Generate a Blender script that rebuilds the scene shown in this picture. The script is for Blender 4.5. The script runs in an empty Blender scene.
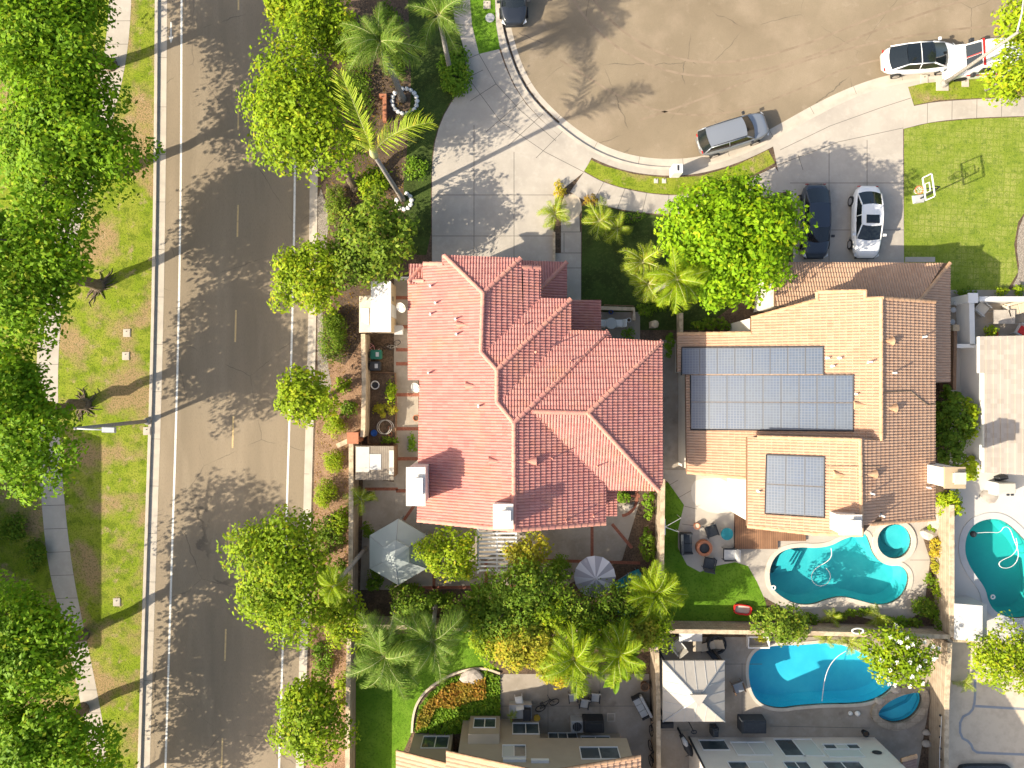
import bpy, bmesh, math, random
import numpy as np
from mathutils import Vector, Matrix
from mathutils.geometry import tessellate_polygon

# ------------------------------------------------------------------ camera, sky, sun, exposure
S = bpy.context.scene
COL = S.collection
H, F = 46.0, 700.0            # height of the drone, focal length in pixels of a 1024 wide picture
cam_d = bpy.data.cameras.new('camera'); cam = bpy.data.objects.new('camera', cam_d); COL.objects.link(cam)
cam.location = (0, 0, H); cam.rotation_euler = (0, 0, 0)
cam_d.sensor_width = 36; cam_d.lens = 36*F/1024; cam_d.clip_start = 0.5; cam_d.clip_end = 3000
S.camera = cam
SUN_AZ = math.atan2(-0.92, -0.39); SUN_EL = math.radians(33)
w = bpy.data.worlds.new('World'); S.world = w; w.use_nodes = True
nt = w.node_tree; bg = nt.nodes['Background']
sky = nt.nodes.new('ShaderNodeTexSky'); sky.sky_type = 'NISHITA'; sky.sun_disc = False
sky.sun_elevation = SUN_EL; sky.sun_rotation = SUN_AZ
nt.links.new(sky.outputs[0], bg.inputs[0]); bg.inputs[1].default_value = 0.14
sky.dust_density = 3.5; sky.ozone_density = 0.4
sl = bpy.data.lights.new('sun', 'SUN'); sl.energy = 5.0; sl.angle = math.radians(0.5); sl.color = (1.0, 0.90, 0.73)
so = bpy.data.objects.new('sun', sl); COL.objects.link(so)
n_ = math.hypot(0.92, 0.39)
LD = Vector((0.92/n_*math.cos(SUN_EL), 0.39/n_*math.cos(SUN_EL), -math.sin(SUN_EL)))
so.rotation_euler = LD.to_track_quat('-Z', 'Y').to_euler(); so.location = (-40, -20, 60)
S.view_settings.view_transform = 'Standard'; S.view_settings.look = 'None'
S.view_settings.gamma = 1; S.view_settings.use_curve_mapping = False
S.view_settings.exposure = 0.86
S.cycles.max_bounces = 5; S.cycles.transparent_max_bounces = 8
S.cycles.use_denoising = True

# ------------------------------------------------------------------ helpers
rnd = random.Random(7); npr = np.random.RandomState(11)
def P(px, py, z=0.0):
    k = (H-z)/F
    return Vector(((px-512)*k, (384-py)*k, z))
def PL(pts, z=0.0): return [P(a, b, z) for a, b in pts]
def wloc(o):
    v = Vector((0, 0, 0))
    while o is not None: v = v+o.location; o = o.parent
    return v
def tag(o, label=None, cat=None, group=None, kind=None):
    if label: o['label'] = label
    if cat: o['category'] = cat
    if group: o['group'] = group
    if kind: o['kind'] = kind
    return o
def thing(name, label, cat, loc=(0, 0, 0), rz=0.0, group=None):
    o = bpy.data.objects.new(name, None); COL.objects.link(o); o.location = loc; o.rotation_euler = (0, 0, rz)
    o.empty_display_size = 0.3
    return tag(o, label, cat, group)
def copy_tree(o, parent=None):
    c = o.copy(); COL.objects.link(c); c.parent = parent
    for ch in list(o.children): copy_tree(ch, c)
    return c
def place(proto, first, loc, rz, label, group=None):
    """first use moves the prototype itself, later uses copy it with its parts"""
    o = proto if first else copy_tree(proto)
    o.location = loc; o.rotation_euler = (0, 0, rz); o['label'] = label
    if group: o['group'] = group
    return o
class MB:
    def __init__(s): s.v = []; s.f = []; s.m = []
    def add(s, vs, fs, mi=0):
        b = len(s.v); s.v += [tuple(v) for v in vs]; s.f += [tuple(b+i for i in f) for f in fs]; s.m += [mi]*len(fs)
        return s
    def box(s, x0, x1, y0, y1, z0, z1, mi=0, rz=0, c=None, taper=0):
        vs = [(x0, y0, z0), (x1, y0, z0), (x1, y1, z0), (x0, y1, z0)]
        t = taper; vs += [(x0+t, y0+t, z1), (x1-t, y0+t, z1), (x1-t, y1-t, z1), (x0+t, y1-t, z1)]
        if rz:
            cx, cy = c if c else ((x0+x1)/2, (y0+y1)/2); ca, sa = math.cos(rz), math.sin(rz)
            vs = [(cx+(x-cx)*ca-(y-cy)*sa, cy+(x-cx)*sa+(y-cy)*ca, z) for x, y, z in vs]
        return s.add(vs, [(3, 2, 1, 0), (4, 5, 6, 7), (0, 1, 5, 4), (1, 2, 6, 5), (2, 3, 7, 6), (3, 0, 4, 7)], mi)
    def cbox(s, cx, cy, cz, sx, sy, sz, rz=0, mi=0, taper=0):
        return s.box(cx-sx/2, cx+sx/2, cy-sy/2, cy+sy/2, cz-sz/2, cz+sz/2, mi, rz, (cx, cy), taper)
    def cyl(s, cx, cy, z0, z1, r0, r1=None, n=16, mi=0):
        r1 = r0 if r1 is None else r1
        vs = [(cx+r0*math.cos(2*math.pi*i/n), cy+r0*math.sin(2*math.pi*i/n), z0) for i in range(n)]
        vs += [(cx+r1*math.cos(2*math.pi*i/n), cy+r1*math.sin(2*math.pi*i/n), z1) for i in range(n)]
        return s.add(vs, [(i, (i+1) % n, n+(i+1) % n, n+i) for i in range(n)]+[tuple(range(n))[::-1], tuple(range(n, 2*n))], mi)
    def lathe(s, cx, cy, prof, n=20, mi=0, sx=1, sy=1, cap=True):
        vs = []; fs = []
        for r, z in prof: vs += [(cx+sx*r*math.cos(2*math.pi*i/n), cy+sy*r*math.sin(2*math.pi*i/n), z) for i in range(n)]
        for k in range(len(prof)-1): fs += [(k*n+i, k*n+(i+1) % n, (k+1)*n+(i+1) % n, (k+1)*n+i) for i in range(n)]
        if cap: fs += [tuple(range(n))[::-1], tuple(range((len(prof)-1)*n, len(prof)*n))]
        return s.add(vs, fs, mi)
    def tube(s, pts, r, n=8, mi=0, caps=True):
        pts = [Vector(p) for p in pts]; rs = r if isinstance(r, (list, tuple)) else [r]*len(pts)
        vs = []; fs = []; prev = None
        for i, p in enumerate(pts):
            t = (pts[min(i+1, len(pts)-1)]-pts[max(i-1, 0)]).normalized()
            if prev is None: a = t.orthogonal().normalized()
            else: a = (prev-t*prev.dot(t)); a = a.normalized() if a.length > 1e-6 else t.orthogonal().normalized()
            prev = a; b = t.cross(a)
            for k in range(n):
                an = 2*math.pi*k/n; vs.append(p+(a*math.cos(an)+b*math.sin(an))*rs[i])
        for i in range(len(pts)-1): fs += [(i*n+k, i*n+(k+1) % n, (i+1)*n+(k+1) % n, (i+1)*n+k) for k in range(n)]
        if caps: fs += [tuple(range(n))[::-1], tuple(range((len(pts)-1)*n, len(pts)*n))]
        return s.add(vs, fs, mi)
    def sheet(s, poly, z, holes=(), mi=0):
        loops = [[Vector((p[0], p[1], 0)) for p in poly]]+[[Vector((p[0], p[1], 0)) for p in h] for h in holes]
        tris = tessellate_polygon(loops); allp = [p for l in loops for p in l]
        out = []
        for t in tris:
            a, b, c = [allp[i] for i in t]
            out.append(t if (b-a).cross(c-a).z > 0 else (t[0], t[2], t[1]))
        return s.add([(p.x, p.y, z) for p in allp], out, mi)
    def prism(s, poly, z0, z1, holes=(), mi=0, bottom=False, topmi=None):
        s.sheet(poly, z1, holes, mi if topmi is None else topmi)
        if bottom: s.sheet(poly, z0, holes, mi); 
        for l in [poly]+list(holes):
            n = len(l); s.add([(p[0], p[1], z0) for p in l]+[(p[0], p[1], z1) for p in l], [(i, (i+1) % n, n+(i+1) % n, n+i) for i in range(n)], mi)
        return s
    def strip(s, pts, wd, z, mi=0, closed=False):
        pts = [Vector((p[0], p[1], 0)) for p in pts]; n = len(pts); L = []; R = []
        for i in range(n):
            if closed: t = pts[(i+1) % n]-pts[i-1]
            else: t = pts[min(i+1, n-1)]-pts[max(i-1, 0)]
            t.normalize(); nn = Vector((-t.y, t.x, 0))*wd/2; L.append(pts[i]+nn); R.append(pts[i]-nn)
        vs = [(p.x, p.y, z) for p in L+R]
        return s.add(vs, [(n+i, n+(i+1) % n, (i+1) % n, i) for i in range(n if closed else n-1)], mi)
    def curb(s, pts, wd, z0, z1, mi=0, closed=False):
        pts = [Vector((p[0], p[1], 0)) for p in pts]; n = len(pts); L = []; R = []
        for i in range(n):
            if closed: t = pts[(i+1) % n]-pts[i-1]
            else: t = pts[min(i+1, n-1)]-pts[max(i-1, 0)]
            t.normalize(); nn = Vector((-t.y, t.x, 0))*wd/2; L.append(pts[i]+nn); R.append(pts[i]-nn)
        vs = [(p.x, p.y, z) for z in (z0, z1) for p in L+R]; fs = []
        for i in range(n if closed else n-1):
            j = (i+1) % n
            fs += [(3*n+i, 3*n+j, 2*n+j, 2*n+i), (i, 2*n+i, 2*n+j, j), (n+i, n+j, 3*n+j, 3*n+i)]
        if not closed: fs += [(0, n, 3*n, 2*n), (n-1, 3*n-1, 4*n-1, 2*n-1)]
        return s.add(vs, fs, mi)
    def build(s, name, mats, parent=None, smooth=False, local=False, origin=None, bevel=0):
        me = bpy.data.meshes.new(name)
        off = Vector((0, 0, 0))
        if not local:
            if parent is not None: off = wloc(parent)
            elif origin is not None: off = Vector(origin)
        vs = [(x-off.x, y-off.y, z-off.z) for x, y, z in s.v]
        me.from_pydata(vs, [], s.f)
        mats = mats if isinstance(mats, (list, tuple)) else [mats]
        for m in mats: me.materials.append(m)
        if len(mats) > 1: me.polygons.foreach_set('material_index', s.m)
        if smooth: me.polygons.foreach_set('use_smooth', [True]*len(me.polygons))
        me.update()
        o = bpy.data.objects.new(name, me); COL.objects.link(o)
        if parent is not None: o.parent = parent
        elif origin is not None and not local: o.location = off
        if bevel:
            b = o.modifiers.new('bevel', 'BEVEL'); b.width = bevel; b.segments = 2; b.limit_method = 'ANGLE'
        return o
def smooth_poly(pts, it=2, closed=True):
    pts = [Vector((p[0], p[1])) for p in pts]
    for _ in range(it):
        q = []; n = len(pts)
        if closed:
            for i in range(n):
                a, b = pts[i], pts[(i+1) % n]; q += [a*.75+b*.25, a*.25+b*.75]
        else:
            q = [pts[0]]
            for i in range(n-1):
                a, b = pts[i], pts[i+1]; q += [a*.75+b*.25, a*.25+b*.75]
            q.append(pts[-1])
        pts = q
    return [(p.x, p.y) for p in pts]
def offset_poly(poly, d):
    """outward offset of a closed polygon"""
    n = len(poly); A = sum(poly[i][0]*poly[(i+1) % n][1]-poly[(i+1) % n][0]*poly[i][1] for i in range(n)); sg = 1 if A > 0 else -1; q = []
    for i in range(n):
        t = Vector((poly[(i+1) % n][0]-poly[i-1][0], poly[(i+1) % n][1]-poly[i-1][1])).normalized()
        q.append((poly[i][0]+sg*t.y*d, poly[i][1]-sg*t.x*d))
    return q

# ------------------------------------------------------------------ materials
def mat(name, col, layers=(), rough=0.85, bump=0.0, bscale=30, metal=0.0, spec=0.3, detail=6, coat=0, stretch=None):
    """layers: (colour, scale, low, high, strength) - noise patches of a second colour"""
    m = bpy.data.materials.new(name); m.use_nodes = True; t = m.node_tree; N = t.nodes; L = t.links
    b = N['Principled BSDF']; b.inputs['Roughness'].default_value = rough; b.inputs['Metallic'].default_value = metal
    b.inputs['Specular IOR Level'].default_value = spec; b.inputs['Coat Weight'].default_value = coat; b.inputs['Coat Roughness'].default_value = .08
    tc = N.new('ShaderNodeTexCoord'); src = tc.outputs['Object']
    if stretch:
        mp = N.new('ShaderNodeMapping'); mp.inputs['Scale'].default_value = stretch; L.new(src, mp.inputs[0]); src = mp.outputs[0]
    rgb = N.new('ShaderNodeRGB'); rgb.outputs[0].default_value = (*col, 1); cur = rgb.outputs[0]
    for i, (c, sc, lo, hi, st) in enumerate(layers):
        no = N.new('ShaderNodeTexNoise'); no.inputs['Scale'].default_value = sc; no.inputs['Detail'].default_value = detail; no.inputs['Roughness'].default_value = .6
        ofs = N.new('ShaderNodeVectorMath'); ofs.operation = 'ADD'; ofs.inputs[1].default_value = (13.1*i, 7.7*i, 3.3*i); L.new(src, ofs.inputs[0]); L.new(ofs.outputs[0], no.inputs['Vector'])
        mr = N.new('ShaderNodeMapRange'); mr.inputs[1].default_value = lo; mr.inputs[2].default_value = hi; mr.inputs[4].default_value = st; L.new(no.outputs[0], mr.inputs[0])
        mx = N.new('ShaderNodeMix'); mx.data_type = 'RGBA'; L.new(mr.outputs[0], mx.inputs[0]); L.new(cur, mx.inputs[6]); mx.inputs[7].default_value = (*c, 1); cur = mx.outputs[2]
    L.new(cur, b.inputs['Base Color'])
    if bump:
        no = N.new('ShaderNodeTexNoise'); no.inputs['Scale'].default_value = bscale; no.inputs['Detail'].default_value = 5; L.new(src, no.inputs['Vector'])
        bp = N.new('ShaderNodeBump'); bp.inputs['Strength'].default_value = bump; bp.inputs['Distance'].default_value = .05; L.new(no.outputs[0], bp.inputs['Height']); L.new(bp.outputs[0], b.inputs['Normal'])
    return m
def add_lines(m, kind='cracks', scale=0.25, width=0.004, col=(0.05, 0.045, 0.04), amount=0.8, warp=0.6):
    """thin crack lines along voronoi cell edges"""
    t = m.node_tree; N = t.nodes; L = t.links; b = N['Principled BSDF']
    link = b.inputs['Base Color'].links[0]; cur = link.from_socket
    tc = N.new('ShaderNodeTexCoord'); no = N.new('ShaderNodeTexNoise'); no.inputs['Scale'].default_value = 1.2; no.inputs['Detail'].default_value = 6; L.new(tc.outputs['Object'], no.inputs['Vector'])
    sc = N.new('ShaderNodeVectorMath'); sc.operation = 'SCALE'; sc.inputs['Scale'].default_value = warp; L.new(no.outputs['Color'], sc.inputs[0])
    ad = N.new('ShaderNodeVectorMath'); ad.operation = 'ADD'; L.new(tc.outputs['Object'], ad.inputs[0]); L.new(sc.outputs[0], ad.inputs[1])
    vo = N.new('ShaderNodeTexVoronoi'); vo.feature = 'DISTANCE_TO_EDGE'; vo.inputs['Scale'].default_value = scale; L.new(ad.outputs[0], vo.inputs['Vector'])
    mr = N.new('ShaderNodeMapRange'); mr.inputs[1].default_value = width; mr.inputs[2].default_value = width*2.2; mr.inputs[3].default_value = amount; mr.inputs[4].default_value = 0; L.new(vo.outputs['Distance'], mr.inputs[0])
    # only here and there
    n2 = N.new('ShaderNodeTexNoise'); n2.inputs['Scale'].default_value = .35; L.new(tc.outputs['Object'], n2.inputs['Vector'])
    m2 = N.new('ShaderNodeMapRange'); m2.inputs[1].default_value = .45; m2.inputs[2].default_value = .55; L.new(n2.outputs[0], m2.inputs[0])
    mu = N.new('ShaderNodeMath'); mu.operation = 'MULTIPLY'; L.new(mr.outputs[0], mu.inputs[0]); L.new(m2.outputs[0], mu.inputs[1])
    mx = N.new('ShaderNodeMix'); mx.data_type = 'RGBA'; L.new(mu.outputs[0], mx.inputs[0]); L.new(cur, mx.inputs[6]); mx.inputs[7].default_value = (*col, 1); L.new(mx.outputs[2], b.inputs['Base Color'])
def add_brick(m, bw, rh, mortar, mcol, offset=0.5, rot=0.0, axis='xy', c2=None):
    """brick / plank / slab pattern over the material's colour"""
    t = m.node_tree; N = t.nodes; L = t.links; b = N['Principled BSDF']; cur = b.inputs['Base Color'].links[0].from_socket
    tc = N.new('ShaderNodeTexCoord'); mp = N.new('ShaderNodeMapping'); mp.inputs['Rotation'].default_value = (math.radians(90) if axis == 'xz' else 0, 0, rot); L.new(tc.outputs['Object'], mp.inputs[0])
    br = N.new('ShaderNodeTexBrick'); br.offset = offset; br.inputs['Scale'].default_value = 1; br.inputs['Brick Width'].default_value = bw; br.inputs['Row Height'].default_value = rh
    br.inputs['Mortar Size'].default_value = mortar; br.inputs['Mortar Smooth'].default_value = 0; L.new(mp.outputs[0], br.inputs['Vector'])
    br.inputs['Color1'].default_value = (1, 1, 1, 1); v = .75 if c2 is None else c2; br.inputs['Color2'].default_value = (v, v, v, 1); br.inputs['Mortar'].default_value = (1, 1, 1, 1)
    mu = N.new('ShaderNodeMix'); mu.data_type = 'RGBA'; mu.blend_type = 'MULTIPLY'; mu.inputs[0].default_value = 1; L.new(cur, mu.inputs[6]); L.new(br.outputs['Color'], mu.inputs[7])
    mx = N.new('ShaderNodeMix'); mx.data_type = 'RGBA'; L.new(br.outputs['Fac'], mx.inputs[0]); L.new(mu.outputs[2], mx.inputs[6]); mx.inputs[7].default_value = (*mcol, 1); L.new(mx.outputs[2], b.inputs['Base Color'])
    return m
def tile_mat(name, col, alt, stain, snap=(0.31, 0.17)):
    m = mat(name, col, [(stain, .5, .5, .75, .55)], rough=.75, spec=.25)
    t = m.node_tree; N = t.nodes; L = t.links; b = N['Principled BSDF']; cur = b.inputs['Base Color'].links[0].from_socket
    tc = N.new('ShaderNodeTexCoord'); sn = N.new('ShaderNodeVectorMath'); sn.operation = 'SNAP'; sn.inputs[1].default_value = (snap[0], snap[1], 50); L.new(tc.outputs['Object'], sn.inputs[0])
    wn = N.new('ShaderNodeTexWhiteNoise'); L.new(sn.outputs[0], wn.inputs['Vector'])
    mr = N.new('ShaderNodeMapRange'); mr.inputs[4].default_value = .55; L.new(wn.outputs['Value'], mr.inputs[0])
    mx = N.new('ShaderNodeMix'); mx.data_type = 'RGBA'; L.new(mr.outputs[0], mx.inputs[0]); L.new(cur, mx.inputs[6]); mx.inputs[7].default_value = (*alt, 1); L.new(mx.outputs[2], b.inputs['Base Color'])
    return m
def leaf_mat(name, c1, c2, trans=.24, rough=.6, big=None):
    m = bpy.data.materials.new(name); m.use_nodes = True; t = m.node_tree; N = t.nodes; L = t.links
    b = N['Principled BSDF']; b.inputs['Roughness'].default_value = rough; b.inputs['Specular IOR Level'].default_value = .16
    g = N.new('ShaderNodeNewGeometry'); mx = N.new('ShaderNodeMix'); mx.data_type = 'RGBA'
    L.new(g.outputs['Random Per Island'], mx.inputs[0]); mx.inputs[6].default_value = (*c1, 1); mx.inputs[7].default_value = (*c2, 1); cur = mx.outputs[2]
    w1 = N.new('ShaderNodeTexWhiteNoise'); w1.noise_dimensions = '1D'; L.new(g.outputs['Random Per Island'], w1.inputs['W'])
    m0 = N.new('ShaderNodeMapRange'); m0.inputs[1].default_value = .90; m0.inputs[2].default_value = .93; m0.inputs[4].default_value = .75; L.new(w1.outputs['Value'], m0.inputs[0])
    mo = N.new('ShaderNodeMix'); mo.data_type = 'RGBA'; L.new(m0.outputs[0], mo.inputs[0]); L.new(cur, mo.inputs[6]); mo.inputs[7].default_value = (min(1, c2[0]*1.35), c2[1]*.92, c2[2], 1); cur = mo.outputs[2]
    tc = N.new('ShaderNodeTexCoord'); no = N.new('ShaderNodeTexNoise'); no.inputs['Scale'].default_value = .9; no.inputs['Detail'].default_value = 3; L.new(tc.outputs['Object'], no.inputs['Vector'])
    mr = N.new('ShaderNodeMapRange'); mr.inputs[1].default_value = .4; mr.inputs[2].default_value = .65; mr.inputs[4].default_value = .6; L.new(no.outputs[0], mr.inputs[0])
    m2 = N.new('ShaderNodeMix'); m2.data_type = 'RGBA'; L.new(mr.outputs[0], m2.inputs[0]); L.new(cur, m2.inputs[6]); bc = big or tuple(x*.6 for x in c1); m2.inputs[7].default_value = (*bc, 1)
    L.new(m2.outputs[2], b.inputs['Base Color'])
    tr = N.new('ShaderNodeBsdfTranslucent'); L.new(m2.outputs[2], tr.inputs['Color']); ms = N.new('ShaderNodeMixShader'); ms.inputs[0].default_value = trans
    L.new(b.outputs[0], ms.inputs[1]); L.new(tr.outputs[0], ms.inputs[2]); L.new(ms.outputs[0], N['Material Output'].inputs[0])
    return m
def water_mat(name, tint):
    m = bpy.data.materials.new(name); m.use_nodes = True; t = m.node_tree; N = t.nodes; L = t.links; N.remove(N['Principled BSDF'])
    tr = N.new('ShaderNodeBsdfTransparent'); tr.inputs[0].default_value = (*tint, 1); gl = N.new('ShaderNodeBsdfGlossy'); gl.inputs['Roughness'].default_value = .05
    fr = N.new('ShaderNodeLayerWeight'); fr.inputs[0].default_value = .5; pw = N.new('ShaderNodeMath'); pw.operation = 'POWER'; pw.inputs[1].default_value = 5; L.new(fr.outputs['Facing'], pw.inputs[0]); ad = N.new('ShaderNodeMath'); ad.operation = 'ADD'; ad.inputs[1].default_value = .03; L.new(pw.outputs[0], ad.inputs[0]); ms = N.new('ShaderNodeMixShader'); L.new(ad.outputs[0], ms.inputs[0]); L.new(tr.outputs[0], ms.inputs[1]); L.new(gl.outputs[0], ms.inputs[2])
    no = N.new('ShaderNodeTexNoise'); no.inputs['Scale'].default_value = 2.5; no.inputs['Detail'].default_value = 3; tc = N.new('ShaderNodeTexCoord'); L.new(tc.outputs['Object'], no.inputs['Vector'])
    bp = N.new('ShaderNodeBump'); bp.inputs['Strength'].default_value = .25; bp.inputs['Distance'].default_value = .1; L.new(no.outputs[0], bp.inputs['Height']); L.new(bp.outputs[0], gl.inputs['Normal']); L.new(bp.outputs[0], fr.inputs['Normal'])
    L.new(ms.outputs[0], N['Material Output'].inputs[0]); return m
M = {}
M['asphalt'] = mat('asphalt', (.275, .218, .148), [((.205, .163, .11), .22, .42, .62, .8), ((.32, .26, .18), .9, .5, .7, .5), ((.09, .078, .062), 40, .5, .75, .4)], rough=.95, bump=.25, bscale=60, stretch=(1, .12, 1))
add_lines(M['asphalt'], scale=.14, width=.0016, amount=.5, warp=.35)
M['asphalt2'] = mat('asphalt_court', (.262, .208, .138), [((.18, .138, .088), .12, .38, .66, .8), ((.33, .26, .182), .3, .48, .7, .6), ((.38, .31, .23), 1.4, .6, .75, .35), ((.07, .06, .05), 45, .5, .75, .4)], rough=.95, bump=.25, bscale=60)
add_lines(M['asphalt2'], scale=.17, width=.0016, amount=.55, warp=.35)
M['conc'] = mat('concrete', (.43, .385, .325), [((.33, .295, .25), .35, .4, .65, .8), ((.52, .47, .4), 2.5, .5, .8, .5), ((.2, .18, .15), 14, .62, .8, .3)], rough=.9, bump=.1)
M['conc2'] = mat('concrete_patio', (.34, .292, .235), [((.23, .195, .15), .5, .4, .65, .8), ((.42, .38, .33), 2.5, .5, .8, .5), ((.16, .12, .09), 1.2, .6, .75, .5)], rough=.9, bump=.1)
M['conc3'] = mat('concrete_kerb', (.50, .44, .36), [((.36, .32, .27), 1.2, .4, .7, .7)], rough=.9)
M['joint'] = mat('joint', (.13, .12, .105), rough=.95)
M['whitepave'] = mat('white_paving', (.53, .495, .44), [((.55, .52, .48), .8, .45, .7, .5)], rough=.85)
M['cream'] = mat('cream_stone', (.56, .47, .35), [((.42, .34, .25), 1.5, .45, .7, .7)], rough=.9, bump=.15, bscale=8)
M['brickline'] = mat('red_brick', (.30, .115, .07), [((.2, .075, .05), 8, .4, .6, .8)], rough=.9)
M['line'] = mat('road_paint', (.72, .70, .64), [((.3, .28, .24), 6, .52, .7, .6)], rough=.8)
M['yline'] = mat('road_paint_yellow', (.58, .42, .20), [((.25, .2, .14), 5, .48, .7, .7)], rough=.8)
M['soil'] = mat('soil', (.105, .072, .048), [((.18, .12, .075), 1.5, .45, .6, .8), ((.05, .035, .025), 9, .45, .65, .8)], rough=1, bump=.6, bscale=18)
M['mulch'] = mat('mulch', (.30, .185, .11), [((.19, .11, .065), 1.8, .45, .6, .8), ((.42, .28, .17), 12, .5, .65, .8), ((.1, .06, .04), 16, .58, .65, .9)], rough=1, bump=.8, bscale=16)
M['grass'] = mat('lawn', (.195, .26, .018), [((.27, .29, .04), .7, .42, .6, .8), ((.11, .155, .012), 1.7, .5, .62, .7), ((.33, .22, .12), .30, .48, .60, .9), ((.36, .26, .15), 1.3, .58, .68, .8), ((.06, .10, .012), 9, .5, .62, .6)], rough=1, bump=1, bscale=22, spec=.1)
M['grass2'] = mat('front_lawn', (.20, .26, .03), [((.29, .31, .075), .6, .4, .6, .9), ((.11, .17, .02), 2.5, .5, .62, .7), ((.07, .12, .015), 10, .5, .62, .5)], rough=1, bump=1, bscale=22, spec=.1)
add_brick(M['grass2'], .42, .42, .03, (.175, .232, .028), offset=0, rot=math.radians(3), c2=1.0)   # mowlines
M['grass3'] = mat('green_lawn', (.105, .215, .015), [((.15, .27, .025), .8, .42, .6, .8), ((.05, .11, .008), 8, .5, .62, .6)], rough=1, bump=1, bscale=26, spec=.1)
M['turfdark'] = mat('shade_toned_lawn', (.055, .085, .02), [((.035, .05, .014), .8, .42, .6, .8), ((.09, .12, .03), 6, .5, .65, .6)], rough=1, bump=1, bscale=20, spec=.1)  # darkened lawn green: the shade over these lawns is put into the colour
M['gravel'] = mat('gravel', (.3, .26, .21), [((.17, .14, .11), 14, .45, .55, .9), ((.42, .37, .31), 22, .5, .6, .8)], rough=1, bump=.8, bscale=25)
M['stucco'] = mat('stucco', (.43, .36, .265), [((.36, .30, .22), .8, .4, .7, .6)], rough=.95, bump=.2, bscale=25)
M['stuccow'] = mat('white_stucco', (.68, .63, .55), [((.58, .53, .46), .8, .4, .7, .6)], rough=.95, bump=.15, bscale=25)
M['stuccot'] = mat('tan_stucco', (.40, .31, .20), [((.33, .25, .16), 1, .4, .7, .7)], rough=.95, bump=.15, bscale=25)
M['blockwall'] = add_brick(mat('block_wall', (.46, .37, .27), [((.34, .26, .18), 2, .45, .65, .8)], rough=.95, bump=.3), .4, .2, .012, (.2, .16, .12), axis='xz')
M['walltop'] = mat('wall_cap', (.55, .44, .30), [((.36, .28, .19), 2.2, .45, .6, .9)], rough=.95, bump=.3)
M['white'] = mat('white_paint', (.70, .69, .66), [((.6, .58, .55), 3, .55, .75, .3)], rough=.55)
M['offwhite'] = mat('plastic_offwhite', (.48, .45, .39), [((.38, .35, .3), 3, .5, .7, .4)], rough=.6)
M['grey'] = mat('grey_metal', (.30, .31, .32), [((.22, .23, .24), 3, .5, .7, .5)], rough=.5, metal=.3)
M['lgrey'] = mat('light_grey', (.45, .45, .44), [((.36, .36, .35), 2, .5, .7, .5)], rough=.6)
M['dark'] = mat('dark_plastic', (.03, .032, .036), [((.05, .05, .055), 4, .5, .7, .5)], rough=.6)
M['darkfab'] = mat('dark_fabric', (.045, .052, .06), [((.07, .078, .085), 8, .45, .7, .6)], rough=.9)
M['rubber'] = mat('rubber', (.02, .02, .02), rough=.8)
M['chrome'] = mat('chrome', (.6, .6, .62), rough=.25, metal=1)
M['glass'] = mat('window_glass', (.04, .06, .07), [((.09, .12, .13), .6, .45, .6, .8)], rough=.08, spec=.8)
M['carglass'] = mat('car_glass', (.012, .016, .018), rough=.06, spec=.8)
M['curtain'] = mat('blind', (.55, .55, .5), rough=.8)
M['wood'] = mat('wood', (.22, .13, .075), [((.13, .075, .045), 3, .4, .65, .8)], rough=.8, stretch=(1, 6, 1))
M['deck'] = add_brick(mat('deck_boards', (.27, .145, .08), [((.18, .09, .05), 1.5, .4, .65, .7)], rough=.75), 30, .14, .01, (.08, .04, .025), rot=math.radians(90), c2=.85)
M['bark'] = mat('bark', (.20, .155, .11), [((.11, .08, .055), 5, .45, .6, .8)], rough=1, bump=.8, bscale=12, stretch=(3, 3, .7))
M['palmbark'] = mat('palm_bark', (.33, .31, .28), [((.2, .18, .16), 6, .45, .6, .8)], rough=1, bump=.5, bscale=10, stretch=(1, 1, 6))
M['clay'] = mat('clay', (.42, .17, .09), [((.3, .12, .07), 5, .45, .65, .6)], rough=.85)
M['blue'] = mat('blue_plastic', (.02, .09, .35), rough=.5)
M['teal'] = mat('teal_cloth', (.02, .20, .24), [((.05, .32, .36), 3, .45, .6, .8)], rough=.8)
M['green'] = mat('green_bin', (.02, .13, .085), [((.03, .17, .12), 3, .5, .7, .6)], rough=.5)
M['red'] = mat('red_paint', (.55, .03, .025), rough=.45)
M['orange'] = mat('rim_orange', (.7, .16, .06), rough=.5)
M['pink'] = mat('pink_plastic', (.7, .35, .38), rough=.6)
M['yellow'] = mat('yellow_cloth', (.65, .42, .05), rough=.7)
M['plaster'] = mat('pool_plaster', (.05, .46, .49), [((.09, .56, .57), .8, .4, .65, .8), ((.03, .40, .44), .3, .45, .6, .6)], rough=.8)
M['plasterb'] = mat('pool_plaster_blue', (.045, .50, .66), [((.08, .60, .72), .6, .4, .65, .7), ((.03, .40, .60), .3, .45, .6, .6)], rough=.8)
M['plasterg'] = mat('pool_plaster_green', (.02, .38, .35), [((.03, .44, .40), .6, .4, .65, .7)], rough=.8)
M['water'] = water_mat('pool_water', (.80, .965, .975))
M['coping'] = mat('coping', (.55, .50, .42), [((.42, .37, .3), 1.5, .4, .65, .7)], rough=.85)
M['coping2'] = add_brick(mat('stone_coping', (.40, .34, .26), [((.27, .22, .16), 3, .4, .65, .8)], rough=.9, bump=.3), .62, .47, .012, (.24, .19, .14))
M['tile_red'] = tile_mat('terracotta_red', (.445, .185, .158), (.55, .28, .235), (.54, .275, .145))
M['tile_tan'] = tile_mat('terracotta_tan', (.46, .29, .19), (.54, .365, .25), (.40, .23, .145))
M['tile_grey'] = tile_mat('flat_tile_grey', (.33, .29, .245), (.42, .375, .325), (.28, .24, .20), snap=(.33, .3))
M['tile_brown'] = tile_mat('terracotta_brown', (.29, .19, .15), (.36, .25, .2), (.22, .14, .11))
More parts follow.
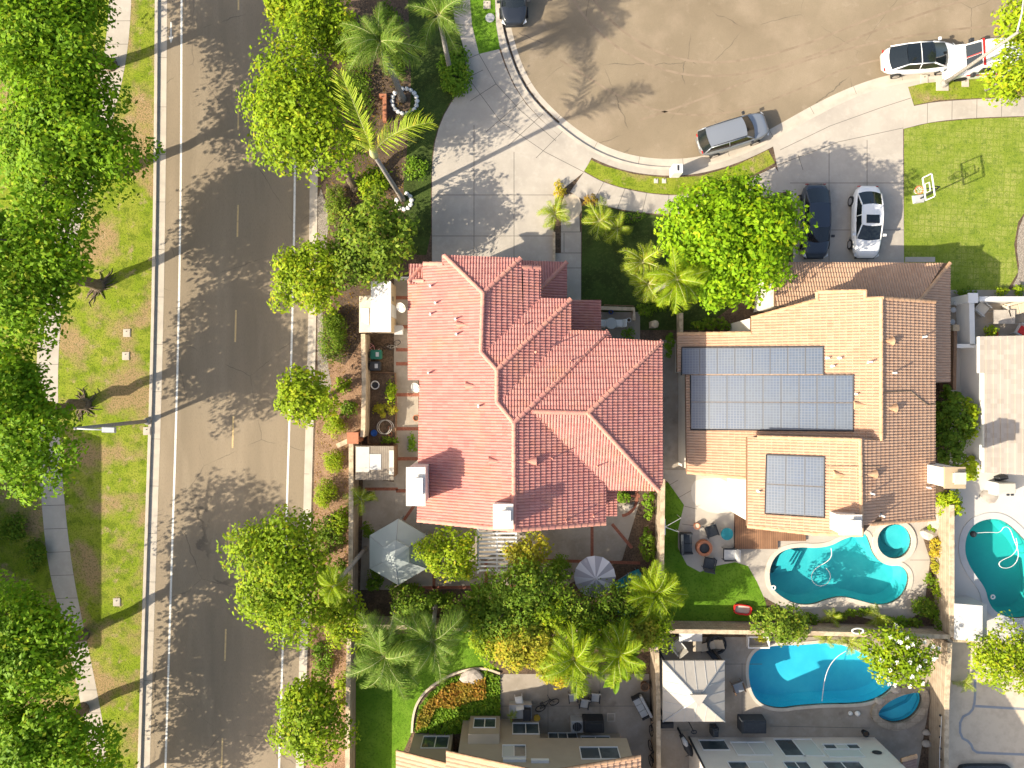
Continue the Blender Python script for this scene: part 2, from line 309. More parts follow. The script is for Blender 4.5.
M['cap_red'] = mat('ridge_red', (.50, .22, .18), [((.60, .29, .2), 2.2, .4, .6, .8)], rough=.75)
M['cap_tan'] = mat('ridge_tan', (.58, .36, .21), [((.46, .27, .15), 2.2, .4, .6, .8)], rough=.75)
M['solar'] = add_brick(mat('solar_cells', (.016, .045, .10), [((.04, .065, .10), .5, .4, .6, .8)], rough=.42, spec=1.0, coat=1.0), .158, .158, .014, (.09, .11, .14), offset=0, c2=.8)
M['solar'].node_tree.nodes['Principled BSDF'].inputs['Coat Roughness'].default_value = .46
M['alu'] = mat('aluminium', (.16, .165, .175), rough=.4, metal=.6)
M['metalroof'] = mat('patio_roof_metal', (.47, .43, .37), [((.38, .34, .29), .9, .4, .65, .6)], rough=.6)
M['canopyg'] = mat('canopy_grey', (.34, .375, .355), [((.28, .31, .3), 1, .4, .65, .5)], rough=.8)
M['lf_street'] = leaf_mat('leaf_street', (.175, .285, .006), (.30, .395, .012), big=(.11, .20, .006))
M['lf_big'] = leaf_mat('leaf_big', (.125, .265, .004), (.235, .38, .008), big=(.07, .165, .004))
M['lf_light'] = leaf_mat('leaf_light', (.22, .335, .008), (.35, .42, .015), big=(.14, .235, .008))
M['lf_lime'] = leaf_mat('leaf_lime', (.17, .33, .004), (.29, .44, .010), big=(.10, .22, .005))
M['lf_dark'] = leaf_mat('leaf_dark', (.09, .175, .008), (.19, .28, .02), big=(.055, .11, .006))
M['lf_mag'] = leaf_mat('leaf_magnolia', (.11, .195, .008), (.25, .335, .03), big=(.06, .115, .008), rough=.55)
M['lf_yel'] = leaf_mat('leaf_yellow', (.30, .31, .015), (.42, .36, .03), big=(.16, .22, .02))
M['lf_gold'] = leaf_mat('leaf_golden', (.42, .34, .02), (.55, .42, .04), big=(.25, .24, .02))
M['lf_palm'] = leaf_mat('leaf_palm', (.24, .34, .012), (.38, .43, .05), big=(.17, .26, .01))
M['lf_palm2'] = leaf_mat('leaf_palm_green', (.13, .235, .02), (.25, .33, .06), big=(.08, .16, .015))
M['lf_red'] = leaf_mat('leaf_reddish', (.28, .12, .02), (.36, .25, .03), big=(.13, .19, .015))
M['lf_bed'] = leaf_mat('leaf_bed', (.12, .24, .012), (.20, .32, .02), big=(.09, .18, .01))
M['flower'] = mat('white_petal', (.8, .8, .72), rough=.6)
M['deadfrond'] = mat('dead_frond', (.30, .20, .10), [((.2, .13, .07), 4, .4, .6, .8)], rough=.9)
M['tyre'] = mat('tyre_mark', (.205, .154, .105), [((.262, .200, .138), 1.2, .38, .58, 1.0)], rough=.95)
M['litter'] = mat('gutter_litter', (.10, .065, .04), [((.3, .25, .2), 3, .5, .62, .9)], rough=1)
M['rachis'] = mat('rachis', (.42, .42, .2), rough=.6)
M['rock'] = mat('rock', (.45, .40, .34), [((.3, .26, .22), 2, .4, .65, .8)], rough=.95, bump=.4)
# ------------------------------------------------------------------ the setting: terrain, roads, paving, lawns, pools
def struct(name, mb, mats, **k):
    o = mb.build(name, mats, **k); o['kind'] = 'structure'; return o
ZB = 0.12
pool1 = smooth_poly(PL([(769,577),(770,566),(776,555),(786,549),(800,547),(815,548),(830,546),(843,539),(856,535),(866,533),(870,543),(873,553),(880,562),(890,566),(900,565),(908,572),(909,582),(903,596),(890,604),(876,605),(858,600),(842,596),(828,599),(812,605),(795,604),(780,596),(771,587)], ZB), 2)
spa1 = [(P(894,541,ZB).x+1.13*math.cos(a*math.pi/16), P(894,541,ZB).y+1.13*math.sin(a*math.pi/16)) for a in range(32)]
pool2 = smooth_poly(PL([(748,675),(749,660),(757,649),(775,645),(800,645),(830,642),(850,647),(875,660),(897,680),(889,692),(873,701),(855,704),(828,704),(799,706),(780,709),(762,705),(752,694)], ZB), 2)
spa2 = smooth_poly(PL([(875,712),(886,701),(900,694),(919,690),(922,700),(917,712),(907,720),(894,723),(882,719)], ZB), 2)
pool3 = smooth_poly(PL([(964,548),(967,532),(976,522),(992,518),(1005,521),(1018,532),(1032,548),(1042,575),(1043,600),(1034,616),(1012,619),(995,612),(988,602),(985,588),(975,575),(967,562)], ZB), 2)
pools = [pool1, spa1, pool2, spa2, pool3]
kl = [(157,-300),(156,0),(154.5,190),(151,380),(144.5,568),(138.5,768),(130,1060)]       # back of the west kerb
kr = [(322,-300),(320,0),(318,190),(316.5,340),(313.5,440),(308,655),(304,768),(296,1060)]  # back of the east kerb
K = [(497,-300),(497,0),(499,25),(505,50),(514,75),(526,96),(540,112),(557,128),(580,145.5),(604,158.5),(633,167.5),(667,171),(700,168.5),(735,158.5),(765,145),(790,131),(812,118.5),(838,105),(864,94),(890,86),(925,80),(960,77),(1024,72),(1300,60)]
Kw = smooth_poly(PL(K), 2, closed=False)
R = 260
t = MB(); t.sheet([(-R,-R),(R,-R),(R,R),(-R,R)], -.06, pools); struct('terrain', t, M['soil'])
west = MB(); west.prism([(-R,-R)]+[tuple(p[:2]) for p in PL(kl[::-1])]+[(-R,R)], -.055, ZB); struct('verge_ground', west, M['grass'])
east = MB(); east.prism([tuple(p[:2]) for p in PL(kr)][::-1]+[tuple(P(497,-300)[:2])]+Kw+[(R, P(0,60).y),(R,-R*.6),(P(296,1060).x,-R*.6)], -.055, ZB, pools); struct('block_ground', east, M['soil'])
rd = MB(); rd.sheet([tuple(p[:2]) for p in PL(kl[::-1])]+[tuple(p[:2]) for p in PL(kr)], 0); struct('road', rd, M['asphalt'])
cd = MB(); cd.sheet(Kw[::-1]+[tuple(P(497,-300)[:2])]+[(R, P(0,-300).y),(R, P(0,60).y)], .001); struct('cul_de_sac_road', cd, M['asphalt2'])
def shift(pts, d): return [(a+d, b) for a, b in pts]
def kerbs(name, pts, side, gw, mk='conc3'):
    """side: +1 = road lies at the right hand of the polyline direction"""
    p2 = [Vector((p[0], p[1])) for p in pts]; kb = []; gt = []
    for i in range(len(p2)):
        tt = (p2[min(i+1, len(p2)-1)]-p2[max(i-1, 0)]).normalized(); nn = Vector((tt.y, -tt.x))*side
        kb.append(p2[i]+nn*.09); gt.append(p2[i]+nn*(.19+gw/2))
    k = MB(); k.curb(kb, .19, -.05, ZB+.012); k.strip(gt, gw, .008)
    # cross joints every 3 m
    acc = 0
    for i in range(1, len(p2)):
        seg = (p2[i]-p2[i-1]).length; acc += seg
        if acc > 3 and seg > 0:
            acc = 0; tt = (p2[i]-p2[i-1]).normalized(); nn = Vector((tt.y, -tt.x))*side
            k.strip([p2[i]+nn*.2, p2[i]+nn*(.19+gw)], .025, .012, mi=1)
    struct(name, k, [M[mk], M['joint']])
def densify(pts, n=8):
    q = []
    for i in range(len(pts)-1):
        for j in range(n): q.append(Vector(pts[i][:2])*(1-j/n)+Vector(pts[i+1][:2])*(j/n))
    q.append(Vector(pts[-1][:2])); return q
kerbs('road_kerb', densify(smooth_poly(PL(kl), 2, False), 4), -1, .55)
kerbs('street_kerb', densify(smooth_poly(PL(kr), 2, False), 4), 1, .36)
kerbs('cul_de_sac_kerb', densify(Kw, 2), -1, .55)
ap_ = MB(); ap_.strip(offset_poly([Vector(p) for p in Kw]+[Vector((200, 60))], 0)[:-1] and [Vector(p)+Vector((0, -.16)) if i > 12 else Vector(p)+Vector((-.12, -.1)) for i, p in enumerate(Kw)], .45, ZB+.003); struct('apron', ap_, M['conc'])
gl_ = MB(); gl_.strip([Vector(p)+Vector((.26, .22)) for p in Kw[8:30]], .13, .013); struct('gutter_litter', gl_, M['litter'])
for pts_, w_ in [([(560,-20),(600,40),(680,80),(780,70),(900,20),(1030,-20)], .2), ([(575,-30),(612,28),(685,66),(776,57),(890,10),(1000,-30)], .2), ([(640,120),(700,100),(800,60),(930,30),(1060,22)], .18), ([(560,60),(640,110),(720,118),(800,90),(860,60),(1000,45)], .16)]:
    tm = MB(); tm.strip(smooth_poly(PL(pts_), 3, False), w_*.75, .004); struct('tyre_mark', tm, M['tyre'])
mk = MB()
mk.strip(smooth_poly(PL([(183,-300),(181.5,0),(181,190),(177.5,380),(171.5,568),(165.5,768),(156,1060)]), 2, False), .13, .004)
mk.strip(smooth_poly(PL([(297,-300),(296,0),(295,190),(292,335),(288.8,440),(282.5,655),(279,768),(271,1060)]), 2, False), .13, .004)
struct('edge_line', mk, M['line'])
mk = MB()
def cx(y): return float(np.interp(y, [-300,0,205,310,450,540,640,768,1060], [240,238.5,238,236,232.5,229,225.5,221.5,212]))
for y0 in [-190,-80,-22,98,205,310,416,523,629,738,846]:
    mk.strip([P(cx(y0), y0), P(cx(y0+32), y0+32)], .11, .004)
struct('centre_line', mk, M['yline'])
mk = MB(); mk.strip(PL([(171,22),(171,42)]), .08, .004)
mk.strip(PL([(169,36),(171,43),(173,36)]), .06, .005); struct('road_mark', mk, M['line'])
# sidewalk west of the road
def slabs(name, left, right, n, m='conc', z=ZB+.006, jw=.03, jm='joint'):
    """ribbon between two px polylines with cross joints"""
    L_ = smooth_poly(PL(left, ZB), 2, False); R_ = smooth_poly(PL(right, ZB), 2, False)
    mb = MB(); mb.sheet(L_+R_[::-1], z)
    def at(poly, u):
        pp = [Vector(p) for p in poly]; ls = [(pp[i+1]-pp[i]).length for i in range(len(pp)-1)]; T = sum(ls)*u
        for i, l in enumerate(ls):
            if T <= l: return pp[i].lerp(pp[i+1], T/l if l else 0)
            T -= l
        return pp[-1]
    for i in range(1, n): mb.strip([at(L_, i/n), at(R_, i/n)], jw, z+.004, mi=1)
    return struct(name, mb, [M[m], M[jm]])
slabs('sidewalk', [(110,-120),(110,0),(104,60),(88,120),(66,190),(48,250),(38,320),(36,400),(41,500),(48,568),(62,620),(76,680),(88,740),(100,900)],
      [(133,-120),(132,0),(127,60),(113,120),(92,190),(72,250),(60,320),(57,400),(64,500),(72,568),(82,620),(95,680),(106,740),(118,900)], 44)
def zone(name, pts, m, z, sm=0, holes=()):
    pp = PL(pts, ZB); pp = [(p.x, p.y) for p in pp]
    if sm: pp = smooth_poly(pp, sm)
    mb = MB(); mb.sheet(pp, z, holes); return struct(name, mb, M[m])
# --- red house plot
zone('planting_strip', [(318,-60),(452,-60),(452,0),(455,25),(462,40),(466,60),(468,80),(447,108),(436,135),(432,165),(432,262),(412,262),(360,300),(360,768),(304,768),(308,655),(313.5,440),(317,340),(318,190)], 'soil', ZB+.004)
zone('mulch_bed', [(322,355),(345,365),(362,340),(362,445),(349,470),(349,768),(306,768),(310,655),(315,440),(318,370)], 'mulch', ZB+.008)
zone('gravel_strip', [(318,180),(330,215),(324,260),(322,320),(327,360),(333,392),(321,400),(317,380),(318,250)], 'gravel', ZB+.012, 1)
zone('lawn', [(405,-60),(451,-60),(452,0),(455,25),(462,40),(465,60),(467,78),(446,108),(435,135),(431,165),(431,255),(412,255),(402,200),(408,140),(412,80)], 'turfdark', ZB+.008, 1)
zone('lawn', [(472,-60),(495,-60),(495,0),(496,25),(500,49),(479,54),(472,25),(470,0)], 'grass3', ZB+.010)
dw = MB(); d_ = smooth_poly(PL([(432,262),(432,200),(432,165),(436,135),(447,108),(468,80),(463,45),(455,25),(452,0),(452,-60),(469,-60),(469.5,0),(473,27),(479,54),(499,49)], ZB), 1, False)
d2 = [(p[0], p[1]) for p in PL([(499,49),(505,66),(514,86),(526,104),(540,119),(557,134),(574,146),(592,157),(584,172),(600,181),(620,188),(650,194),(680,196),(770,176),(775,166),(773,146),(765,149),(775,162)], ZB)]
dw.sheet(d_+d2[1:8]+[tuple(P(584,172,ZB)[:2]), tuple(P(562,190,ZB)[:2]), tuple(P(555,200,ZB)[:2]), tuple(P(554,262,ZB)[:2])], ZB+.006)
for seg in [[(469,79),(500,121),(545,152),(584,172)],[(479,54),(496,84),(520,110),(556,141)],[(470,101),(496,84)],[(486,132),(523,100)],[(508,146),(545,112)],[(536,158),(566,128)],
            [(474,125),(474,262)],[(514,152),(514,262)],[(432,195),(555,195)],[(432,236),(555,236)],[(465,60),(479,54)],[(455,25),(473,25)],[(463,80),(483,70)]]:
    dw.strip(PL(seg, ZB), .035, ZB+.010, mi=1)
struct('driveway', dw, [M['conc'], M['joint']])
slabs('sidewalk', [(584,172),(600,181),(620,188),(650,194),(680,196),(725,190),(775,167)], [(570,192),(583,200),(603,205),(622,210),(663,215),(720,212),(790,190)], 9, z=ZB+.010)
zone('lawn', [(591,160),(604,166),(633,174),(667,178),(700,176),(735,166),(768,150),(775,163),(740,182),(700,192),(680,195),(650,193),(620,187),(600,180),(584,171)], 'grass', ZB+.012)
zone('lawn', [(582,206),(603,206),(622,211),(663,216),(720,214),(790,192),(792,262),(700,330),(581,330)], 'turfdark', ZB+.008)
pt = MB(); pt.sheet([tuple(p[:2]) for p in PL([(554,232),(581,232),(581,320),(572,320),(554,300)], ZB)], ZB+.012)
pt.sheet([tuple(p[:2]) for p in PL([(561,232),(561,205),(567,194),(579,205),(580,232)], ZB)], ZB+.010)
for s_ in [[(554,253),(581,253)],[(562,268),(581,268)],[(564,233),(564,252)],[(561,232),(581,232)]]: pt.strip(PL(s_, ZB), .04, ZB+.016, mi=1)
struct('entry_path', pt, [M['conc'], M['joint']])
zone('entry_pad', [(562,197),(572,193),(581,199),(582,214),(570,221),(562,216)], 'cream', ZB+.020, 1)
zone('planting_strip', [(553,205),(561,205),(561,253),(554,253)], 'soil', ZB+.018)
# front table terrace and its surroundings
zone('front_terrace', [(600,312),(640,312),(640,345),(600,345)], 'conc2', ZB+.012)
# west side path with red brick bands
sp = MB(); sp.sheet([tuple(p[:2]) for p in PL([(394,278),(412,278),(418,380),(421,540),(394,540),(394,500)], ZB)], ZB+.010)
for y in (296,325,348,362,393,427,457,489): sp.sheet([tuple(p[:2]) for p in PL([(396,y),(420,y),(420,y+3.5),(396,y+3.5)], ZB)], ZB+.014, mi=1)
struct('side_path', sp, [M['conc2'], M['brickline']])
rp = MB(); rp.sheet([tuple(p[:2]) for p in PL([(363,478),(395,482),(421,540),(421,520),(660,500),(660,600),(620,588),(360,590),(362,540)], ZB)], ZB+.006)
for s_ in [[(365,489),(398,489)],[(434,588),(434,560)],[(486,588),(486,560)],[(592,520),(592,560)],[(535,560),(640,563)],[(612,524),(632,548)],[(400,588),(560,586)],[(404,520),(418,500)],[(612,496),(640,496)]]:
    rp.strip(PL(s_, ZB), .2, ZB+.014, mi=1)
ring = [(P(621,496,ZB).x+1.05*math.cos(a), P(621,496,ZB).y+1.3*math.sin(a)) for a in np.linspace(-1.5, 1.4, 14)]
rp.strip(ring, .2, ZB+.018, mi=1)
struct('rear_patio', rp, [M['conc2'], M['brickline']])
zone('planting_strip', [(362,590),(560,588),(622,560),(640,500),(660,500),(660,622),(362,622)], 'soil', ZB+.012)
zone('side_ground', [(661,340),(690,340),(690,470),(661,470)], 'conc2', ZB+.006)
# --- tan house plot
dr = MB(); dr.sheet([tuple(p[:2]) for p in PL([(793,270),(793,205),(780,180),(773,146),(790,134),(812,122),(838,109),(864,98),(890,90),(908,87),(914,106),(903,112),(903,128),(904,270)], ZB)], ZB+.006)
for s_ in [[(775,166),(838,142),(903,128)],[(829,150),(829,262)],[(867,140),(867,262)],[(790,183),(904,183)],[(793,230),(904,230)],[(780,150),(830,126),(880,108),(911,98)],[(798,155),(803,170)]]:
    dr.strip(PL(s_, ZB), .035, ZB+.010, mi=1)
struct('driveway', dr, [M['conc'], M['joint']])
slabs('sidewalk', [(903,108),(914,106),(940,101),(1024,97),(1200,92)], [(903,129),(930,122),(970,118),(1024,116),(1200,112)], 12, z=ZB+.012)
zone('lawn', [(908,87),(925,83),(960,80),(1024,75),(1200,68),(1200,90),(1024,96),(940,100),(914,105)], 'grass', ZB+.010)
zone('lawn', [(904,129),(930,123),(970,119),(1024,117),(1100,114),(1100,190),(1030,205),(1018,222),(1014,245),(1018,272),(1006,292),(985,300),(904,300)], 'grass2', ZB+.008, 0)
zone('gravel_bed', [(1032,205),(1020,222),(1016,245),(1020,272),(1010,290),(1060,292),(1060,200)], 'gravel', ZB+.010, 1)
zone('garage_step', [(905,257),(935,257),(935,262),(905,262)], 'conc', ZB+.012)
bp = MB(); bp.sheet([tuple(p[:2]) for p in PL([(663,470),(690,470),(950,470),(950,560),(930,606),(900,626),(840,612),(815,622),(785,610),(763,596),(757,582),(748,566),(735,562),(715,566),(700,572),(687,565),(678,548),(678,530),(684,505),(668,482),(663,478)], ZB)], ZB+.006, [pool1, spa1])
for s_ in [[(666,487),(678,480)],[(676,499),(692,490)],[(684,506),(697,509)],[(682,524),(697,526)],[(910,560),(935,560)],[(912,590),(925,600)],[(768,598),(760,604)]]: bp.strip(PL(s_, ZB), .03, ZB+.010, mi=1)
struct('pool_deck', bp, [M['conc'], M['joint']])
zone('patio', [(696,478),(728,478),(737,500),(733,512),(712,514),(694,505),(690,490)], 'whitepave', ZB+.012, 1)
zone('artificial_turf', [(664,484),(668,482),(684,505),(678,530),(678,548),(687,565),(700,572),(715,566),(735,562),(748,566),(757,582),(765,600),(770,621),(664,621)], 'grass3', ZB+.010)
dk = MB(); dk.prism([tuple(p[:2]) for p in PL([(735,510),(735,549),(778,549),(778,541),(806,541),(806,505)], .3)], ZB, .3); struct('deck', dk, M['deck'])
zone('planting_bed', [(785,610),(815,622),(840,612),(900,626),(930,606),(950,560),(950,470),(936,470),(932,520),(922,535),(930,560),(925,600),(944,640),(785,626)], 'soil', ZB+.012)
# --- neighbour on the right
zone('white_patio', [(950,345),(1100,345),(1100,640),(948,640)], 'whitepave', ZB+.006, holes=[pool3])
zone('grey_patio', [(936,290),(1100,290),(1100,345),(936,345)], 'conc2', ZB+.010)
# --- bottom left plot
zone('lawn', [(356,638),(470,628),(480,655),(500,670),(500,674),(474,669),(448,676),(428,690),(416,706),(413,730),(396,768),(396,1000),(355,1000)], 'grass3', ZB+.006)
bt = MB(); bt.sheet([tuple(p[:2]) for p in PL([(500,674),(649,674),(652,768),(652,1000),(480,1000),(500,740)], ZB)], ZB+.010)
for s_ in [[(500,706),(650,706)],[(548,676),(548,768)],[(600,676),(600,768)]]: bt.strip(PL(s_, ZB), .03, ZB+.014, mi=1)
struct('patio', bt, [M['conc2'], M['joint']])
zone('garden_soil', [(470,628),(480,655),(500,671),(650,673),(650,626)], 'soil', ZB+.008)
zone('planting_bed', [(500,674),(474,669),(448,676),(428,690),(416,706),(413,730),(420,735),(500,735)], 'soil', ZB+.014)
eg = MB(); eg.curb(smooth_poly(PL([(500,673),(487,668),(470,668),(448,675),(428,688),(417,702),(413,716),(412,732)], ZB), 2, False), .14, ZB, ZB+.13); struct('bed_edging', eg, M['cream'])
# --- bottom right plot
br_ = MB(); br_.sheet([tuple(p[:2]) for p in PL([(660,637),(945,637),(930,700),(918,768),(918,1000),(660,1000)], ZB)], ZB+.006, [pool2, spa2])
for s_ in [[(742,663),(742,735)],[(725,664),(762,664)],[(770,726),(870,728)],[(662,730),(690,730)]]: br_.strip(PL(s_, ZB), .03, ZB+.010, mi=1)
struct('pool_patio', br_, [M['conc2'], M['joint']])
# --- bottom right corner plot
fr = MB(); fr.sheet([tuple(p[:2]) for p in PL([(945,640),(1200,640),(1200,1000),(940,1000)], ZB)], ZB+.006)
for s_ in [smooth_poly([(975,680),(975,700),(972,712),(960,718),(960,737),(970,742),(974,752),(986,753),(1040,755)], 1, False), [(975,706),(1040,710)]]: fr.strip(PL(s_, ZB), .16, ZB+.012, mi=1)
struct('patio', fr, [M['cream'], M['grey']])
# --- pools
def pool(poly, depth, m, cop, cm, steps=None, cz=.05):
    sh = MB(); ins = poly; zt = ZB-.02
    n = len(poly)
    A = sum(poly[i][0]*poly[(i+1) % n][1]-poly[(i+1) % n][0]*poly[i][1] for i in range(n))
    p = poly if A > 0 else poly[::-1]
    out = offset_poly(p, .03); inn = offset_poly(p, -.22); zs = [zt+.02, -depth*.7]
    sh.add([(a, b, zt+.02) for a, b in out]+[(a, b, -depth*.6) for a, b in out]+[(a, b, -depth) for a, b in inn], [(k*n+i, (k+1)*n+i, (k+1)*n+(i+1) % n, k*n+(i+1) % n) for k in (0, 1) for i in range(n)])
    sh.sheet(inn, -depth)
    if steps:
        for st, z in steps: sh.prism([tuple(q[:2]) for q in PL(st, 0)], -depth, z)
    struct('pool_basin', sh, M[m])
    wt = MB(); wt.sheet(offset_poly(p, .02), 0.02); struct('pool_water', wt, M['water'])
    if cop:
        c = MB(); o2 = offset_poly(p, cop); c.sheet(o2, ZB+cz, [p]); m_ = len(o2)
        c.add([(a, b, ZB) for a, b in o2]+[(a, b, ZB+cz) for a, b in o2], [(i, (i+1) % m_, m_+(i+1) % m_, m_+i) for i in range(m_)])
        c.add([(a, b, -.02) for a, b in p]+[(a, b, ZB+cz) for a, b in p], [(i, m_+i, m_+(i+1) % m_, (i+1) % m_) for i in range(m_)])
        struct('pool_coping', c, M[cm])
pool(pool1, 1.35, 'plaster', .28, 'coping', [([(777,567),(781,556),(790,549),(797,552),(788,566)], -.25), ([(777,573),(797,552),(802,553),(792,570)], -.55), ([(777,577),(802,553),(807,554),(797,574)], -.85)])
pool(spa1, .9, 'plaster', .30, 'coping', cz=.10)
pool(pool2, 1.35, 'plasterb', .2, 'coping')
pool(spa2, .6, 'plasterb', .46, 'coping2', cz=.2)
pool(pool3, 1.5, 'plasterg', .42, 'lgrey')
sb = MB(); c_ = P(897,537,-.3); sb.lathe(c_.x, c_.y, [(.8,-.85),(.8,-.38),(.0,-.38)], 24, cap=False); struct('spa_seat', sb, M['plaster'])
sb = MB(); sb.prism(offset_poly([tuple(p[:2]) for p in PL([(880,716),(893,712),(910,704),(918,694),(920,700),(914,713),(903,719),(893,721)], 0)], 0), -.58, -.28); struct('spa_seat', sb, M['plasterb'])
# ------------------------------------------------------------------ roofs
class Pl:
    """roof plane z = a x + b y + c"""
    def __init__(s, a, b, c): s.a, s.b, s.c = a, b, c
    def z(s, x, y): return s.a*x+s.b*y+s.c
    def px(s, px, py, up=0):
        dx, dy = px-512, 384-py; k = (H-s.c-up)/(F+s.a*dx+s.b*dy); return Vector((dx*k, dy*k, H-F*k))
    def pts(s, pl, up=0): return [s.px(x, y, up) for x, y in pl]
def PX(a, x0, z0): return Pl(a, 0, z0-a*x0)
def PY(b, y0, z0): return Pl(0, b, z0-b*y0)
def clip_poly(poly, nx, ny, d):
    """keep nx x + ny y <= d"""
    out = []
    for i in range(len(poly)):
        p, q = poly[i], poly[(i+1) % len(poly)]; a = nx*p[0]+ny*p[1]-d; b = nx*q[0]+ny*q[1]-d
        if a <= 0: out.append(p)
        if a*b < 0: t = a/(a-b); out.append((p[0]+(q[0]-p[0])*t, p[1]+(q[1]-p[1])*t))
    return out
def roof_face(mb, poly, pl, tw=.166, ex=.31, amp=.06, step=.05, flat=False):
    """real tile relief over a convex polygon"""
    poly = [(p[0], p[1]) for p in poly]; g = math.hypot(pl.a, pl.b); d = (-pl.a/g, -pl.b/g); u = (-d[1], d[0])
    us = [p[0]*u[0]+p[1]*u[1] for p in poly]; vs = [p[0]*d[0]+p[1]*d[1] for p in poly]
    seg = 1 if flat else 4; du = tw/seg
    u0 = math.floor(min(us)/tw)*tw; nu = int((max(us)-u0)/du)+2
    v0 = math.floor(min(vs)/ex)*ex; nv = int((max(vs)-v0)/ex)+2
    U = u0+np.arange(nu)*du; rows = []
    for k in range(nv): rows += [(v0+k*ex, 0.0), (v0+(k+1)*ex, step)]
    V = np.array([r[0] for r in rows]); ST = np.array([r[1] for r in rows])
    prof = np.zeros(nu) if flat else amp*np.array([0, .8, 1, .8])[np.arange(nu) % 4]
    UU, VV = np.meshgrid(U, V); X = UU*u[0]+VV*d[0]; Y = UU*u[1]+VV*d[1]
    jit = npr.uniform(-.006, .006, (len(V), nu//4+1)).repeat(4, 1)[:, :nu]
    Z = pl.a*X+pl.b*Y+pl.c+ST[:, None]+prof[None, :]+(jit if not flat else 0)
    bm = bmesh.new(); vv = [bm.verts.new((x, y, z)) for x, y, z in zip(X.ravel(), Y.ravel(), Z.ravel())]
    # skip quads far outside
    n = len(poly); A = sum(poly[i][0]*poly[(i+1) % n][1]-poly[(i+1) % n][0]*poly[i][1] for i in range(n)); sg = 1 if A > 0 else -1
    ok = np.ones_like(X, bool)
    for i in range(n):
        p, q = poly[i], poly[(i+1) % n]; nx, ny = sg*(q[1]-p[1]), -sg*(q[0]-p[0]); l = math.hypot(nx, ny)
        if l < 1e-6: continue
        ok &= ((X-p[0])*nx+(Y-p[1])*ny)/l < .5
    R_, C_ = X.shape
    for r in range(R_-1):
        for c in range(C_-1):
            if ok[r, c] and ok[r+1, c+1]:
                i = r*C_+c
                try: bm.faces.new((vv[i], vv[i+C_], vv[i+C_+1], vv[i+1]))
                except ValueError: pass
    for v in [v for v in bm.verts if not v.link_faces]: bm.verts.remove(v)
    for i in range(n):
        p, q = poly[i], poly[(i+1) % n]; nx, ny = sg*(q[1]-p[1]), -sg*(q[0]-p[0])
        if math.hypot(nx, ny) < 1e-6: continue
        bmesh.ops.bisect_plane(bm, geom=bm.verts[:]+bm.edges[:]+bm.faces[:], plane_co=(p[0], p[1], 0), plane_no=(nx, ny, 0), clear_outer=True)
    bm.verts.index_update(); fs = []
    for f in bm.faces:
        id_ = [v.index for v in f.verts]; fs.append(id_ if f.normal.z >= -1e-4 else id_[::-1])
    mb.add([tuple(v.co) for v in bm.verts], fs); bm.free()
    # slab under the tiles, with an edge board
    th = .2; b = [(x, y, pl.z(x, y)-.012) for x, y in poly]; c = [(x, y, z-th) for x, y, z in b]
    if sg < 0: b = b[::-1]; c = c[::-1]
    mb.add(b+c, [tuple(range(n)), tuple(range(2*n-1, n-1, -1))]+[(n+i, n+(i+1) % n, (i+1) % n, i) for i in range(n)], 1)
def solid_under(mb, poly, pl, bounds, z0=0.0, drop=.25):
    x0, x1, y0, y1 = bounds; p = [(q[0], q[1]) for q in poly]
    for nx, ny, d in ((1, 0, x1), (-1, 0, -x0), (0, 1, y1), (0, -1, -y0)):
        p = clip_poly(p, nx, ny, d)
        if len(p) < 3: return
    n = len(p); A = sum(p[i][0]*p[(i+1) % n][1]-p[(i+1) % n][0]*p[i][1] for i in range(n))
    if A < 0: p = p[::-1]
    mb.add([(x, y, z0) for x, y in p]+[(x, y, pl.z(x, y)-drop) for x, y in p], [(i, (i+1) % n, n+(i+1) % n, n+i) for i in range(n)]+[tuple(range(n, 2*n))])
def caps(mb, a, b, r=.13, L=.40):
    """row of barrel cap tiles from a (low end) to b"""
    a, b = Vector(a), Vector(b); D = b-a; n = max(1, int(D.length/L)); t = D/n; side = Vector((-D.y, D.x, 0)).normalized(); up = Vector((0, 0, 1))
    for i in range(n):
        p0 = a+t*i; p1 = a+t*(i+1.12); vs = []
        for p, rr in ((p0, r*1.12), (p1, r*.88)):
            for k in range(7):
                an = math.pi*k/6; vs.append(p+side*math.cos(an)*rr+up*(math.sin(an)*rr*.9+.02))
        fs = [(k, k+1, 8+k, 7+k) for k in range(6)]+[tuple(range(7)), tuple(range(13, 6, -1))]
        mb.add(vs, fs)
def pipe(parent, pl, px, py, h=.45, r=.05, m='white', name='vent_pipe', cone=False):
    q = pl.px(px, py); mb = MB()
    if cone:
        # half-conical attic vent lying on the slope, mouth downslope
        g = math.hypot(pl.a, pl.b); d = Vector((-pl.a/g, -pl.b/g, 0)); s_ = Vector((-d.y, d.x, 0))
        tip = q-d*.42; tip.z = pl.z(tip.x, tip.y)+.05; vs = [tip]
        e = q+d*.25; ez = pl.z(e.x, e.y)+.03
        for k in range(9):
            an = math.pi*k/8; vs.append(Vector((e.x, e.y, ez))+s_*math.cos(an)*.26+Vector((0, 0, 1))*math.sin(an)*.28)
        mb.add(vs, [(0, k, k+1) for k in range(1, 9)]+[tuple(range(9, 0, -1))])
    else:
        mb.cyl(q.x, q.y, q.z-.1, q.z+h, r, n=10); mb.cyl(q.x, q.y, q.z-.02, q.z+.07, r*2.6, r*1.4, n=10)
    return mb.build(name, M[m], parent, smooth=not cone)
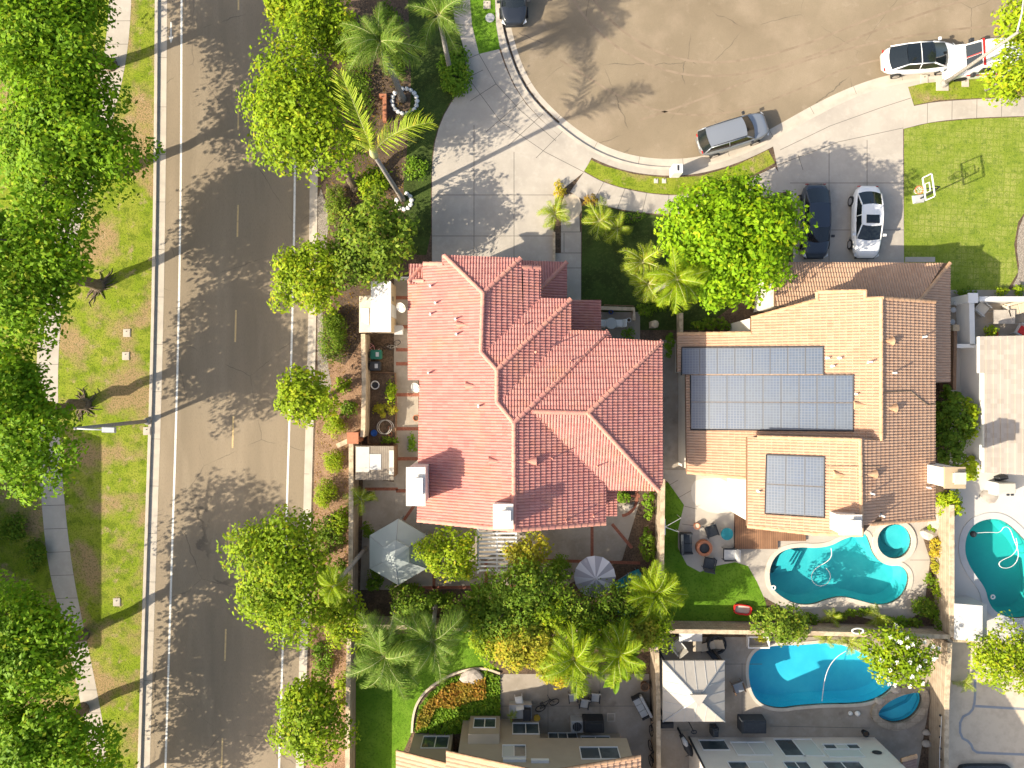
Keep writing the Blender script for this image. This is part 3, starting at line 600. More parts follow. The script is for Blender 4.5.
def panel(parent, quad, pl, up=.13):
    p = [pl.px(x, y, up) for x, y in quad]; c = sum(p, Vector())/4; p = [q+(c-q).normalized()*.012 for q in p]; inn = [q+(c-q).normalized()*.05 for q in p]; lo = [q-Vector((0, 0, .05)) for q in p]
    mb = MB(); mb.add([q+Vector((0, 0, .002)) for q in inn], [(0, 3, 2, 1)], 0); mb.add(p+inn, [(i, 4+i, 4+(i+1) % 4, (i+1) % 4) for i in range(4)], 1); mb.add(p+lo, [(i, (i+1) % 4, 4+(i+1) % 4, 4+i) for i in range(4)], 1)
    return mb.build('solar_panel', [M['solar'], M['alu']], parent)
def chimney(parent, x0, x1, y0, y1, z0, z1, m='stuccow', cap='white', name='chimney', flue=True, top=None):
    mb = MB(); mb.box(x0, x1, y0, y1, z0, z1-.15); mb.box(x0-.07, x1+.07, y0-.07, y1+.07, z1-.15, z1, mi=1); ch = mb.build(name, [M[m], M[top or m]], parent)
    if flue:
        cx_, cy_ = (x0+x1)/2+.1, (y0+y1)/2; sx = min(.5, (x1-x0)*.55); sy = min(.9, (y1-y0)*.5); f = MB()
        f.cbox(cx_, cy_, z1+.12, sx, sy, .24, taper=.03); f.cbox(cx_, cy_, z1+.27, sx+.12, sy+.12, .05); f.build('chimney_cap', M[cap], ch)
    return ch
def dish(parent, p, az=-2.4):
    mb = MB(); p = Vector(p); ax = Vector((math.cos(az)*.55, math.sin(az)*.55, .75)).normalized(); a = ax.orthogonal().normalized(); b = ax.cross(a); vs = []; n = 20
    prof = [(0, 0), (.12, .02), (.23, .06), (.31, .11)]
    for r, h in prof: vs += [p+ax*h+(a*math.cos(2*math.pi*i/n)*r+b*math.sin(2*math.pi*i/n)*r) for i in range(n)]
    mb.add(vs, [(k*n+i, k*n+(i+1) % n, (k+1)*n+(i+1) % n, (k+1)*n+i) for k in range(3) for i in range(n)])
    o = mb.build('satellite_dish', M['offwhite'], parent, smooth=True)
    m2 = MB(); m2.tube([p, p-Vector((0, 0, .5)), p-Vector((-.35, 0, .75))], .03); m2.tube([p+b*.28+ax*.1, p+ax*.4], .02); m2.cbox(*(p+ax*.4), .1, .1, .12); m2.build('dish_arm', M['grey'], o)
    return o

# ---- red tiled house
s = .42
RW = PX(s, -5.51, 5.4); RNA = PY(-s, 7.3, 6.08); REA = PX(-s, -1.67, 7.0); RNB = PY(-s, 4.96, 5.6); REB = PX(-s, -.83, 7.37); RNC = PY(-s, 3.1, 5.6); RE0 = PX(-s, .13, 7.77); RND = PY(-s, -1.5, 7.36); RED = PX(-s, 8.6, 5.6); RSD = PY(s, -1.5, 7.36)
red = thing('red_roofed_house', 'large house with red clay tile roof of many hips and two white chimneys', 'house', (1, -1, 0))
faces = [(RW, [(442,255),(446,255),(483,293),(442,293)]), (RW, [(423,264),(442,264),(442,293),(423,293)]), (RW, [(408,281),(423,281),(423,380),(408,380)]), (RW, [(423,293),(483,293),(481,352),(423,352)]),
 (RW, [(423,352),(481,352),(497,370),(423,370)]), (RW, [(423,370),(497,370),(497,402),(423,402)]), (RW, [(419.5,380),(423,380),(423,520.6),(417,520)]), (RW, [(423,402),(497,402),(514,423),(423,423)]), (RW, [(423,423),(514,423),(514,530),(423,520.6)]),
 (RNA, [(444,255),(521,258),(483,293)]), (REA, [(483,293),(521,258),(523,325),(481,357)]), (REA, [(523,267),(541,268),(541,303),(523,320)]), (RNB, [(538,298),(571,299),(497,370),(479,351)]), (REB, [(571,299),(571,332),(497,405),(497,370)]),
 (RNC, [(568,330),(608,331),(514,423),(496,402)]), (RE0, [(514,423),(608,331),(612,337),(532,419)]), (RE0, [(514,423),(536,407),(606,486),(606,523),(514,530)]), (RND, [(605,338),(662,341),(588,413),(526,411)]), (RED, [(588,413),(662,341),(663,482),(659,491)]), (RSD, [(530,411),(588,413),(659,491),(603,490)])]
L1N = PY(-s, P(0,262,2.8).y, 2.8); L1E = PX(-s, P(567,0,2.8).x, 2.8); L2E = PX(-.25, P(601,0,2.8).x, 2.8); L3 = PY(-s, P(0,264,4.9).y, 4.9); L4 = PX(-.3, P(617,0,2.9).x, 2.9)
low = [(L1N, [(505,260),(567,262),(541,288),(505,290)]), (L1E, [(567,262),(567,304),(538,304),(541,288)]), (L2E, [(566,300),(601,300),(601,338),(566,338)]), (L3, [(409,264),(424,264),(424,284),(409,284)]), (L4, [(600,486),(617,486),(617,516),(600,516)])]
rm = MB(); wm = MB()
for pl, poly in faces+low: roof_face(rm, pl.pts(poly), pl)
RB = {id(RND): (1, 8.2, -6, 2.3), id(RED): (1, 8.2, -5.8, 2.3), id(RSD): (1, 8.2, -5.8, 2.3), id(RNA): (-3.6, .3, 4, 6.9), id(REA): (-3, 1.3, 2, 6.8), id(RW): (-5.2, .3, -7.7, 6.8), id(RNB): (-3, 3.1, 0, 4.7), id(REB): (-2, 3.1, 0, 4.7), id(RNC): (-2, 5.2, -3, 2.8), id(RE0): (-1, 5.1, -7.6, 2.7)}
for pl, poly in faces: solid_under(wm, pl.pts(poly), pl, RB[id(pl)])
wm.box(-1, 3.0, 4, 7.1, 0, 2.75); wm.box(3, 5.1, 2, 5.0, 0, 2.7)
roof = rm.build('roof', [M['tile_red'], M['clay']], red); wm.build('wall', M['stuccow'], red)
for pl, a, b in [(RW,(444,255),(483,293)),(REA,(521,258),(483,293)),(RW,(483,293),(481,352)),(RW,(481,352),(497,370)),(REB,(571,299),(497,370)),(RW,(497,370),(497,402)),(RW,(497,402),(514,423)),(RE0,(608,331),(514,423)),(RW,(514,423),(514,530)),(RND,(532,411.5),(588,413)),(RED,(662,341),(588,413)),(RED,(659,491),(588,413)),
                 (RW,(417,520),(514,530)),(RE0,(606,523),(514,530)),(RW,(408,281),(423,281)),(REA,(541,268),(523,267)),(L1E,(567,262),(541,288)),(RW,(423,264),(442,264)),(L3,(409,282),(422,266))]:
    cm_ = MB(); caps(cm_, pl.px(*a), pl.px(*b)); cm_.build('ridge_cap', M['cap_red'], roof)
chimney(red, -5.7, -4.78, -6.57, -4.6, 0, 7.9); chimney(red, -.95, 0, -7.7, -6.5, 5, 8.5)
for x, y in [(431,286),(436,303),(431,314),(429,373),(479,406),(457,334),(456,319)]: pipe(red, RW, x, y)
for pl, x, y in [(REA,524,325),(RNB,536,352),(RE0,566,520),(RE0,593,515),(RSD,597,466),(RE0,552,458),(RND,570,361)]: pipe(red, pl, x, y, h=.6, r=.04, m='cap_red')
for x, y in [(461,325),(470,386),(493,461)]: pipe(red, RW, x, y, cone=True, m='cap_red', name='roof_vent')
pipe(red, RE0, 532, 461, cone=True, m='cap_red', name='roof_vent')
dish(red, P(402, 307, 5.3)); dish(red, P(416.5, 387, 5.3))
# pergola over the rear door
pg = MB()
for i in range(11):
    y0 = P(0, 529+i*4.1, 2.7).y; x0 = P(478, 0, 2.7).x; x1 = P(517, 0, 2.7).x; pg.box(x0, x1, y0-.05, y0+.05, 2.66, 2.8)
for xx in (478, 497, 516): x = P(xx,0,2.5).x; pg.box(x-.06, x+.06, P(0,573,2.5).y, -7.7, 2.5, 2.655)
pgt = pg.build('pergola', M['white'], red)
for xx in (478, 516): q = P(xx, 571, 2.5); p_ = MB(); p_.box(q.x-.07, q.x+.07, q.y-.07, q.y+.07, ZB, 2.5); p_.build('post', M['white'], pgt)
# front door side windows of the upper floor (seen from a step aside)
def window(parent, px0, py0, px1, py1, Y, panes=2, glass='glass', name='window', frame='white', mull=None, zs=None, light=()):
    """north facing window on the wall plane y = Y; pixel corners give its place on that wall"""
    za, zb = (H-F*(-Y)/(py0-384), H-F*(-Y)/(py1-384)) if zs is None else zs
    xa = (px0-512)*(H-za)/F; xb = (px1-512)*(H-za)/F
    return window_w(parent, xa, xb, za, zb, Y, panes, glass, name, frame, light)
def window_w(parent, xa, xb, za, zb, Y, panes=2, glass='glass', name='window', frame='white', light=(), face=1):
    f = MB(); t_ = .05; d = .05*face
    y0, y1 = sorted((Y, Y+d))
    f.box(xa-t_, xb+t_, y0, y1, zb, zb+t_); f.box(xa-t_, xb+t_, y0, y1+.03, za-t_, za); f.box(xa-t_, xa, y0, y1, za, zb); f.box(xb, xb+t_, y0, y1, za, zb)
    for i in range(1, panes): x = xa+(xb-xa)*i/panes; f.box(x-.03, x+.03, y0, y1, za, zb)
    fo = f.build(name, M[frame], parent)
    for i in range(panes):
        x0 = xa+(xb-xa)*i/panes+(.03 if i else 0); x1 = xa+(xb-xa)*(i+1)/panes-(.03 if i < panes-1 else 0)
        g = MB(); g.box(x0, x1, min(Y, Y+.02*face), max(Y, Y+.02*face), za, zb); g.build('pane', M['curtain' if i in light else glass], fo)
    return fo
for xa, xb in [(-3.1, -1.9), (-1.4, -.3)]: window_w(red, xa, xb, 3.9, 5.1, 6.9)
window_w(red, 5.8, 7.4, 3.4, 4.8, 2.3); window_w(red, 3.4, 4.8, 3.4, 4.8, 2.8)
for xa, xb in [(-4.6, -3.2), (-2.6, -1.3), (1.5, 3.2)]: window_w(red, xa, xb, 3.4, 4.8, -7.7, face=-1)
window_w(red, -3.4, -1.2, .2, 2.3, -7.7, face=-1, name='sliding_door'); window_w(red, 1.6, 3.6, .2, 2.3, -7.6, face=-1, name='sliding_door')

# ---- tan tiled house with solar panels
TW = PX(s, 10.27, 2.7); TE = PX(-s, 20.5, 7.0); TB = PX(s, 19.09, 7.59); TN = PY(-s, 7.5, 2.7); TG = PX(-s, 27.1, 2.7)
tan = thing('tan_roofed_house', 'house with tan clay tile roof carrying two fields of solar panels', 'house', (18, 0, 0))
rm = MB(); wm = MB()
tf = [(TW, [(677,334),(751,333),(751,372),(677,372)], (10.7,26,-5.3,2.7)), (TW, [(685.5,372),(751,372),(751,478),(686.5,472)], (10.9,26,-5.3,3)), (TW, [(751,318),(817,300),(817,440),(751,440)], (10.9,26,-5,4.5)), (TW, [(817,292),(865,291),(865,440),(817,440)], (10.9,26,-5,5.0)), (TW, [(865,299),(881,298),(881,441),(865,440)], (10,26,-5,4.5)),
      (TE, [(881,298),(935,302),(935,519),(881,523)], (19,24.2,-7.6,4.5)), (TE, [(860,440),(881,440),(881,523),(871,524),(862,535)], (18,24.2,-8,3)), (TB, [(747,437),(860,440),(861.5,535),(812,533.5),(747,526)], (14.1,22,-8.2,-3.2)),
      (TN, [(775,262),(950,263),(921,298),(916,306),(775,306)], (15.5,26.6,4,7.1)), (TG, [(950,263),(950,382),(912,383),(916,304)], (23,26.7,0.4,7.1))]
for pl, poly, bd in tf: roof_face(rm, pl.pts(poly), pl); solid_under(wm, pl.pts(poly), pl, bd)
troof = rm.build('roof', [M['tile_tan'], M['wood']], tan); wm.build('wall', M['stuccow'], tan)
for pl, a, b in [(TW,(881,298),(881,440)),(TB,(860,440),(861.5,535)),(TG,(950,263),(914,307)),(TE,(935,302),(881,298)),(TE,(935,519),(871,524)),(TB,(747,526),(812,533.5)),(TB,(812,533.5),(861,535)),(TB,(757,437),(860,440)),(TW,(817,292),(865,291)),(TW,(751,318),(817,300)),(TW,(865,299),(881,298)),(TW,(686.5,472),(745,478)),(TW,(677,334),(750,333)),(TW,(817,292),(817,300)),(TW,(865,291),(865,299))]:
    cm_ = MB(); caps(cm_, pl.px(*a), pl.px(*b), r=.11); cm_.build('ridge_cap', M['cap_tan'], troof)
def lerp(a, b, t): return (a[0]+(b[0]-a[0])*t, a[1]+(b[1]-a[1])*t)
def array(pl, c0, c1, c2, c3, nx, ny):
    for i in range(nx):
        for j in range(ny):
            q = [lerp(lerp(c0, c1, a/nx), lerp(c3, c2, a/nx), b/ny) for a, b in ((i, j), (i+1, j), (i+1, j+1), (i, j+1))]
            panel(tan, q, pl)
array(TW, (682,348), (823,347), (823,374.5), (682,374.5), 8, 1)
array(TW, (691,375), (853,375), (853,430.5), (691,429), 9, 2)
fb_ = MB()
for a_ in ([(682,347.3),(823.5,346.3),(823.5,374.2),(853.6,374.2),(853.6,431),(690.5,429.5),(690.5,375),(681.5,375)],): fb_.tube([TW.px(x, y, .10) for x, y in a_+a_[:1]], .045, 4, caps=False)
fb_.build('array_rail', M['dark'], tan)
fb_ = MB(); fb_.tube([TB.px(x, y, .10) for x, y in [(766.5,454.5),(824.5,456.5),(824.5,517.5),(765,513.5),(766.5,454.5)]], .045, 4, caps=False); fb_.build('array_rail', M['dark'], tan)
array(TB, (767,455), (824,457), (824,517), (765.5,513), 3, 2)
chimney(tan, P(841,0,8.4).x, P(861,0,8.4).x, P(0,534,8.4).y, P(0,516,8.4).y, 5, 8.4)
chimney(tan, 23.95, 24.95, -5.7, -4.65, 0, 7.4, cap='offwhite', top='stuccot')
for x, y in [(889,341),(892,408),(872,474)]: pipe(tan, TE, x, y, cone=True, m='cap_tan', name='roof_vent')
for x, y in [(838,475),(858,405)]: pipe(tan, TW if x > 850 else TB, x, y, cone=True, m='cap_tan', name='roof_vent')
for pl, x, y in [(TW,868,362),(TW,832,366),(TW,827,358),(TW,839,358),(TW,855,394),(TB,758,491),(TE,892,373),(TE,870,493),(TE,880,515),(TE,922,337),(TE,926,487)]: pipe(tan, pl, x, y, h=.5 if x > 860 else .3)
cd_ = MB(); q = [TE.px(x, y) for x, y in [(882,392),(910,391),(918,398),(927,405),(934,403)]]; cd_.tube([p+Vector((0,0,.1)) for p in q], .03); cd_.build('conduit', M['bark'], tan)
cd_ = MB(); q = [TB.px(x, y) for x, y in [(825,466),(860,466)]]+[TE.px(880,466)]; cd_.tube([p+Vector((0,0,.09)) for p in q], .02); cd_.build('conduit', M['bark'], tan)
window_w(tan, 17.0, 21.5, .15, 2.3, 7.1, panes=4, name='garage_door', glass='white'); window_w(tan, 22.5, 25.6, .15, 2.3, 7.1, panes=3, name='garage_door', glass='white')
for xa, xb in [(11.6, 13.3)]: window_w(tan, xa, xb, .2, 2.2, -5.3, face=-1, name='sliding_door')
for xa, xb in [(15, 16.6), (17.5, 19)]: window_w(tan, xa, xb, 3, 4.4, -8.2, face=-1)

# ---- pale tiled house at the right edge
pale = thing('pale_roofed_house', 'house with pale grey flat tile roof marked by a chimney shadow, at the right edge', 'house', (34, 0, 0))
NR = PX(.33, 28.8, 2.8); NE = PX(-.33, 36.5, 2.8+.33*7.7); rm = MB(); wm = MB()
for pl, poly in [(NR, [(979,336.5),(1100,334),(1100,372),(979,373)]), (NR, [(984,373),(1100,372),(1100,480),(984,472.5)])]:
    pp = [(min(q.x, 36.5), q.y) for q in pl.pts(poly)]; roof_face(rm, pp, pl, tw=.33, ex=.36, step=.075, flat=True); solid_under(wm, pp, pl, (29.4, 40, -4.8, 2.5))
pp = [(36.5, 2.9), (44, 2.9), (44, -5.2), (36.5, -5.2)]; roof_face(rm, pp, NE, tw=.33, ex=.36, step=.075, flat=True); solid_under(wm, pp, NE, (29, 43.5, -4.8, 2.5))
nroof = rm.build('roof', [M['tile_grey'], M['white']], pale); wm.build('wall', M['white'], pale)
cm_ = MB(); caps(cm_, (36.5, -5.2, NR.z(36.5,0)), (36.5, 2.9, NR.z(36.5,0)), r=.12); cm_.build('ridge_cap', M['tile_grey'], nroof)
window_w(pale, 31, 33, .2, 2.2, 2.5); window_w(pale, 31, 33, .2, 2.2, -4.8, face=-1, name='sliding_door')

# ---- beige house at the bottom (gable wall turned to us)
bei = thing('beige_house', 'beige stucco house with orange tan tile roof, at the bottom edge left of the pavilion', 'house', (1, -27, 0))
rm = MB(); wm = MB()
BL = PX(.45, -3.9, 4.55); BM = PX(.4, -3.8, 5.1); BE = PX(-.3, 7.43, 5.6)
for pl, poly, bd in [(BL, [(-7.1,-22.5),(-3.85,-22.5),(-3.85,-36),(-7.1,-36)], (-6.4,-3.8,-36,-22.9)), (BM, [(-3.85,-21.5),(1.73,-21.5),(1.73,-36),(-3.85,-36)], (-3.2,1.73,-36,-21.95)), (BE, [(1.73,-21.5),(7.43,-21.5),(7.43,-36),(1.73,-36)], (1.7,7.1,-36,-21.95))]:
    roof_face(rm, poly, pl, tw=.25, ex=.36)
    if pl is BE: solid_under(wm, poly, pl, bd, z0=2.6)
    else: solid_under(wm, poly, pl, bd)
wm.box(1.7, 7.0, -35.5, -22.9, 0, 2.6)
broof = rm.build('roof', [M['tile_tan'], M['wood']], bei); wl = wm.build('wall', M['stucco'], bei)
for a, b, r_ in [((1.73,-36,BM.z(1.73,0)), (1.73,-21.5,BM.z(1.73,0)), .13), ((7.43,-21.5,5.6), (1.73,-21.5,BM.z(1.73,0)), .1), ((-3.85,-21.5,BM.z(-3.85,0)), (1.73,-21.5,BM.z(1.73,0)), .1), ((-7.1,-22.5,BL.z(-7.1,0)), (-3.85,-22.5,BL.z(-3.85,0)), .1)]:
    cm_ = MB(); caps(cm_, a, b, r=r_); cm_.build('ridge_cap', M['cap_tan'], broof)
bay = MB(); a_ = P(470,0,1.0).x; b_ = P(500,0,1.0).x; bay.box(a_, b_, -21.95, -21.55, .55, 2.9); bay.add([(a_,-21.55,2.9),(b_,-21.55,2.9),(b_,-21.95,3.3),(a_,-21.95,3.3),(a_,-21.95,2.9),(b_,-21.95,2.9)], [(0,1,2,3),(0,3,4),(1,5,2)]); bo = bay.build('bay', M['stucco'], bei)
window_w(bei, a_+.3, b_-.3, 1.0, 2.1, -21.55)
window(bei, 424, 737, 449, 748, -22.9, light=())
window(bei, 513, 724, 538, 734, -21.95)
window(bei, 503, 746, 525, 757, -21.95, light=(0,)); window(bei, 580, 748, 617, 759, -21.95)
window_w(bei, 2.4, 4.2, .15, 2.3, -22.9, panes=3, name='sliding_door'); window_w(bei, 4.5, 6.3, .6, 2.0, -22.9)
for x0, x1, y in [(503,526,761),(531,549,762)]:
    z_ = H-F*21.95/(y-384); l_ = MB(); l_.box(P(x0,0,z_).x, P(x1,0,z_).x, -21.95, -21.8, z_-.12, z_+.12); l_.build('ledge', M['white'], bei)

# ---- white house at the bottom right
whi = thing('white_house', 'white stucco two storey house with many windows facing its pool, at the bottom edge', 'house', (18, -28, 0))
wm = MB(); wm.box(11.6, 23.75, -36, -23.15, 0, 5.5); wm.build('wall', M['stuccow'], whi)
rm = MB(); WN = PY(-.35, -22.8, 5.5); WS = PY(.35, -36.4, 5.5)
roof_face(rm, [(11.2,-22.8),(24.1,-22.8),(24.1,-29.6),(11.2,-29.6)], WN); roof_face(rm, [(11.2,-29.6),(24.1,-29.6),(24.1,-36.4),(11.2,-36.4)], WS)
WL = PX(-.4, 24.9, 2.9)
roof_face(rm, [(23.76,-22.9),(24.9,-22.9),(24.9,-30),(23.76,-30)], WL)
wroof = rm.build('roof', [M['tile_brown'], M['wood']], whi)
for a, b in [((24.9,-22.9,2.9), (23.76,-22.9,3.35)), ((11.2,-29.6,WN.z(0,-29.6)), (24.1,-29.6,WN.z(0,-29.6)))]: cm_ = MB(); caps(cm_, a, b); cm_.build('ridge_cap', M['cap_tan'], wroof)
window(whi, 699, 741, 724, 750, -23.15, panes=1); window(whi, 731, 743, 764, 755, -23.15, panes=2, light=(0, 1)); window(whi, 774, 740, 792, 756, -23.15, panes=1); window(whi, 792, 740, 811, 756, -23.15, panes=1, glass='curtain')
window(whi, 823, 745, 857, 749, -23.15, panes=3, light=(1,)); window(whi, 824, 750, 858, 757, -23.15, panes=1, glass='curtain')
window_w(whi, 13.2, 15.4, 3.2, 4.6, -23.15, light=(1,)); window_w(whi, 16.6, 18.0, 3.2, 4.6, -23.15); window_w(whi, 19, 21.2, 3.2, 4.6, -23.15)
vt = MB(); q = P(877, 753, 2.4); x_ = 877; z_ = H-F*23.15/(753-384); xx = (877-512)*(H-z_)/F
vt.add([(xx+.3*math.cos(a), -23.13, z_+.2*math.sin(a)) for a in np.linspace(0, 2*math.pi, 16, endpoint=False)]+[(xx+.3*math.cos(a), -23.08, z_+.2*math.sin(a)) for a in np.linspace(0, 2*math.pi, 16, endpoint=False)], [tuple(range(16, 32)), ]+[(i, (i+1) % 16, 16+(i+1) % 16, 16+i) for i in range(16)]); vt.build('wall_vent', M['dark'], whi)
dp = MB(); dp.box(11.55, 11.65, -23.2, -23.1, 0, 5.4); dp.build('drainpipe', M['dark'], whi)

# ---- house west of the verge: outside the picture, its shadow lies on the sidewalk
off = thing('stucco_house', 'cream stucco house west of the verge', 'house', (-38, -13, 0))
wm = MB(); wm.box(-46, -35.2, -20.3, -7.2, 0, 5.6); wm.build('wall', M['stucco'], off)
rm = MB(); OW = PX(-.3, -34.9, 5.7); OV = PX(.3, -46.3, 5.7)
roof_face(rm, [(-40.6,-20.6),(-34.9,-20.6),(-34.9,-6.9),(-40.6,-6.9)], OW); roof_face(rm, [(-46.3,-20.6),(-40.6,-20.6),(-40.6,-6.9),(-46.3,-6.9)], OV); rm.build('roof', [M['tile_tan'], M['wood']], off)

# ------------------------------------------------------------------ walls and fences
def wall(name, label, pts, h, th, m='blockwall', top='walltop', cat='garden wall'):
    mb = MB(); pp = [(p[0], p[1]) for p in pts]
    mb.curb(pp, th, -.04, h); mb.curb(pp, th+.05, h, h+.06, mi=1)
    c = pp[len(pp)//2]
    return tag(mb.build(name, [M[m], M[top]], origin=(c[0], c[1], 0)), label, cat)
def Wp(pts, h=1.8): return [tuple(P(x, y, h)[:2]) for x, y in pts]
wall('block_wall', 'long pale block wall between the rear gardens and the lower plots, running left to right', Wp([(352,626),(500,630),(655,631),(800,633),(950,637)]), 1.75, .22)
wall('block_wall', 'block wall with cream cap between the red roofed house garden and the round fire pit garden', Wp([(661,640),(662,560),(663,479)]), 1.75, .22)
wall('block_wall', 'block wall beside the metal pavilion, parting the two lower plots', Wp([(656,634),(658,700),(659,900)]), 1.85, .22)
wall('block_wall', 'brownish block wall along the mulch strip, upper run beside the bins and planter', Wp([(363,334),(364,380),(363,430),(362,437)]), 1.75, .22)
wall('block_wall', 'sandy block wall along the mulch strip, lower run beside the grey shed and the tall palm', Wp([(351,443),(351,520),(350,626)]), 1.75, .24)
wall('block_wall', 'block wall along the shady lawn of the beige house, near the road', Wp([(349,634),(348,700),(346,900)]), 1.75, .24)
wall('block_wall', 'wide block wall along the planted slope between the two right hand pools', Wp([(952,505),(952,560),(952,637)]), 1.75, .24)
wall('block_wall', 'block wall with a string of lights between the spa and the bordered patio', Wp([(950,643),(947,700),(945,900)]), 1.75, .24)
wall('block_wall', 'short block wall running from the grey plastic shed to the left of the yellow tree', Wp([(954,640),(975,641)]), 1.75, .2)
wall('white_wall', 'low white garden wall left of the outdoor seating beside the tan house', Wp([(971,300),(972,345)], 1.4), 1.4, .28, 'white', 'white')
wall('white_wall', 'white wall behind the outdoor seating at the edge of the front lawn', Wp([(979,299),(1100,299)], 1.4), 1.4, .25, 'white', 'white')
wall('white_wall', 'white wall closing the alley below the seating at the right', Wp([(955,346),(978,346)], 1.4), 1.4, .2, 'white', 'white')
wall('brown_fence', 'narrow brown fence beside the shaded low tan roof', Wp([(955,330),(954,390)], 1.7), 1.7, .15, 'wood', 'wood', 'fence')
q = P(972.5, 298, 1.9); mb = MB(); mb.cbox(q.x, q.y, .9, .5, .5, 1.95); mb.cbox(q.x, q.y, 1.92, .62, .62, .1); tag(mb.build('gate_pillar', M['white'], origin=(q.x, q.y, 0)), 'square white pillar at the corner of the white garden wall', 'pillar')
q = P(955, 328, 1.7); mb = MB(); mb.cbox(q.x, q.y, .85, .32, .32, 1.8); mb.cbox(q.x, q.y, 1.8, .4, .4, .08); tag(mb.build('fence_pillar', M['stuccot'], origin=(q.x, q.y, 0)), 'small tan pillar at the end of the brown fence', 'pillar')
q = P(353, 438, 1.9); mb = MB(); mb.cbox(q.x, q.y, .95, .6, .6, 1.95); mb.cbox(q.x, q.y, 1.95, .72, .72, .1); tag(mb.build('brick_pillar', M['clay'], origin=(q.x, q.y, 0)), 'square red brick pillar where the garden wall steps, by the mulch strip', 'pillar')
wall('fence', 'low rendered wall leaving the brick pillar towards the road kerb', Wp([(350,440),(337,446)], 1.0), 1.0, .25, 'walltop', 'walltop', 'garden wall')
wall('low_wall', 'low pale wall between the front terrace and the shady lawn', Wp([(601,308),(634,309),(634,320)], .7), .7, .18, 'walltop', 'walltop')
wall('low_wall', 'low wall along the left of the planted court under the bright green tree', Wp([(681,313),(681,336)], .9), .9, .2, 'walltop', 'walltop')
wall('planter_wall', 'low wall between the driveway and the entry steps of the red roofed house', Wp([(554,232),(554,262)], .4), .4, .12, 'walltop', 'walltop')
# ------------------------------------------------------------------ vegetation
def mesh_np(name, V, Fq, mats, parent=None, origin=(0, 0, 0), mi=None):
    me = bpy.data.meshes.new(name); V = np.asarray(V, np.float32)-np.array(origin, np.float32); n = len(V); m = len(Fq); Fq = np.asarray(Fq, np.int32)
    me.vertices.add(n); me.vertices.foreach_set('co', V.ravel()); k = Fq.shape[1]
    me.loops.add(m*k); me.loops.foreach_set('vertex_index', Fq.ravel()); me.polygons.add(m); me.polygons.foreach_set('loop_start', np.arange(0, m*k, k, dtype=np.int32)); me.polygons.foreach_set('loop_total', np.full(m, k, np.int32))
    for x in (mats if isinstance(mats, (list, tuple)) else [mats]): me.materials.append(x)
    if mi is not None: me.polygons.foreach_set('material_index', np.asarray(mi, np.int32))
    me.update(); me.validate()
    o = bpy.data.objects.new(name, me); COL.objects.link(o)
    if parent is not None: o.parent = parent
    return o
def unit(a): return a/np.maximum(np.linalg.norm(a, axis=1, keepdims=True), 1e-6)
def leaf_cloud(rs, c, r, n, size, aspect=.55, clumps=None, cr=.3, updir=.45, hollow=.55, zmin=.05, irregular=.25, shell=.62):
    """n leaf quads on the surfaces of many small clumps spread through an ellipsoid; returns vertices (4n) and centres of the clumps"""
    c = np.array(c, float); r = np.array(r, float)
    nc = clumps or max(24, int(44*(r[0]*r[1])**.6)); cr = max(cr, .95/math.sqrt(nc))
    d = unit(rs.normal(size=(nc, 3))); d[:, 2] = np.where(d[:, 2] < -.35, -d[:, 2]*.6, d[:, 2]); rad = shell+(1-shell)*rs.rand(nc, 1)**.6; rad[rs.rand(nc) < .25] *= .6
    # big lobes make the outline uneven
    az = np.arctan2(d[:, 1], d[:, 0]); ph = rs.rand(4)*6.28; lob = 1+irregular*(.32*np.sin(2*az+ph[0])+.3*np.sin(3*az+ph[1])+.25*np.sin(5*az+ph[2])-.15)
    wob = lob[:, None]*(1+irregular*.6*(rs.rand(nc, 1)-.6))
    cc = c+d*rad*wob*r*(1-cr*.55); crad = cr*min(r[0], r[1])*(.6+.75*rs.rand(nc))
    w_ = crad**2; n1 = int(n*.78); n2 = n-n1; idx = rs.choice(nc, n1, p=w_/w_.sum())
    ld = unit(rs.normal(size=(n1, 3))+np.array([0, 0, updir])); lr = (hollow+(1.12-hollow)*rs.rand(n1, 1)**.7)
    pos = cc[idx]+ld*lr*crad[idx][:, None]*np.array([1, 1, .75])
    d2 = unit(rs.normal(size=(n2, 3))+np.array([0, 0, .3])); a2 = np.arctan2(d2[:, 1], d2[:, 0]); l2 = 1+irregular*(.32*np.sin(2*a2+ph[0])+.3*np.sin(3*a2+ph[1])+.25*np.sin(5*a2+ph[2])-.15)
    p2 = c+d2*(.25+.62*rs.rand(n2, 1)**.6)*r*l2[:, None]; pos = np.concatenate([pos, p2]); ld = np.concatenate([ld, d2]); pos[:, 2] = np.maximum(pos[:, 2], zmin)
    nrm = unit(ld*.6+unit((pos-c)/r)*.35+np.array([0, 0, .7])+rs.normal(size=(n, 3))*.42)
    a = unit(np.cross(nrm, rs.normal(size=(n, 3)))); b = np.cross(nrm, a); s_ = size*(.55+.8*rs.rand(n, 1))
    A = a*s_*.5; B = b*s_*aspect*.5
    fold = nrm*s_*.10
    V = np.stack([pos-A, pos-B+fold, pos+A, pos+B+fold], 1).reshape(-1, 3)
    return V, cc
def quads(n): return np.arange(4*n).reshape(-1, 4)
def limb(mb, rs, a, b, r0, r1, n=5, wob=.06, mi=0, seg=7):
    a = Vector(a); b = Vector(b); L = (b-a).length; pts = [a]
    for i in range(1, n): pts.append(a.lerp(b, i/n)+Vector(rs.normal(size=3))*L*wob*math.sin(math.pi*i/n))
    pts.append(b); mb.tube(pts, [r0+(r1-r0)*i/n for i in range(n+1)], seg, mi)
    return pts
TREE_N = [0]
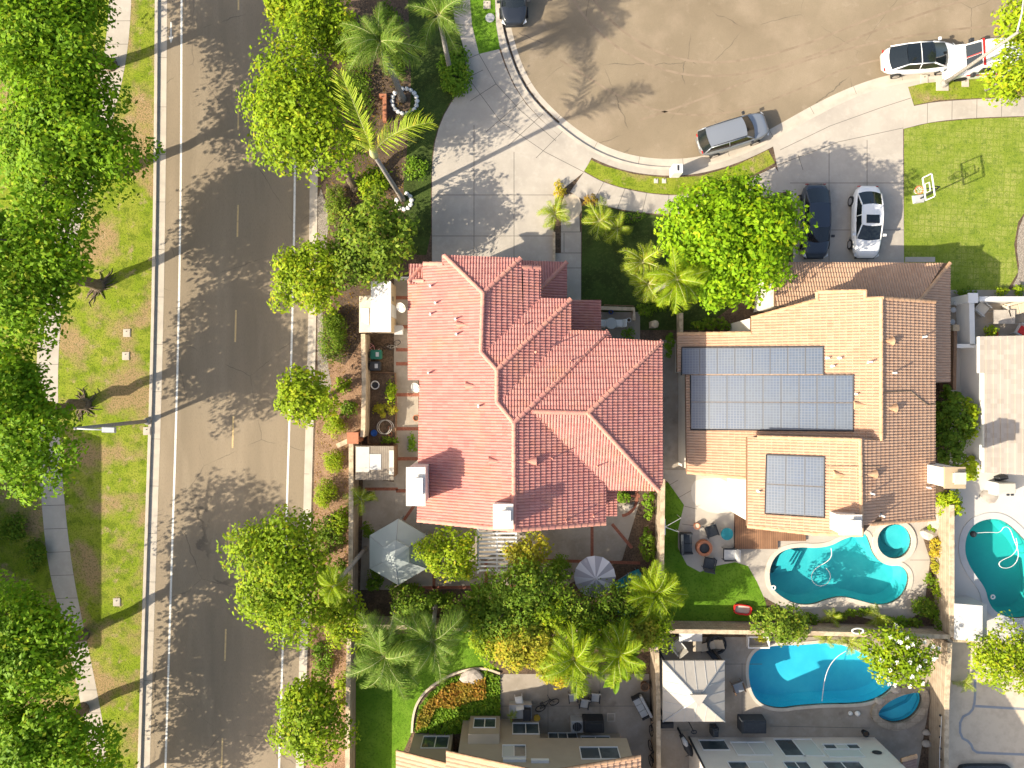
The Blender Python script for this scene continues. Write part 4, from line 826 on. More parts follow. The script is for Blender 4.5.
def tree(name, label, base, cpx, zc, rx, ry, rz, leaf='lf_street', size=.26, dens=95, trunk=.16, cat='tree', group=None, aspect=.55, roots=False, flowers=0, cr=.3, bark='bark', irregular=.25, lobes=None, clumps=None, zbase=ZB, updir=.45):
    TREE_N[0] += 1; rs = np.random.RandomState(100+TREE_N[0])
    b = P(base[0], base[1], 0); k = (H-zc)/F; c = P(cpx[0], cpx[1], zc); R = (rx*k, ry*k, rz)
    t = thing(name, label, cat, (b.x, b.y, zbase), group=group)
    org = np.array([b.x, b.y, zbase])
    parts = [(c, R)] if not lobes else [(P(x, y, z), (a*(H-z)/F, d*(H-z)/F, e)) for x, y, z, a, d, e in lobes]
    Vs = []; ccs = []
    for (pc, pr) in parts:
        n = int(1.25*dens*math.pi*pr[0]*pr[1]*(1.0+.5*pr[2]/max(pr[0], pr[1])))
        V, cc = leaf_cloud(rs, pc, pr, n, size, aspect, cr=cr, irregular=irregular, zmin=zbase+.1, clumps=clumps, updir=updir); Vs.append(V); ccs.append(cc)
    V = np.concatenate(Vs); cc = np.concatenate(ccs)
    cr_o = mesh_np('crown', V, quads(len(V)//4), M[leaf], t, org)
    if flowers:
        pick = rs.choice(len(V)//4, flowers, replace=False); fv = []; top = V.reshape(-1, 4, 3).mean(1); order = [i for i in pick if top[i, 2] > c.z-.1*R[2]]
        fb = MB()
        for i in order:
            p = top[i]+np.array([0, 0, .06])
            for q in range(5):
                an = q*2*math.pi/5+rs.rand(); dx, dy = math.cos(an), math.sin(an)
                fb.add([(p[0], p[1], p[2]), (p[0]+dx*.1-dy*.05, p[1]+dy*.1+dx*.05, p[2]+.04), (p[0]+dx*.15, p[1]+dy*.15, p[2]+.02), (p[0]+dx*.1+dy*.05, p[1]+dy*.1-dx*.05, p[2]+.04)], [(0, 1, 2, 3)])
        fo = fb.build('blossom', M['flower'], t); fo['kind'] = 'stuff'
    if trunk:
        mb = MB(); zf = max(zbase+.3, min(c.z-R[2]*.55, zbase+(c.z-zbase)*.6)); fork = Vector((b.x, b.y, zbase)).lerp(Vector(c), .35); fork.z = zf
        limb(mb, rs, (b.x, b.y, zbase-.05), fork, trunk, trunk*.72, 6, .02, seg=10)
        mb.lathe(b.x, b.y, [(trunk*1.3, zbase-.03), (trunk*1.1, zbase+.18), (trunk, zbase+.4)], 12)
        m = min(len(cc), 9); sel = cc[rs.choice(len(cc), m, replace=False)]
        for e in sel:
            mid = fork.lerp(Vector(e), .5)+Vector(rs.normal(size=3))*.15
            limb(mb, rs, fork, mid, trunk*.5, trunk*.3, 3, .05); limb(mb, rs, mid, e, trunk*.3, trunk*.08, 3, .05)
        if roots:
            for i in range(30):
                an = rs.rand()*6.28; L = .5+rs.rand()*.9
                pts = [Vector((b.x+math.cos(an+j*.12*(rs.rand()-.3))*L*j/5, b.y+math.sin(an+j*.1)*L*j/5, zbase+.10*(1-j/5)+.01)) for j in range(6)]; mb.tube(pts, [trunk*.17*(1-j/6.5) for j in range(6)], 6)
        mb.build('trunk', M[bark], t, smooth=True)
    return t
def shrub(name, label, px, py, rx, ry, h, leaf='lf_dark', size=.16, dens=150, cat='shrub', group=None, z0=ZB, cr=.26, aspect=.6, clip=0, irregular=.2):
    """bush standing on the ground: mesh of leaves plus short stems"""
    TREE_N[0] += 1; rs = np.random.RandomState(500+TREE_N[0]); zc = z0+h*.5; k = (H-zc)/F; c = P(px, py, zc); R = (rx*k, ry*k, h*.52); org = (c.x, c.y, z0)
    t = thing(name, label, cat, org, group=group)
    n = max(120, int(1.6*dens*math.pi*R[0]*R[1]*(1.1+.5*h/max(R[0], R[1])))); V, cc = leaf_cloud(rs, c, R, n, size, aspect, cr=cr, zmin=z0+.03, irregular=irregular, shell=.7)
    if clip: V[:, 2] = np.minimum(V[:, 2], z0+h*clip+rs.rand(len(V))*.06)
    mesh_np('foliage', V, quads(len(V)//4), M[leaf], t, org)
    mb = MB()
    for e in cc[rs.choice(len(cc), min(7, len(cc)), replace=False)]: limb(mb, rs, (c.x, c.y, z0-.02), e, .035, .012, 3, .05, seg=5)
    mb.build('stem', M['bark'], t)
    return t
# ---- fronds
def frond_mesh(rs, L=2.6, n=34, droop=.9, lw=.045, ll=.62, arch=.5, vshape=.35, leaf='lf_palm', ragged=.25, width=1.0, hang=0, curl=0):
    """feather leaf along +x from the origin: rachis and two rows of leaflets"""
    V = []; Fc = []; mi = []
    def rp(t): return np.array([L*t*(1-.12*droop*t), L*curl*t*t, L*(arch*t-droop*.75*t*t)])
    m = 12; rr = []
    for i in range(m):
        t = i/(m-1); p = rp(t); w = .020*(1-t)+.005; rr.append(len(V)); V += [p+np.array([0, -w, .0]), p+np.array([0, 0, w*1.2]), p+np.array([0, w, 0])]
    for i in range(m-1):
        a = rr[i]; b = rr[i+1]
        for j in (0, 1): Fc.append((a+j, a+j+1, b+j+1, b+j)); mi.append(1)
    for i in range(n):
        t = .12+.88*(i+.5)/n; p = rp(t); tg = rp(min(1, t+.02))-rp(t-.02); tg /= np.linalg.norm(tg)
        l = ll*width*(math.sin(math.pi*(t*.86+.1))**.6)*(1+ragged*(rs.rand()-.5))
        for sd in (-1, 1):
            an = math.radians(58-22*t+rs.normal()*6); out = np.array([tg[0]*math.cos(an), sd*math.sin(an), tg[2]*math.cos(an)+vshape*.6+rs.normal()*.12]); out /= np.linalg.norm(out)
            mid = p+out*l*.55; tip = p+out*l+np.array([0, 0, -.28*l*(1+droop*.5)]); wv = tg*lw*(.8+.4*rs.rand())
            b = len(V); tip[2] -= hang*l; mid[2] -= hang*l*.3; V += [p-wv*.5, p+wv*.5, mid+wv*.5, mid-wv*.5, tip+wv*.1, tip-wv*.1]; Fc += [(b, b+1, b+2, b+3), (b+3, b+2, b+4, b+5)]; mi += [0, 0]
    me = bpy.data.meshes.new('frond'); me.from_pydata([tuple(v) for v in V], [], Fc); me.materials.append(M[leaf]); me.materials.append(M['rachis']); me.polygons.foreach_set('material_index', mi); me.update()
    return me
def fan_mesh(rs, L=1.0, stalk=.5, n=22, leaf='lf_palm2'):
    V = []; Fc = []; mi = []; V += [(0, -.012, 0), (0, .012, 0), (stalk, .01, stalk*.35), (stalk, -.01, stalk*.35)]; Fc.append((0, 1, 2, 3)); mi.append(1); c = np.array([stalk, 0, stalk*.35])
    for i in range(n):
        an = math.radians(-125+250*(i+.5)/n); d = np.array([math.cos(an), math.sin(an), .05+rs.normal()*.05]); l = (L-stalk)*(.8+.25*rs.rand())*1.1; s_ = np.array([-d[1], d[0], 0])*.035*L
        b = len(V); m_ = c+d*l*.6; t_ = c+d*l+np.array([0, 0, -.25*l]); V += [tuple(c), tuple(m_-s_), tuple(t_), tuple(m_+s_)]; Fc.append((b, b+1, b+2, b+3)); mi.append(0)
    me = bpy.data.meshes.new('frond'); me.from_pydata([tuple(v) for v in V], [], Fc); me.materials.append(M[leaf]); me.materials.append(M['rachis']); me.polygons.foreach_set('material_index', mi); me.update(); return me
def banana_mesh(rs, L=1.6, w=.42, leaf='lf_bed'):
    V = []; Fc = []; n = 9
    for i in range(n):
        t = i/(n-1); x = L*t*(1-.15*t); z = L*(.75*t-.75*t*t); ww = .02 if t < .25 else w*.5*math.sin(math.pi*min(1, (t-.22)/.78))**.6+.005
        V += [(x, -ww, z+ww*.35+rs.normal()*.01), (x, 0, z), (x, ww, z+ww*.35+rs.normal()*.01)]
    for i in range(n-1): Fc += [(3*i, 3*i+1, 3*i+4, 3*i+3), (3*i+1, 3*i+2, 3*i+5, 3*i+4)]
    me = bpy.data.meshes.new('leaf'); me.from_pydata(V, [], Fc); me.materials.append(M[leaf]); me.update(); return me
def rosette(name, label, base, cpx, zc, meshes, n, tilt=(-.25, .75), trunk=.15, cat='palm tree', group=None, scale=1.0, azs=None, part='frond', bark='palmbark', seed=0, zbase=ZB, shaft=False, lean=None):
    rs = np.random.RandomState(900+seed+int(cpx[0])); b = P(base[0], base[1], 0); c = P(cpx[0], cpx[1], zc); t = thing(name, label, cat, (b.x, b.y, zbase), group=group); org = Vector((b.x, b.y, zbase))
    if trunk:
        mb = MB(); pts = [Vector((b.x, b.y, zbase-.03)).lerp(c, i/8) for i in range(9)]; mb.tube(pts, [trunk*(1.35 if i == 0 else 1.05-.25*i/8) for i in range(9)], 12)
        mb.build('trunk', M[bark], t, smooth=True)
        if shaft:
            mb = MB(); d = (c-pts[0]).normalized(); mb.tube([c-d*.5, c-d*.1, c+d*.5], [trunk*1.15, trunk*1.5, trunk*.5], 12); mb.build('crownshaft', M['rachis'], t, smooth=True)
    if n > 20:
        for i in range(4):
            o = bpy.data.objects.new('dead_frond', DEAD); COL.objects.link(o); o.parent = t; o.location = c-org-Vector((0, 0, .1)); o.rotation_euler = (rs.normal()*.3, .85+rs.rand()*.35, rs.rand()*6.28); o.scale = (scale*.75,)*3
    for i in range(n):
        if azs: az, ti, sc = azs[i]
        else:
            az = i*2.39996+rs.normal()*.45; ti = tilt[0]+(tilt[1]-tilt[0])*((n-i)/n)+rs.normal()*.18; sc = (.68+.42*rs.rand())
        o = bpy.data.objects.new(part, meshes[i % len(meshes)]); COL.objects.link(o); o.parent = t; o.location = c-org
        o.rotation_euler = (rs.normal()*.3, -ti, az); o.scale = (sc*scale,)*3; o.rotation_mode = 'XYZ'
        # order X, Y (pitch up) then Z (azimuth)
    return t
rsf = np.random.RandomState(3)
FR_Q = [frond_mesh(rsf, 2.8, 58, .85+.1*i, .034, .78, .5, .1, 'lf_palm2', .5, 1.0, .25, (-.22, .16, .3, -.1, .05)[i]) for i in range(5)]     # queen palm
FR_K = [frond_mesh(rsf, 4.3, 46, .62, .055, 1.15, .5, .4, 'lf_palm', .3, 1.0, 0, (.08, -.12, .1)[i]) for i in range(3)]          # king palm, large fronds
FR_D = [frond_mesh(rsf, 1.15, 24, .9, .026, .36, .45, .3, 'lf_palm', .3, 1.0, 0, (.1, -.15, .2)[i]) for i in range(3)]          # pygmy date palm
FR_A = [frond_mesh(rsf, 2.3, 50, .85, .036, .62, .55, .2, 'lf_light', .5, 1.0, .15, (-.2, .2, .32, -.08, .1)[i]) for i in range(5)]
M['lf_dead'] = M['deadfrond']; DEAD = frond_mesh(rsf, 2.4, 30, 1.0, .04, .5, .3, .5, 'lf_dead', .2, .8, .4)
FAN = [fan_mesh(rsf) for _ in range(3)]; BAN = [banana_mesh(rsf) for _ in range(3)]

# west side: big street trees of the verge
big = dict(leaf='lf_big', size=.27, dens=150, cr=.17, trunk=.36, irregular=.5, group='large dense green trees along the verge')
tree('shade_tree', 'large dense green tree at the top left corner, over the sidewalk', (112,66), (38,22), 6.8, 92, 88, 3.0, **big)
tree('shade_tree', 'large dense green tree second from the top left, wide crown reaching the road', (124,172), (66,128), 6.8, 88, 92, 3.1, **big)
tree('shade_tree', 'large dense green tree whose bare trunk foot shows in the grass mid verge', (100,286), (28,262), 6.8, 84, 82, 3.0, roots=True, **big)
tree('shade_tree', 'large dense green tree with wide surface roots next to the leaning street lamp', (86,404), (14,418), 6.8, 68, 96, 2.8, roots=True, **big)
tree('shade_tree', 'large dense green tree beside the pale sidewalk in the lower left', (84,634), (18,648), 6.4, 82, 72, 2.8, **big)
tree('shade_tree', 'large dense green tree at the bottom left corner', (84,708), (34,748), 6.2, 82, 66, 2.8, **big)
tree('shade_tree', 'yellowish green tree low at the bottom left edge of the verge', (92,800), (78,800), 4.5, 70, 62, 2.2, leaf='lf_light', size=.24, dens=120, cr=.22, trunk=.25)
shrub('round_bush', 'round dark bush left of the sidewalk, upper of two', 14, 528, 15, 16, .9, 'lf_dark', group='clipped bushes beside the sidewalk')
shrub('round_bush', 'narrow dark bush left of the sidewalk, lower of two', 34, 556, 11, 22, .9, 'lf_dark', group='clipped bushes beside the sidewalk')
# street trees at the right kerb
stt = dict(dens=150, cr=.2, trunk=.14, size=.24, group='street trees along the right kerb', irregular=.3)
tree('street_tree', 'bright green street tree at the top edge next to the leaning palms', (335,60), (318,25), 4.4, 46, 40, 1.9, leaf='lf_street', **stt)
tree('street_tree', 'small bright tree at the top edge overhanging the road line', (300,20), (284,8), 4.0, 24, 22, 1.5, leaf='lf_light', **stt)
tree('street_tree', 'largest bright green street tree, broad crown over the road near the palms', (356,188), (300,112), 6.0, 66, 74, 2.4, leaf='lf_street', **{**stt, 'trunk': .3})
tree('street_tree', 'round lime green street tree next to the dark glossy tree', (333,288), (309,277), 3.8, 41, 42, 1.8, leaf='lf_light', **stt)
tree('street_tree', 'small lime green street tree above the row of low round bushes', (326,396), (306,397), 3.4, 37, 33, 1.6, leaf='lf_light', **stt)
tree('street_tree', 'broad green street tree beside the lower garden wall and blue grey gazebo', (318,556), (284,576), 5.0, 58, 78, 2.3, leaf='lf_street', **{**stt, 'trunk': .2})
tree('street_tree', 'green tree at the road in the bottom left, next to the shady lawn', (334,705), (312,720), 4.2, 41, 52, 1.9, leaf='lf_street', **stt)
tree('glossy_tree', 'dark glossy leaved tree between the lime street tree and the driveway', (378,232), (371,243), 3.6, 46, 58, 1.8, leaf='lf_mag', size=.26, dens=130, cr=.17, trunk=.14, irregular=.4)
tree('yellowish_tree', 'yellowish green tree at the wall corner below the gazebo', (352,600), (342,612), 3.2, 36, 40, 1.6, leaf='lf_light', size=.2, dens=140, cr=.2, trunk=.1, irregular=.4)
hed = 'bushes and hedges of the mulch strip'
shrub('hedge', 'long rounded clipped hedge beside the white roofed shed', 334, 338, 16, 30, 1.3, 'lf_dark', size=.1, dens=330, cat='hedge', group=hed, cr=.3, irregular=.05)
shrub('hedge', 'narrow clipped hedge at the road kerb above the lime street tree', 337, 205, 12, 26, 1.2, 'lf_mag', size=.1, dens=300, cat='hedge', group=hed, cr=.3, irregular=.1)
shrub('round_bush', 'round clipped bush touching the small lime street tree', 335, 425, 12, 12, 1.0, 'lf_light', size=.09, dens=380, group=hed, cr=.3, irregular=.05)
shrub('round_bush', 'round clipped bush midway along the mulch, alone', 334, 461, 12, 14, 1.0, 'lf_light', size=.09, dens=380, group=hed, cr=.3, irregular=.05)
shrub('round_bush', 'egg shaped clipped bush close to the kerb, lowest of the row', 325, 493, 13, 18, 1.0, 'lf_light', size=.09, dens=380, group=hed, cr=.3, irregular=.05)
shrub('ground_shrub', 'loose green shrub in the mulch above the broad street tree', 330, 535, 18, 24, .6, 'lf_dark', dens=90, group=hed)
shrub('ground_shrub', 'loose green shrub below the yellowish tree at the wall', 322, 660, 13, 26, .6, 'lf_bed', dens=90, group=hed)
shrub('ground_shrub', 'dark loose shrub at the head of the mulch, beside the bright street trees', 355, 90, 22, 34, .8, 'lf_dark', dens=90, group=hed)
shrub('ground_shrub', 'low green ground shrub around the short palm trunk at the top', 456, 72, 18, 32, .7, 'lf_bed', size=.2, dens=110, group=hed)
shrub('ground_shrub', 'low shrub between the two palm trunks near the white stones', 398, 62, 15, 16, .7, 'lf_dark', size=.18, dens=100, group=hed)
shrub('ground_shrub', 'leafy shrub at the foot of the palm with two big fronds', 372, 182, 20, 18, .8, 'lf_street', size=.2, dens=110, group=hed)
shrub('ground_shrub', 'low shrub in the mulch at the planter wall, right of the small lime tree', 348, 408, 12, 10, .6, 'lf_dark', dens=100, group=hed)
shrub('ground_shrub', 'bright low shrub on the shady front lawn, left of the driveway', 415, 168, 16, 14, .5, 'lf_bed', dens=80, group=hed)

for x, y, a, b, h, lf, lb in [(345,40,20,34,1.0,'lf_street','bright shrub filling the strip behind the top street trees'), (350,140,14,20,.9,'lf_dark','dark shrub in the mulch beside the largest street tree'), (333,320,10,12,.8,'lf_light','small bright shrub between the lime street tree and the long hedge'), (345,262,16,14,1.0,'lf_dark','dark shrub between the lime street tree and the glossy tree'), (343,385,11,9,.6,'lf_street','low bright shrub below the long hedge, at the wall'), (340,520,12,16,.8,'lf_street','bright shrub above the broad street tree, at the wall'), (341,575,10,20,.8,'lf_dark','dark shrub between wall and broad street tree'), (342,690,8,26,.7,'lf_light','pale green shrub along the wall beside the bottom street tree'), (388,20,14,22,.8,'lf_dark','dark shrub at the top edge between two palms'), (412,120,12,12,.5,'lf_bed','low bright plant right of the white stone ring')]:
    shrub('ground_shrub', lb, x, y, a, b, h, lf, dens=100, group=hed)
# palms
pg_ = 'tall palms of the front gardens'
rosette('palm_tree', 'tall palm with a full crown, trunk rising out of a ring of white stones', (403,100), (381,44), 7.6, FR_Q, 26, trunk=.2, group=pg_, seed=1, tilt=(-.25, 1.25), scale=.85)
rosette('palm_tree', 'palm with long drooping fronds at the top edge, trunk in a low green shrub', (450,70), (439,17), 6.6, FR_Q, 15, trunk=.15, group=pg_, seed=2, tilt=(-.3, .9), scale=.85)
rosette('palm_tree', 'palm with only a few huge bright fronds beside the driveway', (403,200), (373,153), 7.6, FR_K, 4, trunk=.15, group=pg_, shaft=True, azs=[(1.83, .42, 1.08), (.42, .40, 1.0), (1.1, 1.2, .6), (2.6, -.2, .35)])
rosette('palm_tree', 'yellowish palm with pale trunk leaning over the front planting, beside the big bright tree', (645,296), (676,279), 6.6, FR_A, 24, trunk=.16, group=pg_, seed=4, scale=.86, tilt=(-.3, .8))
dp = 'small date palms by the front path'
for i, (bx, by, cx_, cy_, z, sc, n, lb) in enumerate([(555,216,555,214,.9,1.05,16,'small date palm at the driveway edge beside the entry pad'), (598,223,600,221,1.2,1.25,18,'small date palm right of the entry pad, next to the sidewalk'), (614,228,617,229,1.2,1.0,13,'lower small date palm merging with its neighbour on the shady lawn'), (640,263,642,262,2.2,1.45,18,'date palm standing free in the shady lawn, left of the big bright tree'), (646,284,648,284,2.0,1.35,18,'date palm at the shady lawn just left of the pale leaning trunk')]):
    rosette('date_palm', lb, (bx, by), (cx_, cy_), z, FR_D, n, trunk=.09, group=dp, seed=10+i, scale=sc, tilt=(-.2, 1.0))
bp_ = 'palms of the rear garden'
rosette('garden_palm', 'feathery palm leaning out over the broad street tree below the gazebo', (366,548), (334,586), 6.8, FR_A, 22, trunk=.14, group=bp_, seed=21, scale=.58, tilt=(-.4, 1.0))
rosette('garden_palm', 'feathery palm hanging over the shady lawn below the gazebo', (398,604), (386,655), 7.2, FR_Q, 32, trunk=.16, group=bp_, seed=22, scale=.95, tilt=(-.7, .9))
rosette('garden_palm', 'feathery palm with silvery fronds right of the one over the shady lawn', (436,602), (432,640), 6.8, FR_Q, 28, trunk=.14, group=bp_, seed=23, scale=.90, tilt=(-.7, 1.0))
rosette('garden_palm', 'light green palm overhanging the three patio chairs', (570,620), (573,658), 6.0, FR_A, 34, trunk=.16, group=bp_, seed=24, scale=.98, tilt=(-.6, 1.0))
rosette('garden_palm', 'bright green arching palm beside the wall of the fire pit garden', (640,590), (652,592), 3.6, FR_A, 28, trunk=.1, group=bp_, seed=25, scale=.95, tilt=(-.1, 1.1))
rosette('garden_palm', 'light palm above the banana plants left of the pavilion', (610,625), (618,652), 5.2, FR_A, 26, trunk=.12, group=bp_, seed=26, scale=.85, tilt=(-.5, 1.0))
rosette('potted_palm', 'small bright green palm in a dark pot below the grey shed', (361,500), (361,498), 1.4, FR_D, 14, trunk=.05, group=None, seed=30, scale=1.0, cat='potted palm', tilt=(-.1, 1.0))
for i, (x, y, lb) in enumerate([(876,616,'spiky plant with green blades in the dark bed below the upper pool'), (830,617,'small fan leaved plant in the bed near the left end of the pool wall'), (848,641,'golden spiky plant at the edge of the lower pool'), (826,639,'small golden spiky plant left of the larger one at the lower pool'), (964,681,'bright small fan plant below the yellow tree')]):
    rosette('spiky_plant', lb, (x, y), (x, y), .45, FR_D, 13, trunk=0, cat='plant', group='spiky plants around the pools', seed=40+i, scale=.95 if i in (0, 2) else .7, tilt=(0, 1.1))
for i, (bx, by, x, y, z, n, sc, lb) in enumerate([(478,590,480,596,2.4,13,1.0,'banana like plant with broad leaves under the citrus tree'), (498,598,502,604,2.6,11,1.1,'broad leaved plant in the middle of the rear jungle'), (622,640,626,650,3.2,12,1.15,'broad leaved banana plant above the patio sofa'), (616,655,617,672,2.6,8,1.0,'banana plant whose leaves hang over the patio'), (470,612,470,622,2.4,10,1.0,'broad leaved plant above the garden wall, right of the silvery palm')]):
    rosette('banana_plant', lb, (bx, by), (x, y), z, BAN, n, trunk=.06, cat='plant', group='broad leaved plants of the rear garden', part='leaf', bark='bark', seed=60+i, scale=sc, tilt=(.0, 1.0))

# gardens
tree('round_tree', 'big bright lime green tree between the two driveways', (722,262), (729,243), 5.4, 73, 79, 2.7, leaf='lf_lime', size=.28, dens=185, cr=.16, trunk=.3, irregular=.22)
tree('corner_tree', 'bright green tree at the top right corner over the white truck', (1012,50), (1022,22), 4.6, 28, 34, 1.8, leaf='lf_light', size=.24, dens=120, cr=.25, trunk=.13, group='trees at the top right edge')
tree('corner_tree', 'bright green tree at the right edge between street and sidewalk', (985,90), (1010,78), 4.2, 28, 32, 1.8, leaf='lf_light', size=.24, dens=95, cr=.25, trunk=.12, bark='palmbark', group='trees at the top right edge')
tree('citrus_tree', 'citrus tree with yellow green leaves right of the gazebo', (448,540), (450,552), 3.1, 40, 30, 1.4, leaf='lf_light', size=.22, dens=130, cr=.22, trunk=.1, group='fruit trees behind the red roofed house', irregular=.4)
tree('citrus_tree', 'golden green tree at the right end of the white pergola', (530,552), (527,560), 2.8, 26, 36, 1.3, leaf='lf_yel', size=.2, dens=130, cr=.2, trunk=.1, group='fruit trees behind the red roofed house', irregular=.4)
rg = 'trees of the rear jungle'
tree('garden_tree', 'dark green tree left of the striped umbrella', (520,590), (524,600), 4.2, 58, 44, 2.2, leaf='lf_dark', size=.2, dens=160, cr=.18, trunk=.13, group=rg, irregular=.45)
tree('garden_tree', 'dark tree right of the striped umbrella, over the turquoise cloth', (612,598), (618,606), 3.2, 42, 34, 1.6, leaf='lf_dark', size=.18, dens=120, cr=.2, trunk=.1, group=rg, irregular=.5)
tree('garden_tree', 'green tree directly below the striped umbrella', (566,590), (572,614), 3.6, 40, 28, 1.7, leaf='lf_mag', size=.18, dens=130, cr=.2, trunk=.1, group=rg, irregular=.4)
tree('garden_tree', 'golden yellow tree above the white patio chair', (528,628), (526,644), 4.8, 40, 34, 1.9, leaf='lf_yel', size=.2, dens=160, cr=.18, trunk=.11, group=rg, irregular=.45)
tree('garden_tree', 'yellowish tree at the corner of wall and pavilion', (650,612), (655,628), 3.4, 24, 26, 1.4, leaf='lf_light', size=.17, dens=150, cr=.22, trunk=.09, group=rg, irregular=.4)
tree('garden_tree', 'golden tree lowest of the jungle, touching the patio', (545,640), (556,672), 5.0, 24, 15, 1.2, leaf='lf_gold', size=.18, dens=130, cr=.25, trunk=.09, group=rg, irregular=.4)
tree('garden_tree', 'green tree filling the gap between the two feathery palms and the dark tree', (480,620), (480,614), 3.2, 44, 30, 1.5, leaf='lf_dark', size=.2, dens=110, cr=.2, trunk=.09, group=rg, irregular=.5)
for a_ in [('yellow green tree between the two feathery palms and the golden tree', (492,640), (492,640), 3.6, 34, 26, 1.6, 'lf_light'), ('green tree leaning over the garden wall below the umbrella', (590,630), (592,632), 3.8, 36, 24, 1.6, 'lf_street'), ('dark bushy tree between gazebo and silvery palm', (418,604), (416,608), 2.4, 32, 20, 1.2, 'lf_dark'), ('yellow green small tree at the wall end, over the white armchair', (640,625), (640,628), 3.6, 26, 22, 1.4, 'lf_yel'), ('loose green tree between golden tree and light palm', (548,615), (546,618), 4.2, 32, 26, 1.7, 'lf_light')]:
    tree('garden_tree', a_[0], a_[1], a_[2], a_[3], a_[4], a_[5], a_[6], leaf=a_[7], size=.19, dens=140, cr=.2, trunk=.09, group=rg, irregular=.6)
jg = 'low shrubs of the rear jungle'
for i, (x, y, a, b, h, lf, lb) in enumerate([(405,592,22,12,.9,'lf_mag','low shrub under the gazebo at the garden wall'), (440,600,22,10,.9,'lf_dark','low shrub along the rear brick edge, below the citrus tree'), (560,570,16,16,1.4,'lf_bed','bush between pergola end and striped umbrella'), (648,545,9,20,1.2,'lf_dark','shrub along the wall at the right of the rear patio'), (649,505,7,18,1.0,'lf_bed','narrow hedge at the right wall, beside the tile roof corner'), (374,580,10,14,.9,'lf_dark','dark shrub between the lower wall and the gazebo'), (623,497,8,7,.5,'lf_bed','little bush in the curved brick bed'), (590,640,18,10,1.2,'lf_bed','bush in front of the garden wall between two light palms'), (640,640,20,14,1.3,'lf_mag','bush behind the patio sofa, by the wall'), (368,530,6,12,.6,'lf_dark','small plant at the foot of the lower wall, left of the gazebo')]):
    shrub('shrub', lb, x, y, a, b, h, lf, group=jg, dens=120)
# planter of the side yard
sd = 'plants of the side yard'
for i, (x, y, a, b, h, lf, lb) in enumerate([(391,393,7,18,1.0,'lf_street','green plant at the right edge of the walled planter bed'), (385,410,14,9,.7,'lf_yel','yellow tinged plant in the middle of the planter bed'), (388,440,14,4,.5,'lf_dark','low green row at the foot of the planter bed'), (412,443,5,13,.7,'lf_bed','narrow green plant against the red roofed house wall')]):
    shrub('planter_plant', lb, x, y, a, b, h, lf, group=sd, dens=130, size=.14, z0=.3 if i < 3 else ZB)
shrub('entry_shrub', 'golden shrub at the driveway corner above the small date palm', 559, 190, 7, 13, .8, 'lf_gold', group='shrubs of the entry', size=.12, dens=150)
shrub('entry_shrub', 'green shrub with red tinge beside the entry pad', 591, 200, 10, 7, .8, 'lf_red', group='shrubs of the entry', size=.12, dens=130)
shrub('entry_shrub', 'low spreading green plant in the shade right of the entry date palms', 633, 217, 14, 6, .5, 'lf_bed', group='shrubs of the entry', size=.12, dens=80)
shrub('entry_shrub', 'dark shrub between front terrace and tan house', 645, 310, 9, 9, 1.0, 'lf_dark', group='shrubs of the entry', size=.14, dens=120)
shrub('entry_shrub', 'dark bush beneath the pale leaning palm trunk', 660, 300, 16, 14, .7, 'lf_dark', group='shrubs of the entry', size=.14, dens=90)
shrub('entry_shrub', 'feathery green plant beside the round white table', 629, 333, 9, 6, .6, 'lf_bed', group='shrubs of the entry', size=.12, dens=120)
shrub('entry_shrub', 'green bush at the corner of the two houses', 669, 345, 6, 17, 1.0, 'lf_bed', group='shrubs of the entry', size=.14, dens=130)
shrub('entry_shrub', 'dark spiky bush in the walled court below the big bright tree', 712, 325, 26, 8, .8, 'lf_dark', group='shrubs of the entry', size=.2, dens=80)
